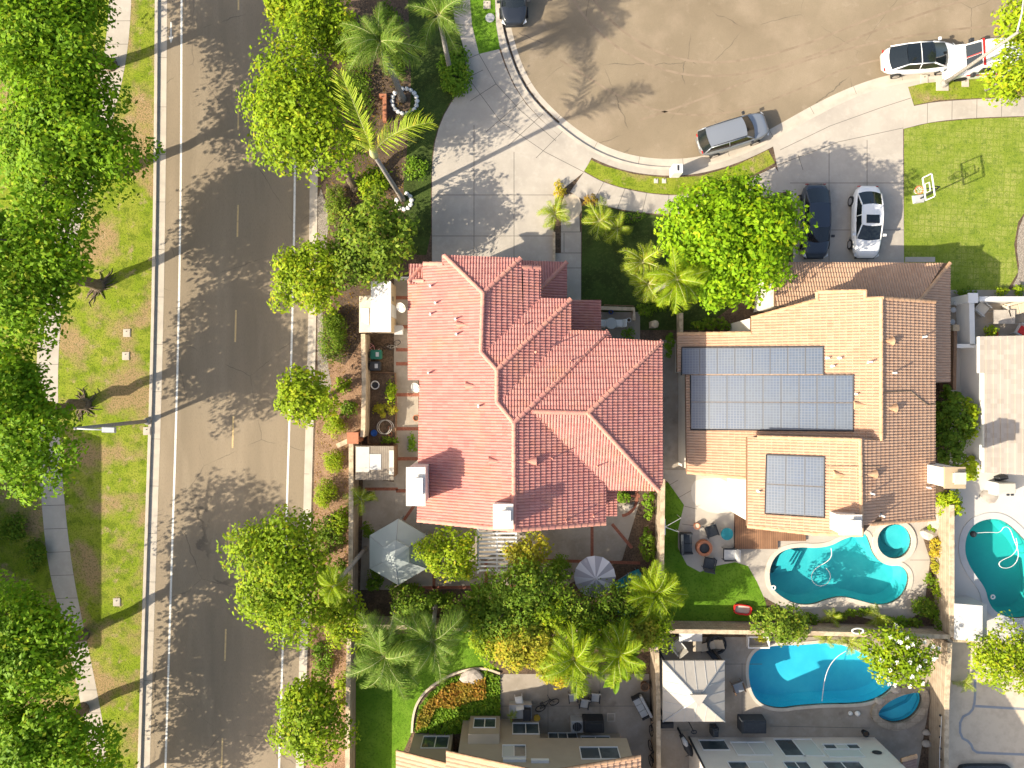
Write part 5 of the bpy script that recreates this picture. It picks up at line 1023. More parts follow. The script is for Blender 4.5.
# tan house side and pool bed
shrub('tall_hedge', 'tall dark green hedge between the tan and the pale roofed houses', 950, 430, 17, 50, 3.0, 'lf_dark', size=.2, dens=190, cat='hedge', cr=.2, irregular=.1)
shrub('bright_hedge', 'bright yellow green creeper on the outer side of the tall hedge, upper part', 966, 420, 7, 32, 3.2, 'lf_light', size=.2, dens=160, cat='hedge', group='bright bushes along the alley', cr=.3)
shrub('bright_hedge', 'bright bush in the alley beside the white chimney', 968, 468, 8, 15, 2.4, 'lf_light', size=.2, dens=140, cat='hedge', group='bright bushes along the alley')
shrub('bright_hedge', 'bright bush below the white chimney, above the rocks', 949, 502, 14, 15, 1.8, 'lf_light', size=.2, dens=140, cat='hedge', group='bright bushes along the alley')
pb = 'shrubs of the planted slope by the upper pool'
for x, y, a, b, h, lf, lb in [(936,547,9,15,.9,'lf_gold','golden yellow bush between the spa and the wide wall, upper'), (937,566,8,9,.7,'lf_yel','yellow bush below the golden one by the wide wall'), (940,592,9,14,.8,'lf_street','green bush on the planted slope, midway down'), (925,608,14,14,.9,'lf_dark','dark bush at the lower bend of the planted slope'), (942,625,12,14,1.0,'lf_dark','dark bush in the corner of the two block walls'), (900,622,12,8,.7,'lf_bed','low green bush behind the white flowering tree'), (812,619,11,8,.7,'lf_dark','dark bush next to the tree on the pool wall'), (858,612,20,6,.3,'lf_dark','flat dark ground plant along the pool deck'), (870,515,20,4,1.2,'lf_yel','yellow green hedge strip under the roof edge above the spa'), (760,638,10,5,.6,'lf_yel','yellow plants in the small white planter box by the wall'), (931,532,5,9,.5,'lf_street','small green plant between roof corner and spa'), (929,580,6,10,.5,'lf_dark','dark low plant on the slope edge right of the upper pool'), (943,578,6,12,.7,'lf_street','green plant against the wide wall below the yellow bush'), (934,614,10,10,.7,'lf_bed','bright green plant above the corner of the two walls'), (915,622,9,6,.6,'lf_mag','glossy low plant along the pool deck end'), (886,619,12,5,.5,'lf_bed','bright green low plant at the pool wall'), (840,616,10,5,.4,'lf_mag','low plant in the dark bed at the pool wall, middle'), (944,606,5,12,.6,'lf_yel','pale yellow plant against the wide wall, lower part')]:
    shrub('slope_shrub', lb, x, y, a, b, h, lf, group=pb, size=.15, dens=120)
tree('wall_tree', 'rounded olive green tree overhanging the pool wall and the lower pool', (780,612), (781,624), 2.7, 33, 25, 1.3, leaf='lf_mag', size=.19, dens=170, cr=.2, trunk=.1, irregular=.25)
tree('flowering_tree', 'tree dotted with white blossoms between the two right hand pools', (895,640), (897,656), 3.0, 44, 34, 1.5, leaf='lf_street', size=.24, dens=130, cr=.2, trunk=.11, flowers=110, irregular=.25)
tree('yellow_tree', 'yellow green tree at the right edge above the bordered patio', (985,652), (1003,660), 3.2, 44, 35, 1.5, leaf='lf_light', size=.2, dens=150, cr=.2, trunk=.1, irregular=.4)
shrub('lawn_shrub', 'silvery bush on the edge of the front lawn, before the white wall', 1001, 292, 9, 6, .7, 'lf_light', size=.1, dens=200, group='bushes before the white wall')
shrub('lawn_shrub', 'dark bush on the front lawn beside the shaded tan roof', 966, 292, 13, 6, .6, 'lf_dark', size=.14, dens=140, group='bushes before the white wall')
shrub('lawn_shrub', 'bright green bush at the right edge before the white wall', 1019, 290, 7, 7, .7, 'lf_street', size=.12, dens=160, group='bushes before the white wall')
shrub('pot_plant', 'spiky pale plant beside the red pot of the outdoor seating', 990, 331, 8, 8, .7, 'lf_light', size=.14, dens=110, cat='plant')
# bed of the beige house: ground cover nobody could count
def cover(name, label, poly, leaf, n, size, z0=.16, zr=.25, seed=1):
    rs = np.random.RandomState(seed); pp = [P(x, y, ZB) for x, y in poly]; xs = [p.x for p in pp]; ys = [p.y for p in pp]; pts = []
    def inside(x, y):
        c = False; j = len(pp)-1
        for i in range(len(pp)):
            if (pp[i].y > y) != (pp[j].y > y) and x < (pp[j].x-pp[i].x)*(y-pp[i].y)/(pp[j].y-pp[i].y)+pp[i].x: c = not c
            j = i
        return c
    while len(pts) < n:
        x = rs.uniform(min(xs), max(xs)); y = rs.uniform(min(ys), max(ys))
        if inside(x, y): pts.append((x, y, z0+zr*rs.rand()*(.6+.4*math.sin(x*2.3)*math.cos(y*1.9))))
    pos = np.array(pts); nrm = unit(np.array([0, 0, 1])+rs.normal(size=(n, 3))*.5); a = unit(np.cross(nrm, rs.normal(size=(n, 3)))); b = np.cross(nrm, a); s_ = size*(.6+.8*rs.rand(n, 1))
    V = np.stack([pos-a*s_*.5, pos-b*s_*.3, pos+a*s_*.5, pos+b*s_*.3], 1).reshape(-1, 3); o = mesh_np(name, V, quads(n), M[leaf]); return tag(o, label, 'ground cover', kind='stuff')
cover('ground_cover', 'bright green ground cover filling the curved bed of the beige house', [(500,676),(487,671),(472,671),(450,678),(431,691),(419,707),(415,732),(470,733),(468,717),(500,716)], 'lf_bed', 6400, .2, seed=5)
cover('ground_cover', 'rust red and orange leaves along the upper edge of the curved bed', [(486,676),(462,680),(446,684),(430,698),(419,712),(417,728),(428,724),(436,706),(455,706),(470,700),(486,696)], 'lf_red', 1500, .2, z0=.3, seed=6)
cover('leaf_litter', 'fallen leaves scattered over the mulch and garden soil', [(320,60),(405,60),(405,150),(400,250),(345,365),(349,560),(349,700),(310,700),(316,440),(322,300),(330,200)], 'lf_red', 3800, .1, z0=.135, zr=.02, seed=7)
# ------------------------------------------------------------------ vehicles
def paint(name, col, rough=.3, metal=0):
    m = mat(name, col, rough=rough, spec=.5, coat=.6, metal=metal); return m
PT = {'white': paint('paint_white', (.78, .78, .77)), 'grey': paint('paint_grey', (.26, .28, .31), .35, .3), 'black': paint('paint_black', (.018, .022, .03)), 'navy': paint('paint_dark_blue', (.03, .04, .058), .35)}
M['lamp'] = mat('lamp_glass', (.7, .72, .75), rough=.1, spec=.8); M['tail'] = mat('tail_lamp', (.4, .02, .02), rough=.2)
def car(name, label, loc, rz, L=4.6, W=1.82, Ht=1.45, kind='sedan', col='white', hood=.92, tail=.98, xr=(-.36, -.17, .10, .27), roof=None, sunroof=False, cat='car', fr=.0, arch=.33):
    """x forward. xr: fractions of L for cabin foot rear, roof rear, roof front, cabin foot front"""
    t = thing(name, label, cat, loc, rz)
    sec = []; n = 25
    for i in range(n):
        u = -1+2*i/(n-1); x = u*L/2; w_ = W/2*(1-abs(u)**5.0*.34)*(1-.04*abs(u))
        if abs(u) > .985: w_ *= .86
        belt = hood if u > 0 else tail
        zt = belt-(.16 if u > 0 else .10)*max(0, abs(u)-.55)**1.3*2.2-(.10 if abs(u) > .985 else 0)
        zc = zt+.05*(1-abs(u)**3); lo = .24+.06*abs(u)**6
        sec.append([(x, 0, lo), (x, w_*.86, lo), (x, w_*.985, lo+.16), (x, w_, .55), (x, w_*.985, zt-.16), (x, w_*.93, zt-.04), (x, w_*.80, zt+.01), (x, w_*.45, zc), (x, 0, zc+.01)])
    mb = MB(); m_ = len(sec[0]); vs = []
    for s_ in sec: vs += s_+[(x, -y, z) for x, y, z in s_[-2:0:-1]]
    k = 2*m_-2
    fs = [(i*k+j, i*k+(j+1) % k, (i+1)*k+(j+1) % k, (i+1)*k+j) for i in range(n-1) for j in range(k)]+[tuple(range(k))[::-1], tuple(range((n-1)*k, n*k))]
    fs = [f[::-1] for f in fs]
    mb.add(vs, fs); body = mb.build('body', PT[col], t, smooth=True, local=True)
    # cabin
    xa, xb, xc, xd = [v*L for v in xr]; yb = W*.455; yr = W*.355; zb = (hood+tail)/2-.02; zr = Ht
    def arc(x, y, z, bul, m=7): return [(x+bul*(1-(2*i/(m-1)-1)**2), y*(2*i/(m-1)-1), z) for i in range(m)]
    fb, ft = arc(xd, yb*.93, hood-.01, .22), arc(xc, yr, zr-.05, .10); bb, bt = arc(xa, yb*.90, tail-.01, -.16), arc(xb, yr, zr-.05, -.08)
    def skin(a, b, nm, m, inset=.0, rev=False, par=t):
        q = MB(); m2 = len(a); vs = list(a)+list(b); fs = [(i, i+1, m2+i+1, m2+i) for i in range(m2-1)]; q.add(vs, [f[::-1] if rev else f for f in fs]); return q.build(nm, m, par, smooth=True, local=True)
    skin(fb, ft, 'windshield', M['carglass']); skin(bb, bt, 'rear_window', M['carglass'], rev=True)
    for sd in (-1, 1):
        a = [bb[0] if sd < 0 else bb[-1], fb[0] if sd < 0 else fb[-1]]; b = [bt[0] if sd < 0 else bt[-1], ft[0] if sd < 0 else ft[-1]]
        a = [a[0], ((a[0][0]+a[1][0])/2, sd*yb*1.0, zb), a[1]]; b = [b[0], ((b[0][0]+b[1][0])/2, sd*yr*1.03, zr-.03), b[1]]
        skin(a, b, 'side_window', M['carglass'], rev=sd < 0)
    # roof skin, slightly domed
    q = MB(); rows = 7; vs = []
    for r in range(rows):
        u = r/(rows-1)
        for i in range(7):
            p, g = bt[i], ft[i]; v = 2*i/6-1; vs.append((p[0]+(g[0]-p[0])*u, (p[1]+(g[1]-p[1])*u)*1.03, zr-.05+.07*(1-v*v)*(1-(2*u-1)**2*.4)+.01))
    q.add(vs, [(r*7+i, r*7+i+1, (r+1)*7+i+1, (r+1)*7+i) for r in range(rows-1) for i in range(6)][::1]); q.f = [f[::-1] for f in q.f]
    ro = q.build('roof', M['carglass'] if roof == 'glass' else PT[col], t, smooth=True, local=True)
    for sd in (0, -1):
        pl_ = MB()
        for a, b in ((fb[sd], ft[sd]), (bb[sd], bt[sd])): pl_.tube([a, b], .045, 6)
        pl_.tube([bt[sd], ((bt[sd][0]+ft[sd][0])/2, bt[sd][1]*1.03, zr-.02), ft[sd]], .035, 6)
        md = ((xa+xd)/2, (yb if sd else -yb), zb); mt = ((bt[sd][0]+ft[sd][0])/2, bt[sd][1]*1.03, zr-.03); pl_.tube([md, mt], .03, 6)
        pl_.build('pillar', PT[col], t, local=True, smooth=True)
    if roof == 'glass': pl_ = MB(); pl_.tube([((bt[0][0]+ft[0][0])/2, -yr, zr), ((bt[0][0]+ft[0][0])/2, 0, zr+.035), ((bt[0][0]+ft[0][0])/2, yr, zr)], .025, 6); pl_.build('roof_bow', PT[col], t, local=True, smooth=True)
    if sunroof: q = MB(); cx_ = xb+(xc-xb)*.72; q.box(cx_-.27, cx_+.27, -.42, .42, zr+.005, zr+.045); q.build('sunroof', M['carglass'], t, local=True, bevel=.02)
    if kind == 'suv':
        for sd in (-1, 1): q = MB(); q.tube([(xb, sd*yr*.95, zr+.03), (xb+.1, sd*yr*.97, zr+.09), (xc-.1, sd*yr*.97, zr+.09), (xc, sd*yr*.95, zr+.03)], .022, 6); q.build('roof_rail', M['dark'], t, local=True)
    for sx in (-1, 1):
        for sd in (-1, 1):
            q = MB(); x0 = sx*L*.305; y0 = sd*(W/2-.09); n2 = 20
            for (r_, ya, yb2, mm) in ((.33, -.11, .115, 'rubber'), (.23, -.10, .122, 'chrome')):
                q = MB(); vs = [(x0+r_*math.cos(2*math.pi*i/n2), y0+sd*yy, .33+r_*math.sin(2*math.pi*i/n2)) for yy in (ya, yb2) for i in range(n2)]
                q.add(vs, [(i, (i+1) % n2, n2+(i+1) % n2, n2+i) for i in range(n2)]+[tuple(range(n2)), tuple(range(n2, 2*n2))])
                if mm == 'rubber': wh = q.build('wheel', M[mm], t, local=True)
                else: q.build('rim', M[mm], wh, local=True)
    for sd in (-1, 1):
        q = MB(); q.add([(L/2-.30, sd*W*.40, hood-.13), (L/2-.10, sd*W*.34, hood-.21), (L/2-.02, sd*W*.30, hood-.33), (L/2-.16, sd*W*.44, hood-.30)], [(0, 1, 2, 3) if sd > 0 else (3, 2, 1, 0)]); q.v = [(x+.03, y*1.01, z+.035) for x, y, z in q.v]; q.build('headlight', M['lamp'], t, local=True)
        q = MB(); q.box(-L/2-.012, -L/2+.02, min(sd*W*.25, sd*W*.36), max(sd*W*.25, sd*W*.36), tail-.34, tail-.22); q.build('taillight', M['tail'], t, local=True)
        q = MB(); mx_ = xd*.78; q.box(mx_-.08, mx_+.08, min(sd*(W/2-.03), sd*(W/2+.17)), max(sd*(W/2-.03), sd*(W/2+.17)), zb-.0, zb+.13); q.build('mirror', PT[col] if col == 'white' else M['dark'], t, local=True, bevel=.02)
    q = MB(); q.box(L/2-.1, L/2+.02, -W*.36, W*.36, .28, .42); q.box(-L/2-.02, -L/2+.1, -W*.36, W*.36, .28, .45); q.build('bumper', M['dark'], t, local=True, bevel=.03) if False else None
    f_ = MB(); f_.box(L/2-.06, L/2+.02, -W*.33, W*.33, .32, .46); f_.build('front_grille', M['dark'], t, local=True)
    q = MB(); q.box(-L/2-.02, -L/2+.03, -.26, .26, .55, .67); q.build('number_plate', M['lgrey'], t, local=True)
    return t
def at(px, py, z): p = P(px, py, z); return (p.x, p.y, 0)
def on(px, py, z, zg): p = P(px, py, z); return (p.x, p.y, zg)
SUV = car('parked_car', 'grey suv parked along the curved kerb below the cul de sac', at(733.5,133,.9), math.radians(17.5), L=4.55, W=1.85, Ht=1.72, kind='suv', col='grey', hood=1.06, tail=1.12, xr=(-.49, -.42, .10, .25))
car('parked_car', 'black sedan parked on the driveway under the lime green tree', on(815.5,221,.8,ZB), math.radians(-90), L=4.75, W=1.83, Ht=1.43, col='navy', xr=(-.40,-.20,.10,.28))
car('parked_car', 'white coupe with dark sunroof parked on the driveway', on(867,222,.8,ZB), math.radians(-91), L=4.6, W=1.84, Ht=1.42, col='white', xr=(-.38,-.20,.07,.25), sunroof=True)
car('parked_car', 'white sedan with black glass roof parked at the kerb behind the white van', at(921,57,.8), math.radians(4.5), L=4.75, W=1.88, Ht=1.46, col='white', xr=(-.42,-.24,.10,.32), roof='glass')
car('parked_car', 'black sedan cut off by the top edge, facing down the cul de sac', at(513,-13,.8), math.radians(-88), L=4.7, W=1.83, Ht=1.43, col='black', xr=(-.38,-.18,.10,.28))
# white van with red trim
def van():
    t = thing('parked_van', 'white van with red stripes over its windshield, parked under the street lamp', 'van', at(993,57,1.2), math.radians(180+3))
    L, W = 5.3, 2.0; prof = [(-L/2, .4, 1.95), (-L/2+.15, .35, 2.08), (L*.10, .3, 2.1), (L*.22, .3, 2.0), (L*.33, .3, 1.18), (L*.46, .3, 1.02), (L/2, .35, .80)]
    mb = MB(); vs = []
    for x, lo, hi in prof:
        tw_ = .80 if hi > 1.5 else .9; vs += [(x, -W/2*.97, lo), (x, -W/2, lo+.3), (x, -W/2, min(hi-.1, 1.05)), (x, -W/2*tw_*1.03, hi-.08), (x, -W/2*tw_*.9, hi), (x, 0, hi+.03), (x, W/2*tw_*.9, hi), (x, W/2*tw_*1.03, hi-.08), (x, W/2, min(hi-.1, 1.05)), (x, W/2, lo+.3), (x, W/2*.97, lo)]
    k = 11; n = len(prof); mb.add(vs, [(i*k+j, (i+1)*k+j, (i+1)*k+(j+1) % k, i*k+(j+1) % k) for i in range(n-1) for j in range(k)]+[tuple(range(k)), tuple(range((n-1)*k, n*k))[::-1]]); mb.build('body', PT['white'], t, local=True)
    q = MB(); a, b = (L*.222, 2.0), (L*.325, 1.2)
    for y0, y1 in ((-.80, -.04), (.04, .80)):
        q = MB(); q.add([(a[0]+.03, y0*.86, a[1]-.02), (b[0]+.02, y0, b[1]+.04), (b[0]+.02, y1, b[1]+.04), (a[0]+.03, y1*.86, a[1]-.02)], [(0, 1, 2, 3)]); q.build('windshield', M['carglass'], t, local=True)
    q = MB(); q.box(L*.20, L*.224, -.85, .85, 2.03, 2.062); q.build('red_stripe', M['red'], t, local=True)
    q = MB(); q.add([(a[0]+.05, -.03, a[1]-.0), (b[0]+.04, -.03, b[1]+.06), (b[0]+.04, .03, b[1]+.06), (a[0]+.05, .03, a[1]-.0)], [(0, 1, 2, 3)]); q.build('red_stripe', M['red'], t, local=True)
    for sd in (-1, 1):
        q = MB(); y_ = sd*W/2; q.box(L*.05, L*.2, min(y_*.9, y_*.985), max(y_*.9, y_*.985), 1.2, 1.75); q.build('side_window', M['carglass'], t, local=True)
        q = MB(); q.box(-L*.2, L*.3, min(y_*.99, y_*1.008), max(y_*.99, y_*1.008), .85, 1.05); q.build('red_stripe', M['red'], t, local=True)
        q = MB(); q.box(L*.24, L*.28, min(y_, y_*1.22), max(y_, y_*1.22), 1.15, 1.4); q.build('mirror', M['dark'], t, local=True)
        q = MB(); q.box(L/2-.08, L/2+.01, min(sd*.55, sd*.85), max(sd*.55, sd*.85), .62, .8); q.build('headlight', M['lamp'], t, local=True)
        for x0 in (-L*.3, L*.3):
            q = MB(); vs = [(x0+.36*math.cos(2*math.pi*i/20), sd*(W/2-.15)+sd*yy, .36+.36*math.sin(2*math.pi*i/20)) for yy in (0, .17) for i in range(20)]
            q.add(vs, [(i, (i+1) % 20, 20+(i+1) % 20, 20+i) for i in range(20)]+[tuple(range(20)), tuple(range(20, 40))]); q.build('wheel', M['rubber'], t, local=True)
    q = MB(); q.box(L/2-.02, L/2+.16, -W*.46, W*.46, .35, .62); q.build('bumper', M['lgrey'], t, local=True, bevel=.04)
    lr = MB(); lr.box(-1.6, -.9, -.5, -.1, 2.12, 2.3); lr.build('roof_vent', M['lgrey'], t, local=True)
van()
# ------------------------------------------------------------------ street furniture
def lamp_post(label, base, top, z, arm):
    b = P(*base); t = thing('street_lamp', label, 'street lamp', (b.x, b.y, ZB), group='street lamps')
    q = MB(); q.tube([(0, 0, -.02), (0, 0, z*.5), (0, 0, z)], [.13, .11, .08], 12); q.lathe(0, 0, [(.24, -.02), (.24, .12), (.15, .35)], 16); q.build('pole', M['palmbark'], t, local=True, smooth=True)
    q = MB(); q.tube([(0, 0, z-.1), (arm[0]*.4, arm[1]*.4, z+.18), (arm[0], arm[1], z+.25)], [.05, .045, .04], 8); q.build('lamp_arm', M['lgrey'], t, local=True, smooth=True)
    az = math.atan2(arm[1], arm[0]); q = MB(); l = math.hypot(*arm); q.cbox(arm[0], arm[1], z+.25, .75, .34, .14, az, taper=.04); q.build('lamp_head', M['grey'], t, local=True)
    q = MB(); q.cbox(arm[0]*1.06, arm[1]*1.06, z+.165, .4, .24, .03, az); q.build('lamp_lens', M['offwhite'], t, local=True)
lamp_post('tall street lamp at the left kerb with its arm over the verge side lane', (149,421), None, 7.7, (2.0, -.05))
lamp_post('pale street lamp beside the white van, arm reaching up over the street', (942,85), None, 6.8, (.2, 2.4))
for (x, y, lb) in [(127,333,'pale utility box lid in the verge grass, upper of the pair'), (126,356,'pale utility box lid in the verge grass, lower of the pair'), (117,602,'small utility box lid between two tree shadows on the verge'), (147,431,'stone coloured utility lid at the kerb by the street lamp foot'), (487,5,'pale utility lid at the top edge in the narrow grass strip'), (924,79,'utility lid nearest the white sedan in the grass strip'), (965,83,'utility lid farthest right in the grass strip'), (656,181,'small white utility box, left of the two beside the mailbox'), (664,181,'small white utility box, right one touching the mailbox')]:
    q = P(x, y, ZB); m_ = MB(); w_ = .34 if x not in (656, 664) else .2; w_ *= .82; m_.cbox(q.x, q.y, ZB+.02, w_*1.7, w_*1.9, .06, taper=.01); m_.cbox(q.x, q.y, ZB+.055, w_*1.2, w_*1.35, .012); m_.cbox(q.x, q.y+.1, ZB+.086, .06, .06, .01, mi=1)
    tag(m_.build('utility_box', [M['conc3' if x not in (656, 664) else 'offwhite'], M['dark']], origin=(q.x, q.y, ZB)), lb, 'utility box', 'utility boxes in the grass')
q = P(490, 18, ZB); m_ = MB(); m_.cyl(q.x, q.y, ZB, ZB+.04, .3, n=24); m_.cyl(q.x, q.y, ZB+.04, ZB+.05, .24, n=24); tag(m_.build('round_cover', M['lgrey'], origin=(q.x, q.y, ZB)), 'round grey cover in the narrow grass strip at the top', 'utility cover')
q = P(942, 84, ZB); m_ = MB(); m_.cbox(q.x, q.y, ZB+.02, .8, .9, .06); tag(m_.build('lamp_base_slab', M['conc3'], origin=(q.x, q.y, ZB)), 'square pale concrete slab under the lamp post by the van', 'slab')
# mailbox
q = P(673, 175, ZB); t = thing('mailbox', 'white pedestal mailbox with a red foot on the kerb grass strip', 'mailbox', (q.x, q.y, ZB))
m_ = MB(); m_.box(-.2, .2, -.2, .2, .0, .35, taper=.05); m_.build('foot', M['clay'], t, local=True); m_ = MB(); m_.box(-.32, .32, -.3, .3, .35, 1.45); m_.build('box', M['white'], t, local=True, bevel=.05)
m_ = MB(); m_.box(-.06, .06, -.15, .2, 1.452, 1.47); m_.build('slot', M['dark'], t, local=True)
# basketball hoop
b = P(912, 200, ZB); t = thing('basketball_hoop', 'portable basketball hoop with clear framed board on the front lawn edge', 'basketball hoop', (b.x, b.y, ZB), math.radians(8))
m_ = MB(); m_.box(0, .75, -.28, .28, 0, .16, taper=.04); m_.build('base', M['lgrey'], t, local=True, bevel=.03)
m_ = MB(); m_.tube([(.5, 0, .1), (.15, 0, 2.3), (-.1, 0, 3.1)], .05, 8); m_.tube([(.05, 0, 2.6), (-.95, 0, 3.2)], .035, 6); m_.tube([(-.05, 0, 3.1), (-.95, 0, 3.75)], .035, 6); m_.build('pole', M['dark'], t, local=True)
m_ = MB(); X0 = -1.0
for z0, z1, y0, y1 in ((3.0, 3.07, -.72, .72), (3.93, 4.0, -.72, .72), (3.0, 4.0, -.72, -.66), (3.0, 4.0, .66, .72), (3.15, 3.18, -.28, .28), (3.6, 3.63, -.28, .28), (3.15, 3.6, -.28, -.25), (3.15, 3.6, .25, .28)): m_.box(X0-.03, X0+.03, y0, y1, z0, z1)
bo = m_.build('backboard', M['white'], t, local=True)
m_ = MB(); n = 24; m_.tube([(X0-.32+.24*math.cos(2*math.pi*i/n), .24*math.sin(2*math.pi*i/n), 3.05) for i in range(n+1)], .02, 6); m_.tube([(X0, -.08, 3.05), (X0-.1, -.08, 3.05)], .02); m_.tube([(X0, .08, 3.05), (X0-.1, .08, 3.05)], .02); rm_ = m_.build('rim', M['orange'], t, local=True)
m_ = MB()
for i in range(12):
    a = 2*math.pi*i/12; c2 = 2*math.pi*(i+1)/12
    for da in (0, 1): e = c2 if da else a; m_.tube([(X0-.32+.23*math.cos(a if da == 0 else c2), .23*math.sin(a if da == 0 else c2), 3.04), (X0-.32+.12*math.cos(c2 if da == 0 else a), .12*math.sin(c2 if da == 0 else a), 2.68)], .008, 4)
m_.build('net', M['white'], rm_, local=True)

# ------------------------------------------------------------------ garden buildings
# shed with white flat roof
x0, x1, y0, y1 = P(371,0,2.3).x, P(391,0,2.3).x, P(0,332,2.3).y, P(0,281,2.3).y
t = thing('garden_shed', 'narrow garden shed with white flat roof and tan side, next to the satellite dishes', 'shed', (x0, y0, ZB))
m_ = MB(); m_.box(x0+.05, x1-.05, y0+.05, y1-.05, ZB, 2.2); m_.build('wall', M['stuccot'], t); m_ = MB(); m_.box(x0, x1, y0, y1, 2.2, 2.32); m_.build('roof', M['white'], t, bevel=.02)
for yy in (.25, .75): m_ = MB(); m_.box(x1-.045, x1-.03, y1-.9-yy, y1-.6-yy, 1.2, 1.5); m_.build('vent', M['dark'], t)
m_ = MB(); m_.box(x1-.04, x1-.02, y0+1.0, y0+1.8, .15, 2.0); m_.build('door', M['lgrey'], t)
x2 = P(359,0,1.9).x; t = thing('lean_to', 'beige lean to roof west of the white roofed shed, a white sheet lying on it', 'lean-to', (x2, y0, ZB))
m_ = MB(); m_.add([(x2,y0,1.85),(x0-.02,y0,2.12),(x0-.02,y0+2.3,2.12),(x2,y0+2.3,1.85),(x2,y0,1.78),(x0-.02,y0,2.05),(x0-.02,y0+2.3,2.05),(x2,y0+2.3,1.78)], [(0,1,2,3),(7,6,5,4),(0,4,5,1),(1,5,6,2),(2,6,7,3),(3,7,4,0)]); m_.build('roof', M['cream'], t)
for yy in (y0+.1, y0+2.2): m_ = MB(); m_.box(x2+.05, x2+.13, yy-.04, yy+.04, ZB, 1.8); m_.build('post', M['wood'], t)
m_ = MB(); m_.add([(x2+.2,y0+.7,1.95),(x2+.65,y0+.45,2.12),(x2+.65,y0+1.5,2.14),(x2+.1,y0+1.5,1.99)]+[(x2+.2,y0+.7,1.93),(x2+.65,y0+.45,2.10),(x2+.65,y0+1.5,2.12),(x2+.1,y0+1.5,1.97)], [(0,1,2,3),(7,6,5,4),(0,4,5,1),(1,5,6,2),(2,6,7,3),(3,7,4,0)]); tag(m_.build('white_sheet', M['white'], origin=(x2+.3,y0+1,1.9)), 'folded white sheet lying on the beige lean to roof', 'sheet')
# grey shed
x0, x1, y0, y1 = P(355,0,2.2).x, P(394,0,2.2).x, P(0,480,2.2).y, P(0,446,2.2).y
t = thing('grey_shed', 'grey brown shed with corrugated roof and two pale roof sheets, below the planter', 'shed', (x0, y0, ZB))
m_ = MB(); m_.box(x0+.1, x1-.1, y0+.1, y1-.1, ZB, 2.1); m_.build('wall', M['wood'], t)
def slope_box(x0, x1, y0, y1, za, zb, th=.06): 
    m = MB(); m.add([(x0,y0,za),(x1,y0,zb),(x1,y1,zb),(x0,y1,za),(x0,y0,za-th),(x1,y0,zb-th),(x1,y1,zb-th),(x0,y1,za-th)], [(0,1,2,3),(7,6,5,4),(0,4,5,1),(1,5,6,2),(2,6,7,3),(3,7,4,0)]); return m
M['shedroof'] = add_brick(mat('corrugated_roof', (.25, .215, .17), [((.17,.14,.11), 2, .4, .6, .7)], rough=.8), 8, .12, .02, (.16, .13, .1), rot=math.radians(90), c2=.95)
rf = slope_box(x0, x1, y0, y1, 2.1, 2.35).build('roof', M['shedroof'], t)
slope_box(x0+.05, x0+.9, y0+.5, y1-.05, 2.15, 2.235, .03).build('roof_sheet', M['offwhite'], rf); slope_box(x0+.92, x0+1.65, y0+.65, y1-.5, 2.245, 2.30, .03).build('roof_sheet', M['lgrey'], rf); slope_box(x1-.28, x1+.02, y0+.35, y1-.25, 2.36, 2.40, .03).build('roof_sheet', M['offwhite'], rf)
# hexagonal gazebo
def hexp(cx, cy, r, z, a0=math.pi/2): return [(cx+r*math.cos(a0+i*math.pi/3), cy+r*math.sin(a0+i*math.pi/3), z) for i in range(6)]
g = P(397.5, 553, 2.4); t = thing('garden_gazebo', 'hexagonal blue grey gazebo with a two tier roof behind the red roofed house', 'gazebo', (g.x, g.y, ZB))
R1 = 33*(H-2.2)/F; R2 = 15.5*(H-3)/F
m_ = MB(); a = hexp(g.x, g.y, R1, 2.15); b_ = hexp(g.x, g.y, R2*.8, 2.95); a2 = hexp(g.x, g.y, R1, 2.0); m_.add(a+b_+a2, [(i, (i+1) % 6, 6+(i+1) % 6, 6+i) for i in range(6)]+[(12+i, 12+(i+1) % 6, (i+1) % 6, i) for i in range(6)]); lo_ = m_.build('canopy', M['canopyg'], t)
m_ = MB(); a = hexp(g.x, g.y, R2, 3.0); m_.add(a+[(g.x, g.y, 3.5)]+hexp(g.x, g.y, R2, 2.94), [(i, (i+1) % 6, 6) for i in range(6)]+[(7+i, 7+(i+1) % 6, (i+1) % 6, i) for i in range(6)]); m_.build('top_canopy', M['canopyg'], t)
m_ = MB(); hx = hexp(g.x, g.y, R1*.995, 2.17); hi_ = hexp(g.x, g.y, R2*.8, 2.97)
for i in range(6): m_.tube([hx[i], hi_[i]], .02, 5)
m_.build('canopy_seam', M['grey'], t)
for i in range(6): p = hexp(g.x, g.y, R1*.9, 0)[i]; m_ = MB(); m_.box(p[0]-.05, p[0]+.05, p[1]-.05, p[1]+.05, ZB, 2.1); m_.build('post', M['grey'], t)
# striped umbrella
u = P(595, 577, 2.3); t = thing('garden_umbrella', 'round umbrella with white and grey segments on the rear patio', 'umbrella', (u.x, u.y, ZB))
m_ = MB(); n = 16; Ru = 21*(H-2.3)/F
vs = [(0, 0, 2.55)]+[(Ru*(1 if i % 2 == 0 else .985)*math.cos(2*math.pi*i/n), Ru*math.sin(2*math.pi*i/n), 2.1 if i % 2 == 0 else 2.04) for i in range(n)]
M['umbw'] = mat('umbrella_white', (.58, .57, .60), rough=.9); M['umbg'] = mat('umbrella_grey', (.33, .32, .35), rough=.9)
for i in range(n): m_.add([vs[0], vs[1+i], vs[1+(i+1) % n]], [(0, 1, 2)], i % 2)
m_.build('canopy', [M['umbw'], M['umbg']], t, local=True)
m_ = MB(); m_.cyl(0, 0, 0, 2.6, .025); m_.cyl(0, 0, 0, .08, .25); m_.build('pole', M['grey'], t, local=True)
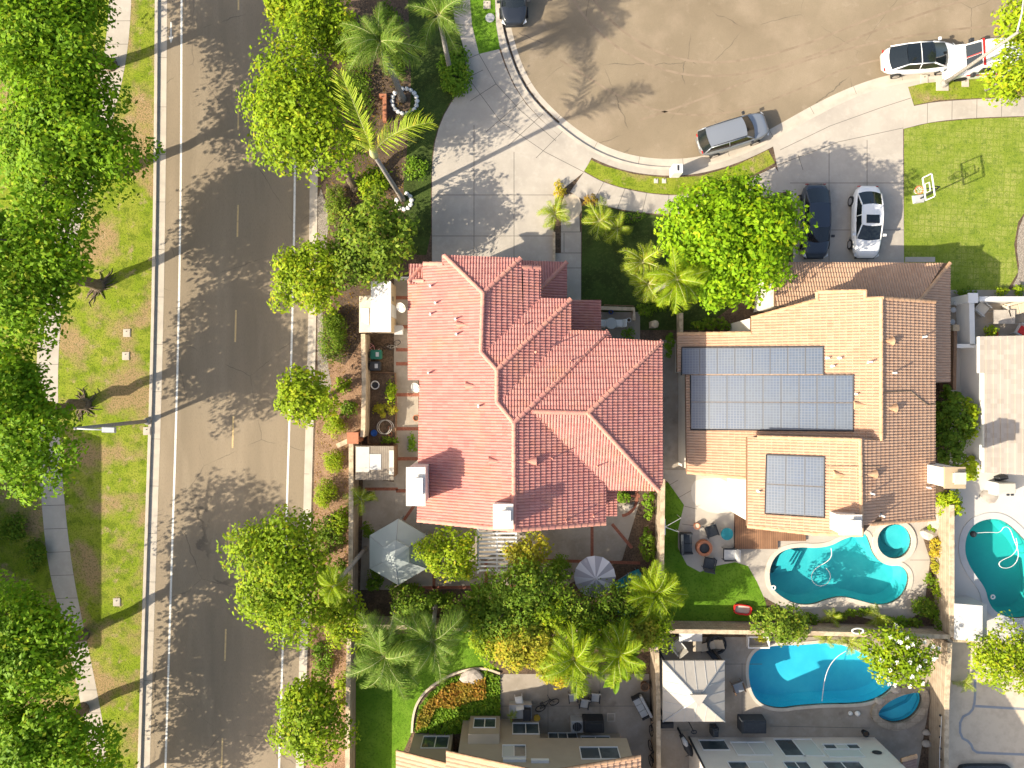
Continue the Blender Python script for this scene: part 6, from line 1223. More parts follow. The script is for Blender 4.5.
# metal roofed pavilion
x0, x1, y0, y1 = P(663,0,2.6).x, P(725,0,2.6).x, P(0,722,2.6).y, P(0,661,2.6).y; cx_, cy_ = (x0+x1)/2, (y0+y1)/2
t = thing('metal_pavilion', 'square pavilion with pale standing seam metal hip roof beside the lower pool', 'pavilion', (cx_, cy_, ZB))
m_ = MB(); c4 = [(x0,y0),(x1,y0),(x1,y1),(x0,y1)]; ap = (cx_, cy_, 3.55); m_.add([(x, y, 2.55) for x, y in c4]+[ap]+[(x, y, 2.42) for x, y in c4], [(i, (i+1) % 4, 4) for i in range(4)]+[(5+i, 5+(i+1) % 4, (i+1) % 4, i) for i in range(4)]); rf = m_.build('roof', M['metalroof'], t)
m_ = MB()
for i in range(4):
    a, b_ = Vector((*c4[i], 2.55)), Vector((*c4[(i+1) % 4], 2.55)); A_ = Vector(ap)
    for j in range(1, 6):
        u_ = j/6; p = a.lerp(b_, u_); mid = a.lerp(b_, .5); inw = A_-mid; dd = min(u_, 1-u_)*2; m_.tube([p+Vector((0, 0, .012)), p+inw*dd*.98+Vector((0, 0, .012))], .018, 4)
m_.build('seam', M['lgrey'], rf)
m_ = MB()
for x, y in c4: m_.tube([(x, y, 2.57), (cx_, cy_, 3.57)], .045, 5)
m_.build('ridge_cap', M['grey'], rf)
m_ = MB(); m_.add([(cx_-.5,cy_+.25,3.62),(cx_+.55,cy_+.25,3.62),(cx_+.02,cy_-.45,3.72),(cx_-.5,cy_+.25,3.5),(cx_+.55,cy_+.25,3.5),(cx_+.02,cy_-.45,3.6)], [(2,1,0),(0,1,4,3),(1,2,5,4),(2,0,3,5)]); m_.f = [f[::-1] for f in m_.f]; m_.build('vent_cap', M['metalroof'], rf)
for x, y in c4:
    xx = x+(.12 if x == x0 else -.12); yy = y+(.12 if y == y0 else -.12); m_ = MB(); m_.box(xx-.07, xx+.07, yy-.07, yy+.07, ZB, 2.43); m_.build('post', M['dark'], t)
# plastic shed right of the wall
x0, x1, y0, y1 = P(955,0,2.0).x, P(988,0,2.0).x, P(0,640,2.0).y, P(0,604,2.0).y
t = thing('plastic_shed', 'pale grey plastic shed with two roof lights between the pools at the right', 'shed', (x0, y0, ZB))
m_ = MB(); m_.box(x0+.06, x1-.06, y0+.06, y1-.06, ZB, 1.9); m_.build('wall', M['lgrey'], t); xm = x0+(x1-x0)*.72
m_ = MB(); m_.add([(x0,y0,1.9),(xm,y0,2.35),(xm,y1,2.35),(x0,y1,1.9),(x1,y0,1.9),(x1,y1,1.9)], [(0,1,2,3),(1,4,5,2),(0,4,1),(3,2,5)]); rf = m_.build('roof', M['lgrey'], t)
for yy in (y0+.45, y0+1.35): slope_box(xm-.42, xm-.14, yy, yy+.38, 2.215, 2.305, .02).build('skylight', M['white'], rf)

# ------------------------------------------------------------------ furniture and small things
def chair_proto(name, cat, frame, cush, arms=True, w=.58, group=None, back=.5):
    t = thing(name, 'chair', cat, (0, 0, 0), 0, group)
    for sx in (-1, 1):
        for sy in (-1, 1): m = MB(); m.tube([(sx*w*.48, sy*w*.48, 0), (sx*w*.46, sy*w*.46, .6 if arms else .42)], .02, 6); m.build('leg', M[frame], t, local=True)
    m = MB(); m.box(-w/2, w/2, -w/2, w/2, .36, .40); m.build('seat', M[frame], t, local=True); m = MB(); m.box(-w/2+.04, w/2-.04, -w/2+.04, w/2-.04, .40, .47); m.build('cushion', M[cush], t, local=True, bevel=.025)
    m = MB(); m.add([(-w/2,-w/2,.4),(w/2,-w/2,.4),(w/2,-w/2-.16,.4+back),(-w/2,-w/2-.16,.4+back),(-w/2,-w/2+.05,.4),(w/2,-w/2+.05,.4),(w/2,-w/2-.11,.4+back),(-w/2,-w/2-.11,.4+back)], [(0,1,2,3),(7,6,5,4),(0,4,5,1),(1,5,6,2),(2,6,7,3),(3,7,4,0)]); m.build('backrest', M[cush], t, local=True)
    if arms:
        for sx in (-1, 1): m = MB(); m.box(min(sx*w*.44, sx*w*.54), max(sx*w*.44, sx*w*.54), -w/2-.05, w/2, .59, .63); m.build('armrest', M[frame], t, local=True)
    return t
p1 = chair_proto('patio_chair', 'chair', 'dark', 'lgrey')
gr = 'grey cushioned chairs on the patio'
for i, (x, y, rz, lb) in enumerate([(573,697,5,'grey cushioned patio chair, left of the group of three'), (584,703,-10,'grey cushioned patio chair, middle and lowest of the group of three'), (595,697,-5,'grey cushioned patio chair, right of the group of three')]): place(p1, i == 0, on(x, y, .45, ZB), math.radians(180+rz), lb, gr)
p2 = chair_proto('fire_pit_chair', 'chair', 'dark', 'darkfab', w=.72)
gr = 'dark chairs around the fire pit'
for i, (x, y, rz, lb) in enumerate([(711,531,200,'dark armchair above right of the round fire pit'), (709,563,-12,'dark armchair below the round fire pit')]): place(p2, i == 0, on(x, y, .45, ZB), math.radians(rz), lb, gr)
p3 = chair_proto('framed_chair', 'chair', 'dark', 'lgrey', w=.78, back=.55); place(p3, True, on(729,554,.45,ZB), math.radians(90), 'open framed chair with pale seat, right of the fire pit')
p4 = chair_proto('white_chair', 'chair', 'white', 'white', arms=False, w=.5); place(p4, True, on(519,700,.45,ZB), math.radians(10), 'single white chair at the left of the patio by the golden tree')
c = copy_tree(p4); c.location = on(603, 323.5, .45, ZB); c.rotation_euler = (0, 0, math.radians(-90)); tag(c, 'white chair left of the round white table', 'chair', 'white chairs at the round table')
c = copy_tree(p4); c.location = on(619, 323.5, .45, ZB); c.rotation_euler = (0, 0, math.radians(90)); tag(c, 'white chair right of the round white table', 'chair', 'white chairs at the round table')
p5 = chair_proto('wicker_chair', 'chair', 'wood', 'grey', w=.7); place(p5, True, on(738,687,.45,ZB), math.radians(200), 'brown wicker chair between the pavilion and the lower pool')
p6 = chair_proto('garden_armchair', 'armchair', 'lgrey', 'offwhite', w=.75, back=.4); place(p6, True, on(981,309,.45,ZB), math.radians(-130), 'pale armchair nearest the white gate pillar')
c = copy_tree(p6); c.location = on(1021, 331, .45, ZB); c.rotation_euler = (0, 0, math.radians(60)); tag(c, 'armchair with red cushion at the right edge of the outdoor seating', 'armchair')
for ch in c.children:
    if ch.name.startswith('cushion'): m_ = MB(); 
m_ = MB(); m_.box(-.25,.25,-.25,.25,.475,.56); o_ = m_.build('red_cushion', M['red'], c, local=True)
p7 = chair_proto('white_armchair', 'chair', 'white', 'offwhite', w=.72); place(p7, True, on(677,646,.45,ZB), math.radians(40), 'white armchair in the corner of the two walls by the pavilion')
def table(name, label, loc, top, r=None, w=None, d=None, h=.72, rz=0, leg='lgrey', cat='table'):
    t = thing(name, label, cat, loc, rz); m = MB()
    m.cyl(0, 0, h-.04, h, r, n=24) if r else m.box(-w/2, w/2, -d/2, d/2, h-.05, h); m.build('tabletop', M[top], t, local=True)
    a, b_ = (r*.6, r*.6) if r else (w/2-.08, d/2-.08)
    for sx in (-1, 1):
        for sy in (-1, 1): m = MB(); m.tube([(sx*a, sy*b_, 0), (sx*a, sy*b_, h-.05)], .025, 6); m.build('leg', M[leg], t, local=True)
    return t
table('round_table', 'round white table between two white chairs on the shaded front terrace', on(611,323.5,.7,ZB), 'lgrey', r=.36)
table('wooden_table', 'weathered rectangular table in the outdoor seating at the right', on(1003,317,.6,ZB), 'rock', w=1.4, d=.9, h=.6)
table('white_table', 'white table in the shade at the wall above the pavilion', on(690,636,.7,ZB), 'white', w=1.5, d=.6)
table('wooden_table', 'pale wooden bench top standing upright edge on by the wall right of the white armchair', on(697,645,.5,ZB), 'cream', w=.55, d=.75, h=.5)
table('tile_table', 'glass topped table with white pots right of the fire pit', on(727,534,.6,ZB), 'teal', r=.4, h=.5)
# sofas and lounges
def sofa(name, label, loc, rz, w, d, frame, cush, cat='sofa', n=2):
    t = thing(name, label, cat, loc, rz); m = MB(); m.box(-w/2, w/2, -d/2, d/2, .12, .34); m.build('frame', M[frame], t, local=True)
    for i in range(n): m = MB(); m.box(-w/2+.08+(w-.16)*i/n+.01, -w/2+.08+(w-.16)*(i+1)/n-.01, -d/2+.16, d/2-.02, .34, .46); m.build('cushion', M[cush], t, local=True, bevel=.03)
    m = MB(); m.box(-w/2, w/2, -d/2-.06, -d/2+.12, .34, .80); m.build('backrest', M[cush], t, local=True, bevel=.03)
    for sx in (-1, 1):
        m = MB(); m.box(min(sx*w/2, sx*(w/2-.08)), max(sx*w/2, sx*(w/2-.08)), -d/2, d/2, .34, .6); m.build('armrest', M[frame], t, local=True)
        for sy in (-1, 1): m = MB(); m.box(sx*(w/2-.06)-.03, sx*(w/2-.06)+.03, sy*(d/2-.06)-.03, sy*(d/2-.06)+.03, 0, .12); m.build('leg', M['dark'], t, local=True)
    return t
sofa('dark_sofa', 'dark grey two seat sofa left of the fire pit', on(686,543,.4,ZB), math.radians(-88), 1.35, .75, 'dark', 'darkfab')
sofa('garden_bench', 'grey cushioned bench at the right side of the patio by the wall', on(641,706,.4,ZB), math.radians(118), 1.5, .65, 'dark', 'lgrey', 'bench', 3)
sofa('pale_sofa', 'cream patterned sofa against the white wall at the right edge', on(1017,308,.4,ZB), math.radians(195), 1.6, .8, 'offwhite', 'cream')
def lounge(name, label, loc, rz, frame, cush, L=1.9, w=.65, cat='lounge chair'):
    t = thing(name, label, cat, loc, rz); m = MB(); m.box(-L/2, L*.15, -w/2, w/2, .28, .33); m.build('frame', M[frame], t, local=True)
    m = MB(); m.box(-L/2+.03, L*.15, -w/2+.04, w/2-.04, .33, .39); m.build('cushion', M[cush], t, local=True, bevel=.02)
    m = MB(); m.add([(L*.15,-w/2,.33),(L*.48,-w/2,.72),(L*.48,w/2,.72),(L*.15,w/2,.33),(L*.15,-w/2,.27),(L*.48,-w/2,.66),(L*.48,w/2,.66),(L*.15,w/2,.27)], [(0,1,2,3),(7,6,5,4),(0,4,5,1),(1,5,6,2),(2,6,7,3),(3,7,4,0)]); m.build('backrest', M[cush], t, local=True)
    for sx in (-.42, .1, .4):
        for sy in (-1, 1): m = MB(); m.tube([(sx*L, sy*w*.44, 0), (sx*L, sy*w*.44, .3 if sx < .3 else .55)], .02, 6); m.build('leg', M[frame], t, local=True)
    return t
lounge('lounge_chair', 'turquoise lounge chair in the shade right of the striped umbrella', on(628,579,.4,ZB), math.radians(32), 'grey', 'teal')
t = lounge('wicker_lounge', 'dark round wicker daybed with a pale cushion above the pavilion', on(711,645,.4,ZB), math.radians(15), 'dark', 'cream', L=1.5, w=.6)
m_ = MB(); m_.lathe(.35, 0, [(.62,.05),(.66,.35),(.6,.55),(.5,.5)], 20, cap=False); m_.build('wicker_shell', M['dark'], t, local=True)
lounge('folded_lounge', 'narrow dark folded lounge just right of the wicker daybed', on(714,657,.4,ZB), math.radians(-50), 'dark', 'dark', L=1.3, w=.35)
# turquoise cover
rs = np.random.RandomState(5); q = P(626, 612, .6); m_ = MB(); N_ = 9; vs = []
for i in range(N_):
    for j in range(N_): a, b_ = (i/(N_-1)-.5)*1.1, (j/(N_-1)-.5)*.9; vs.append((q.x+a, q.y+b_+a*.3, ZB+.75-.9*(a*a+b_*b_)+rs.rand()*.12))
m_.add(vs, [(i*N_+j, (i+1)*N_+j, (i+1)*N_+j+1, i*N_+j+1) for i in range(N_-1) for j in range(N_-1)]); tag(m_.build('garden_cover', M['teal'], origin=(q.x, q.y, ZB), smooth=True), 'crumpled turquoise cloth cover among the dark trees below the umbrella', 'cover')
# fire pit
q = P(703, 547, ZB); t = thing('fire_pit', 'round fire pit with brick red rim and dark bowl between dark chairs', 'fire pit', (q.x, q.y, ZB)); m_ = MB(); m_.lathe(0, 0, [(.52,0),(.52,.36),(.50,.42),(.34,.42),(.33,.1),(0,.1)], 28, cap=False); m_.build('rim', M['clay'], t, local=True); m_ = MB(); m_.lathe(0, 0, [(.34,.3),(.28,.33),(0,.34)], 20, cap=False); m_.build('bowl', M['dark'], t, local=True)
def pot(label, px, py, r, h, m, soil='soil', ring=False, group='pots', z0=ZB):
    q = P(px, py, z0+h); mb = MB(); mb.lathe(q.x, q.y, [(r*.7, z0), (r, z0+h), (r*1.08, z0+h), (r*1.08, z0+h+.03), (r*.85, z0+h+.03), (r*.82, z0+h-.05), (0, z0+h-.05)], 18, cap=False); mb.lathe(q.x, q.y, [(r*.8, z0+h-.04), (0, z0+h-.03)], 14, mi=1, cap=False)
    return tag(mb.build('plant_pot', [M[m], M[soil]], origin=(q.x, q.y, z0), smooth=True), label, 'pot', group)
for a in [('small terracotta pot with a pale lid above the fire pit', 697,526,.2,.35,'clay','cream'), ('white rimmed round tub with dark inside at the top of the planter bed', 375,385,.27,.3,'white','dark'), ('terracotta pot near the lower end of the planter, right side', 390,428,.13,.2,'clay'), ('terracotta pot directly below another in the planter', 390,434,.13,.2,'clay'), ('blue plastic tub in the planter bed', 374,433,.2,.25,'blue','blue'), ('dark round pot under the small potted palm', 370,496,.3,.3,'dark'), ('clay pot against the red roofed house wall by the lower dish', 416,418,.2,.3,'clay'), ('dark blue pot behind the round white table', 611,312,.14,.3,'blue'), ('red pot in front of the spiky plant by the pale roof', 995,334,.2,.35,'red'), ('tall green potted plant holder on the patio counter', 512,718,.14,.25,'clay'), ('brown pot beside the grey cushioned bench', 645,687,.28,.5,'wood'), ('yellow pot left of the bicycle', 537,718,.2,.25,'yellow','yellow'), ('dark round pot next to the folded cover by the white house', 716,729,.18,.5,'dark'), ('dark pot standing by the corner of the white house', 866,734,.2,.35,'dark'), ('pale pot on the white terrace corner near the round table', 629,320,.14,.3,'white')]: pot(*a)
q = P(512, 716, .6); rosette('counter_plant', 'small green plant on the patio counter', (512,718), (512,716), .75, FR_D, 10, trunk=0, cat='plant', scale=.4, seed=77, zbase=.55)
# planter bed walls (wood and metal edging)
m_ = MB(); m_.curb([tuple(P(x,y,.4)[:2]) for x, y in [(367,372),(395,373),(396,410),(395,444),(368,444),(367,372)]], .08, ZB, .42); pb_ = thing('planter_bed', 'wood framed planter bed against the block wall, beside the bins', 'planter', tuple(P(380,410,ZB))); m_.build('frame', M['wood'], pb_)
m_ = MB(); m_.sheet([tuple(P(x,y,.3)[:2]) for x, y in [(368,373),(394.5,374),(395,443),(368,443)]], .3); m_.build('soil', M['soil'], pb_)
m_ = MB(); m_.tube([tuple(P(383+7*math.cos(a)+.3*a, 427+7*math.sin(a), .42+.01*a)) for a in np.linspace(0, 12.6, 50)], .025, 6); tag(m_.build('garden_hose', M['offwhite'], origin=tuple(P(383,427,.4))), 'coiled pale garden hose lying in the planter bed', 'hose')
# bins
def bin_(label, px, py, m):
    q = P(px, py, 1.05); t = thing('wheeled_bin', label, 'bin', (q.x, q.y, ZB), 0, 'wheeled bins'); b = MB(); b.add([(-.25,-.22,0),(.25,-.22,0),(.25,.22,0),(-.25,.22,0),(-.3,-.28,.95),(.33,-.28,.95),(.33,.28,.95),(-.3,.28,.95)], [(3,2,1,0),(4,5,6,7),(0,1,5,4),(1,2,6,5),(2,3,7,6),(3,0,4,7)]); b.build('body', M[m], t, local=True)
    b = MB(); b.box(-.36, .36, -.31, .31, .955, 1.03, taper=.03); b.box(-.40, -.36, -.22, .22, .93, .98); l = b.build('lid', M[m], t, local=True, bevel=.02); b = MB(); b.box(-.0, .2, -.14, .14, 1.032, 1.04); b.build('sticker', M['lgrey'], l, local=True)
    for sy in (-1, 1): b = MB(); b.tube([(-.25, sy*.2, .1), (-.25, sy*.28, .1)], .1, 12); b.build('wheel', M['rubber'], t, local=True)
bin_('dark green wheeled bin with a pale label, next to the wall', 376, 354.5, 'green'); bin_('black wheeled bin directly below the green one', 375, 366, 'dark')
m_ = MB(); q = P(398.5, 330, .7); m_.cbox(q.x, q.y, .42, .5, .55, .6); m_.cbox(q.x, q.y, .73, .54, .6, .04); tag(m_.build('equipment_box', M['lgrey'], origin=(q.x, q.y, ZB)), 'small grey equipment box on the side path below the white shed', 'utility box')
# bicycles
def bicycle(label, loc, rz, col, lean=0.0, s_=1.0, group='bicycles'):
    t = thing('bicycle', label, 'bicycle', loc, rz, group); t.rotation_euler = (lean, 0, rz); t.scale = (s_,)*3
    for x in (-.5, .5):
        b = MB(); n = 24; b.tube([(x+.32*math.cos(2*math.pi*i/n), 0, .33+.32*math.sin(2*math.pi*i/n)) for i in range(n+1)], .025, 6, caps=False); w_ = b.build('wheel', M['rubber'], t, local=True); b = MB()
        for i in range(8): b.tube([(x, 0, .33), (x+.3*math.cos(math.pi*i/4), 0, .33+.3*math.sin(math.pi*i/4))], .006, 4)
        b.build('spokes', M['chrome'], w_, local=True)
    b = MB()
    for a, c2 in [((-.5,0,.33),(-.12,0,.33)),((-.5,0,.33),(-.2,0,.75)),((-.12,0,.33),(-.22,0,.82)),((-.12,0,.33),(.36,0,.78)),((-.2,0,.75),(.36,0,.8)),((.36,0,.9),(.5,0,.33))]: b.tube([a, c2], .022, 6)
    b.build('frame', M[col], t, local=True); b = MB(); b.tube([(.3, -.28, .98), (.36, 0, .95), (.3, .28, .98)], .016, 6); b.build('handlebar', M['dark'], t, local=True); b = MB(); b.cbox(-.24, 0, .86, .26, .14, .06, taper=.02); b.build('saddle', M['dark'], t, local=True)
bicycle('dark bicycle lying tilted on the patio beside the grill', on(549,709,.3,ZB), math.radians(25), 'dark', lean=math.radians(-55))
bicycle('bicycle with black tyres leaning on the wall, next to the patio bench', on(650,722,.3,ZB), math.radians(88), 'dark', lean=math.radians(12)); bicycle('bicycle at the bottom edge, leaning on the wall of the beige house', on(649,752,.3,ZB), math.radians(92), 'dark', lean=math.radians(12))
bicycle('pale pink child bicycle lying above the green bin', on(376,343,.3,ZB), math.radians(-30), 'pink', lean=math.radians(60), s_=.75); bicycle('pale child bicycle beside the pink one, below the shed', on(391,342,.3,ZB), math.radians(20), 'offwhite', lean=math.radians(50), s_=.7)
# grill with cover, air conditioner, counter, box covers
def covered(name, label, px, py, w, d, h, cat, m='dark', rz=0):
    q = P(px, py, h); t = MB(); t.cbox(q.x, q.y, ZB+h*.45, w, d, h*.9, math.radians(rz), taper=.03); t.cbox(q.x, q.y, ZB+h*.93, w*.92, d*.8, h*.14, math.radians(rz), taper=.06)
    for i in range(4): a = i*math.pi/2+.3; t.cbox(q.x+math.cos(a)*w*.47, q.y+math.sin(a)*d*.47, ZB+h*.3, .06, .06, h*.6)
    return tag(t.build(name, M[m], origin=(q.x, q.y, ZB), bevel=.03), label, cat)
covered('covered_grill', 'black covered grill against the beige house wall', 594, 727, 1.35, .8, 1.1, 'grill')
covered('covered_furniture', 'large dark grey covered box standing at the white house wall', 754, 727, 1.65, .9, .95, 'furniture cover', 'darkfab')
covered('small_cover', 'small dark covered thing next to the wall lamp of the white house', 715.5, 733, .45, .6, .8, 'cover', 'darkfab')
covered('black_case', 'black case with a pale end in the shade under the pavilion edge', 667, 725, .9, .45, .4, 'case', 'dark')
q = P(577, 726, .75); t = thing('air_conditioner', 'square grey air conditioner unit left of the black grill', 'air conditioner', (q.x, q.y, ZB)); m_ = MB(); m_.box(-.38,.38,-.38,.38,0,.75); m_.build('case', M['lgrey'], t, local=True, bevel=.02); m_ = MB(); m_.lathe(0, 0, [(.3,.755),(.27,.765),(0,.765)], 20, cap=False); m_.build('fan', M['dark'], t, local=True); m_ = MB(); [m_.box(-.3+i*.12-.008, -.3+i*.12+.008, -.3, .3, .77, .785) for i in range(6)]; m_.build('fan_guard', M['grey'], t, local=True)
q = P(520, 713, .9); t = thing('outdoor_counter', 'grey outdoor counter with plants against the beige house', 'counter', (q.x, q.y, ZB)); m_ = MB(); m_.box(-.7,.75,-.5,.45,0,.5); m_.build('base', M['lgrey'], t, local=True); m_ = MB(); m_.box(-.72,-.68,-.52,.47,.5,.62); m_.box(-.72,.77,.43,.47,.5,.62); m_.build('kerb_edge', M['conc3'], t, local=True); m_ = MB(); m_.box(.2,.7,-.45,.25,.5,.95); m_.build('dark_box', M['dark'], t, local=True, bevel=.03)
q = P(611, 717, ZB); m_ = MB(); m_.cbox(q.x, q.y, ZB+.03, .55, .55, .04); m_.cbox(q.x, q.y, ZB+.055, .42, .42, .015, mi=1); tag(m_.build('floor_hatch', [M['conc3'], M['conc2']], origin=(q.x, q.y, ZB)), 'square hatch set into the patio floor right of the grill', 'hatch')
# covered motorcycle beside the white house
q = P(686, 744, .7); t = thing('motorcycle', 'black motorcycle with a pale seat cover beside the white house corner', 'motorcycle', (q.x, q.y, ZB), math.radians(-62)); m_ = MB(); m_.tube([(-.75,0,.7),(-.3,0,.75),(.1,0,.9),(.45,0,.95),(.7,0,.8)], [.13,.2,.26,.2,.08], 10); m_.build('body', M['dark'], t, local=True, smooth=True)
m_ = MB(); m_.tube([(-.65,0,.84),(-.3,0,.92),(.0,0,.98)], [.1,.17,.1], 8); m_.build('seat', M['lgrey'], t, local=True, smooth=True)
for x in (-.7, .72): m_ = MB(); m_.tube([(x+.27*math.cos(2*math.pi*i/20), 0, .3+.27*math.sin(2*math.pi*i/20)) for i in range(21)], .06, 8, caps=False); m_.build('wheel', M['rubber'], t, local=True)
m_ = MB(); m_.tube([(.4,-.38,1.08),(.5,0,1.05),(.4,.38,1.08)], .02, 6); m_.tube([(.5,0,1.05),(.72,0,.3)], .035, 6); m_.build('handlebar', M['dark'], t, local=True)
# red wagon / ride-on toy on the turf
q = P(742, 609, .25); t = thing('toy_cart', 'small red rimmed toy cart with pale inside on the artificial turf', 'toy', (q.x, q.y, ZB), math.radians(-8))
def rr(a, b_, n=20, p=.5): return [(a*math.copysign(abs(math.cos(2*math.pi*i/n))**p, math.cos(2*math.pi*i/n)), b_*math.copysign(abs(math.sin(2*math.pi*i/n))**p, math.sin(2*math.pi*i/n))) for i in range(n)]
m_ = MB(); m_.curb(rr(.55,.3), .06, .12, .35, closed=True); m_.build('rim', M['red'], t, local=True); m_ = MB(); m_.prism(rr(.5,.26), .1, .16); m_.build('tray', M['offwhite'], t, local=True)
for x in (-.35,.35):
    for y in (-.3,.3): m_ = MB(); m_.tube([(x, y-.03, .1), (x, y+.03, .1)], .1, 12); m_.build('wheel', M['rubber'], t, local=True)
m_ = MB(); m_.tube([(.5,0,.2),(.85,.1,.35)], .02, 6); m_.build('handle', M['dark'], t, local=True)
# string / frame standing on the turf at the wall
q = P(668, 527, .9); t = thing('drying_rack', 'thin white drying rack reaching from the wall over the dark turf', 'drying rack', (q.x, q.y, ZB)); m_ = MB(); q2 = [P(665,527,1.7), P(681,518,1.2), P(679,532,1.0)]
m_.tube([q2[0], q2[1]], .022, 6); m_.tube([q2[0], q2[2]], .022, 6); m_.tube([q2[1], Vector((q2[1].x, q2[1].y, ZB))], .02, 6); m_.tube([q2[2], Vector((q2[2].x, q2[2].y, ZB))], .02, 6); m_.build('arm', M['white'], t); m_ = MB(); m_.box(q2[0].x-.05, q2[0].x+.02, q2[0].y-.5, q2[0].y+.5, 1.55, 1.75); m_.build('bracket', M['white'], t)
# pool hoses
def hose(label, pts, r=.022, col='white'):
    q = [P(x, y, .04) for x, y in pts]; sp = smooth_poly([(p.x, p.y) for p in q], 3, False); m = MB(); m.tube([(x, y, .045) for x, y in sp], r, 6); c = sp[0]
    return tag(m.build('pool_hose', M[col], origin=(c[0], c[1], .04), smooth=True), label, 'hose', 'pool hoses')
hose('white hose curled into a loop on the water of the upper pool', [(831,548),(832,556),(827,562),(817,567),(811,574),(812,582),(820,587),(829,583),(831,574),(826,568)])
hose('white hose arcing across the water of the lower pool', [(846,651),(836,657),(828,668),(824,682),(822,701)])
hose('white hose in a figure of eight on the water of the right hand pool', [(975,533),(990,532),(1000,533),(1004,526),(1010,528),(1014,540),(1019,552),(1017,562),(1010,568),(1001,568),(998,563),(1004,559),(1012,556),(1018,548),(1016,538)])
q = P(973, 534, .03); m_ = MB(); m_.lathe(q.x, q.y, [(.2,.0),(.2,.12),(.1,.2),(0,.2)], 16, cap=False); tag(m_.build('pool_cleaner', M['dark'], origin=(q.x, q.y, 0), smooth=True), 'dark round pool cleaner at the end of the figure eight hose', 'pool cleaner')
for x, y, lb in [(993,597,'white ring float in the lower part of the right hand pool'), (773,587,'small white skimmer lid at the left rim of the upper pool')]:
    q = P(x, y, .1); m_ = MB(); m_.tube([(q.x+.12*math.cos(a), q.y+.12*math.sin(a), .08 if x > 900 else ZB+.09) for a in np.linspace(0, 2*math.pi, 17)], .05, 8, caps=False); tag(m_.build('ring_float', M['white'], origin=(q.x, q.y, .1), smooth=True), lb, 'float' if x > 900 else 'lid')
q = P(858, 631, 1.9); m_ = MB(); m_.tube([(q.x+.36*math.cos(a), q.y+.16*math.sin(a), 1.88) for a in np.linspace(0, 2*math.pi, 25)], .05, 8, caps=False); tag(m_.build('ring', M['white'], origin=(q.x, q.y, 1.85), smooth=True), 'white oval ring lying on top of the wall between the two pools', 'ring')
for x, y, r_, lb in [(850,713,.14,'white round float on the patio below the lower pool'), (857,713,.17,'pale bottle shaped float beside the round white one')]:
    q = P(x, y, .2); m_ = MB(); m_.lathe(q.x, q.y, [(.02,ZB),(r_,ZB+r_*.6),(r_,ZB+r_*1.2),(.02,ZB+r_*1.9)], 16); tag(m_.build('chlorine_float', M['white'], origin=(q.x, q.y, ZB), smooth=True), lb, 'float', 'floats by the lower pool')
# rocks, stones
def rock(name, label, px, py, r, h, group, z0=ZB, m='rock', seed=0, cat='rock', sx=1, sy=1):
    rs = np.random.RandomState(seed+int(px*7+py)); q = P(px, py, z0+h/2); bm = bmesh.new(); bmesh.ops.create_icosphere(bm, subdivisions=2, radius=1)
    ph = rs.rand(3)*6; m_ = MB(); vs = []
    for v in bm.verts: k = 1+.16*math.sin(3*v.co.x+ph[0])*math.cos(2.5*v.co.y+ph[1])+.1*rs.rand(); vs.append((q.x+v.co.x*r*k*sx, q.y+v.co.y*r*k*sy, z0+h*.35+v.co.z*h*.65*k))
    fs = [tuple(v.index for v in f.verts) for f in bm.faces]; bm.free(); m_.add(vs, fs); return tag(m_.build(name, M[m], origin=(q.x, q.y, z0)), label, cat, group)
for i in range(18):
    a = 2*math.pi*i/18; rock('border_stone', 'white stone in the ring around the foot of the tall palm', 404.5+12.5*math.cos(a), 101+12.5*math.sin(a), .14, .16, 'white stones around the tall palm', m='white', seed=i, cat='stone')
for i in range(9):
    a = 2*math.pi*(i/9)*.8-1.2; rock('border_stone', 'white stone around the foot of the palm with huge fronds', 404+7.5*math.cos(a), 201+8*math.sin(a), .14, .14, 'white stones around the palm by the glossy tree', m='white', seed=50+i, cat='stone')
for x, y, r_, h, lb in [(942,522,.75,.6,'big pale boulder under the bright bush near the spa'), (930,534,.5,.5,'pale boulder at the roof corner above the golden bush'), (950,545,.35,.35,'small pale boulder against the wide wall'), (472,677,.6,.4,'large flat tan boulder at the top of the curved bed'), (896,690,.3,.3,'stone at the rim of the lower spa, upper left'), (880,701,.3,.28,'stone at the rim of the lower spa, left'), (628,507,.3,.4,'white rock in the curved brick bed'), (927,744,.28,.35,'white rock on the patio right of the white house, lower'), (927,733,.22,.3,'white rock on the patio right of the lower spa, upper'), (989,497,.5,.12,'flat brown rock slab on the white patio')]: rock('boulder', lb, x, y, r_, h, 'boulders', sx=1.2, sy=.8)
# things on the white patio
q = P(1005, 489, .9); t = thing('barbecue', 'grey barbecue with two dark knobs on the white patio, right edge', 'barbecue', (q.x, q.y, ZB), 0); m_ = MB(); m_.box(-.6,.6,-.42,.42,0,.85); m_.build('cart', M['lgrey'], t, local=True); m_ = MB(); m_.box(-.62,.62,-.3,.44,.85,.98,taper=.06); m_.build('lid', M['offwhite'], t, local=True, bevel=.04)
for x in (.12,.4): m_ = MB(); m_.box(x-.08,x+.08,-.42,-.3,.852,.9); m_.build('knob', M['dark'], t, local=True)
covered('dark_bundle', 'dark bundle of tools above the barbecue', 1003, 478, .7, .3, .5, 'tools', 'dark', rz=12)
for x, y, lb in [(956,303,'pale round lantern top, uppermost of three beside the low tan roof'), (953,310,'pale round lantern top, middle of three beside the low tan roof'), (952,322,'pale round lantern top, lowest of three beside the low tan roof')]:
    q = P(x, y, .5); m_ = MB(); m_.cyl(q.x, q.y, ZB, ZB+.4, .1, n=12); m_.lathe(q.x, q.y, [(.17,ZB+.4),(.17,ZB+.46),(.05,ZB+.5)], 16); tag(m_.build('garden_stool', M['lgrey'], origin=(q.x, q.y, ZB), smooth=False), lb, 'lantern', 'round topped lanterns')
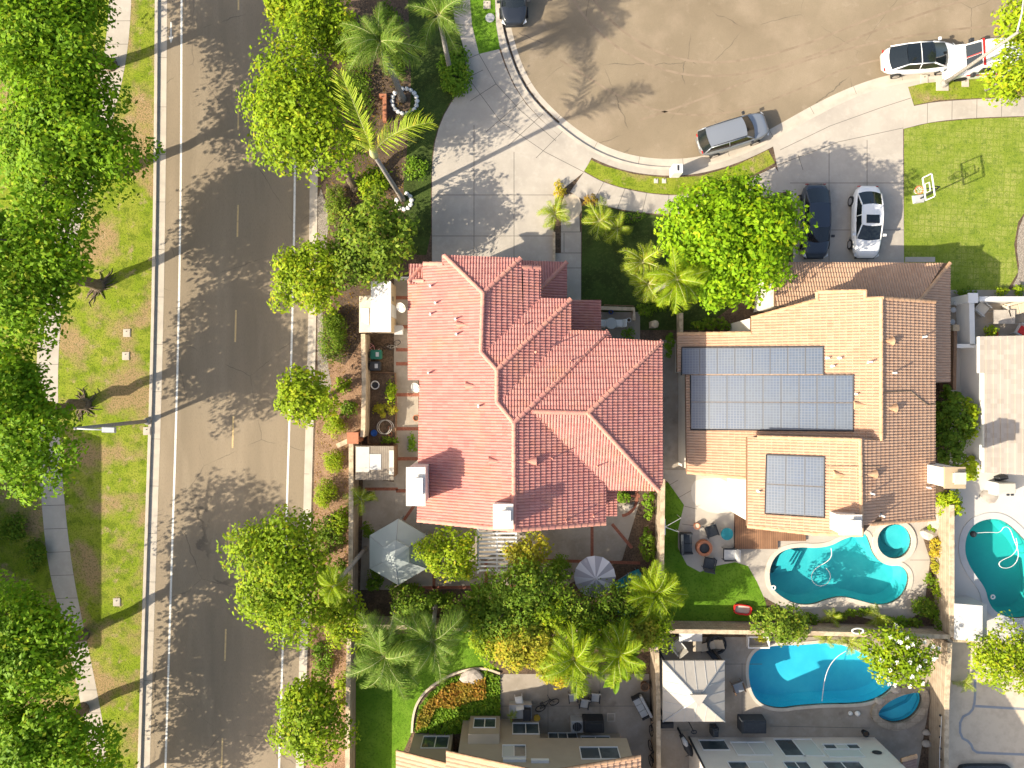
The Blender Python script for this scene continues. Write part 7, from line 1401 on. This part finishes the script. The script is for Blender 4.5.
# brick edge beam in the front planting, gate, bins
m_ = MB(); q = [P(385,98,.3), P(385,122,.3)]; m_.box(q[0].x-.12, q[0].x+.12, q[1].y, q[0].y, ZB, .5); m_.box(q[0].x-.35, q[0].x+.12, q[0].y, q[0].y+.2, ZB, .5); tag(m_.build('brick_edge', M['clay'], origin=(q[0].x, q[0].y, ZB)), 'low reddish brick edge beside the ring of white stones', 'brick edge')
q = P(402, 277, 1.5); t = thing('garden_gate', 'small white gate between the shed and the red roofed house', 'gate', (q.x, q.y, ZB)); m_ = MB(); m_.box(-.45,.4,-.03,.03,1.2,1.3); m_.box(-.45,.4,-.03,.03,.2,.3); [m_.box(-.45+i*.12, -.41+i*.12, -.02, .02, .3, 1.2) for i in range(8)]; m_.build('gate_panel', M['white'], t, local=True)
for x in (-.5,.45): m_ = MB(); m_.box(x-.05,x+.05,-.05,.05,0,1.4); m_.build('post', M['white'], t, local=True)
# front terrace railing
m_ = MB(); q0, q1 = P(604,305,.9), P(634,306,.9); m_.tube([q0, q1], .03, 6); m_.tube([P(604,305,.5), P(634,306,.5)], .02, 6)
for i in range(5): p = q0.lerp(q1, i/4); m_.tube([(p.x, p.y, ZB), p], .025, 6)
tag(m_.build('railing', M['wood'], origin=tuple(q0)), 'thin brown railing along the shaded front terrace', 'railing')
q = P(655, 324, 1.1); m_ = MB(); m_.cbox(q.x, q.y, .55, .4, .4, 1.05); m_.lathe(q.x, q.y, [(.22,1.08),(.24,1.14),(.1,1.25)], 12); tag(m_.build('stone_pillar', M['walltop'], origin=(q.x, q.y, 0)), 'stone pillar with round cap between terrace and walled court', 'pillar')
# string of lights on the wall by the spa, outdoor lamp of the white house
m_ = MB(); pts = [P(942,716,1.6), P(941,735,1.5), P(940,752,1.6), P(940,768,1.55)]; m_.tube([p+Vector((-.02,0,0)) for p in pts], .02, 5)
tag(m_.build('light_cable', M['white'], origin=tuple(pts[0])), 'thin white cable hanging along the inner side of the wall by the spa', 'cable')
for i in range(5):
    p = P(941, 716+i*11, 1.5); m_ = MB(); m_.lathe(p.x, p.y, [(.03,1.52),(.07,1.42),(.05,1.36)], 10); tag(m_.build('string_light', M['dark'], origin=tuple(p)), 'small dark lamp on the cable along the wall by the spa', 'lamp', 'lamps of the wall cable')
q = P(694, 736, 1.8); m_ = MB(); m_.tube([(q.x+.16*math.cos(a), q.y+.1*math.sin(a)+.25, 1.8) for a in np.linspace(0, 2*math.pi, 17)], .04, 8, caps=False); m_.cyl(q.x, q.y+.25, ZB, 1.78, .03); tag(m_.build('ring_lamp', M['dark'], origin=(q.x, q.y, ZB)), 'dark ring topped stand at the corner of the white house', 'lamp stand')
# planter box at the pool wall
q0 = P(752,642,.4); m_ = MB(); m_.curb([(q0.x-.25,q0.y+.35),(q0.x+1.1,q0.y+.35),(q0.x+1.1,q0.y-.35),(q0.x-.25,q0.y-.35),(q0.x-.25,q0.y+.35)], .1, ZB, .5); tag(m_.build('planter_box', M['white'], origin=(q0.x, q0.y, ZB)), 'low white planter box at the wall left of the lower pool', 'planter box')
t = P(1019, 764, .3); m_ = MB(); m_.prism(rr(1.6,.5,24,.35) and [(P(962,766,0).x+a+1.3, P(962,766,0).y+b_-.3) for a, b_ in rr(1.7,.55,24,.4)], ZB, .45); m_.f = m_.f; tag(m_.build('spa_cover', M['darkfab'], origin=(P(985,768,0).x, P(985,768,0).y, ZB), bevel=.04), 'dark low rounded cover at the bottom right corner', 'cover')
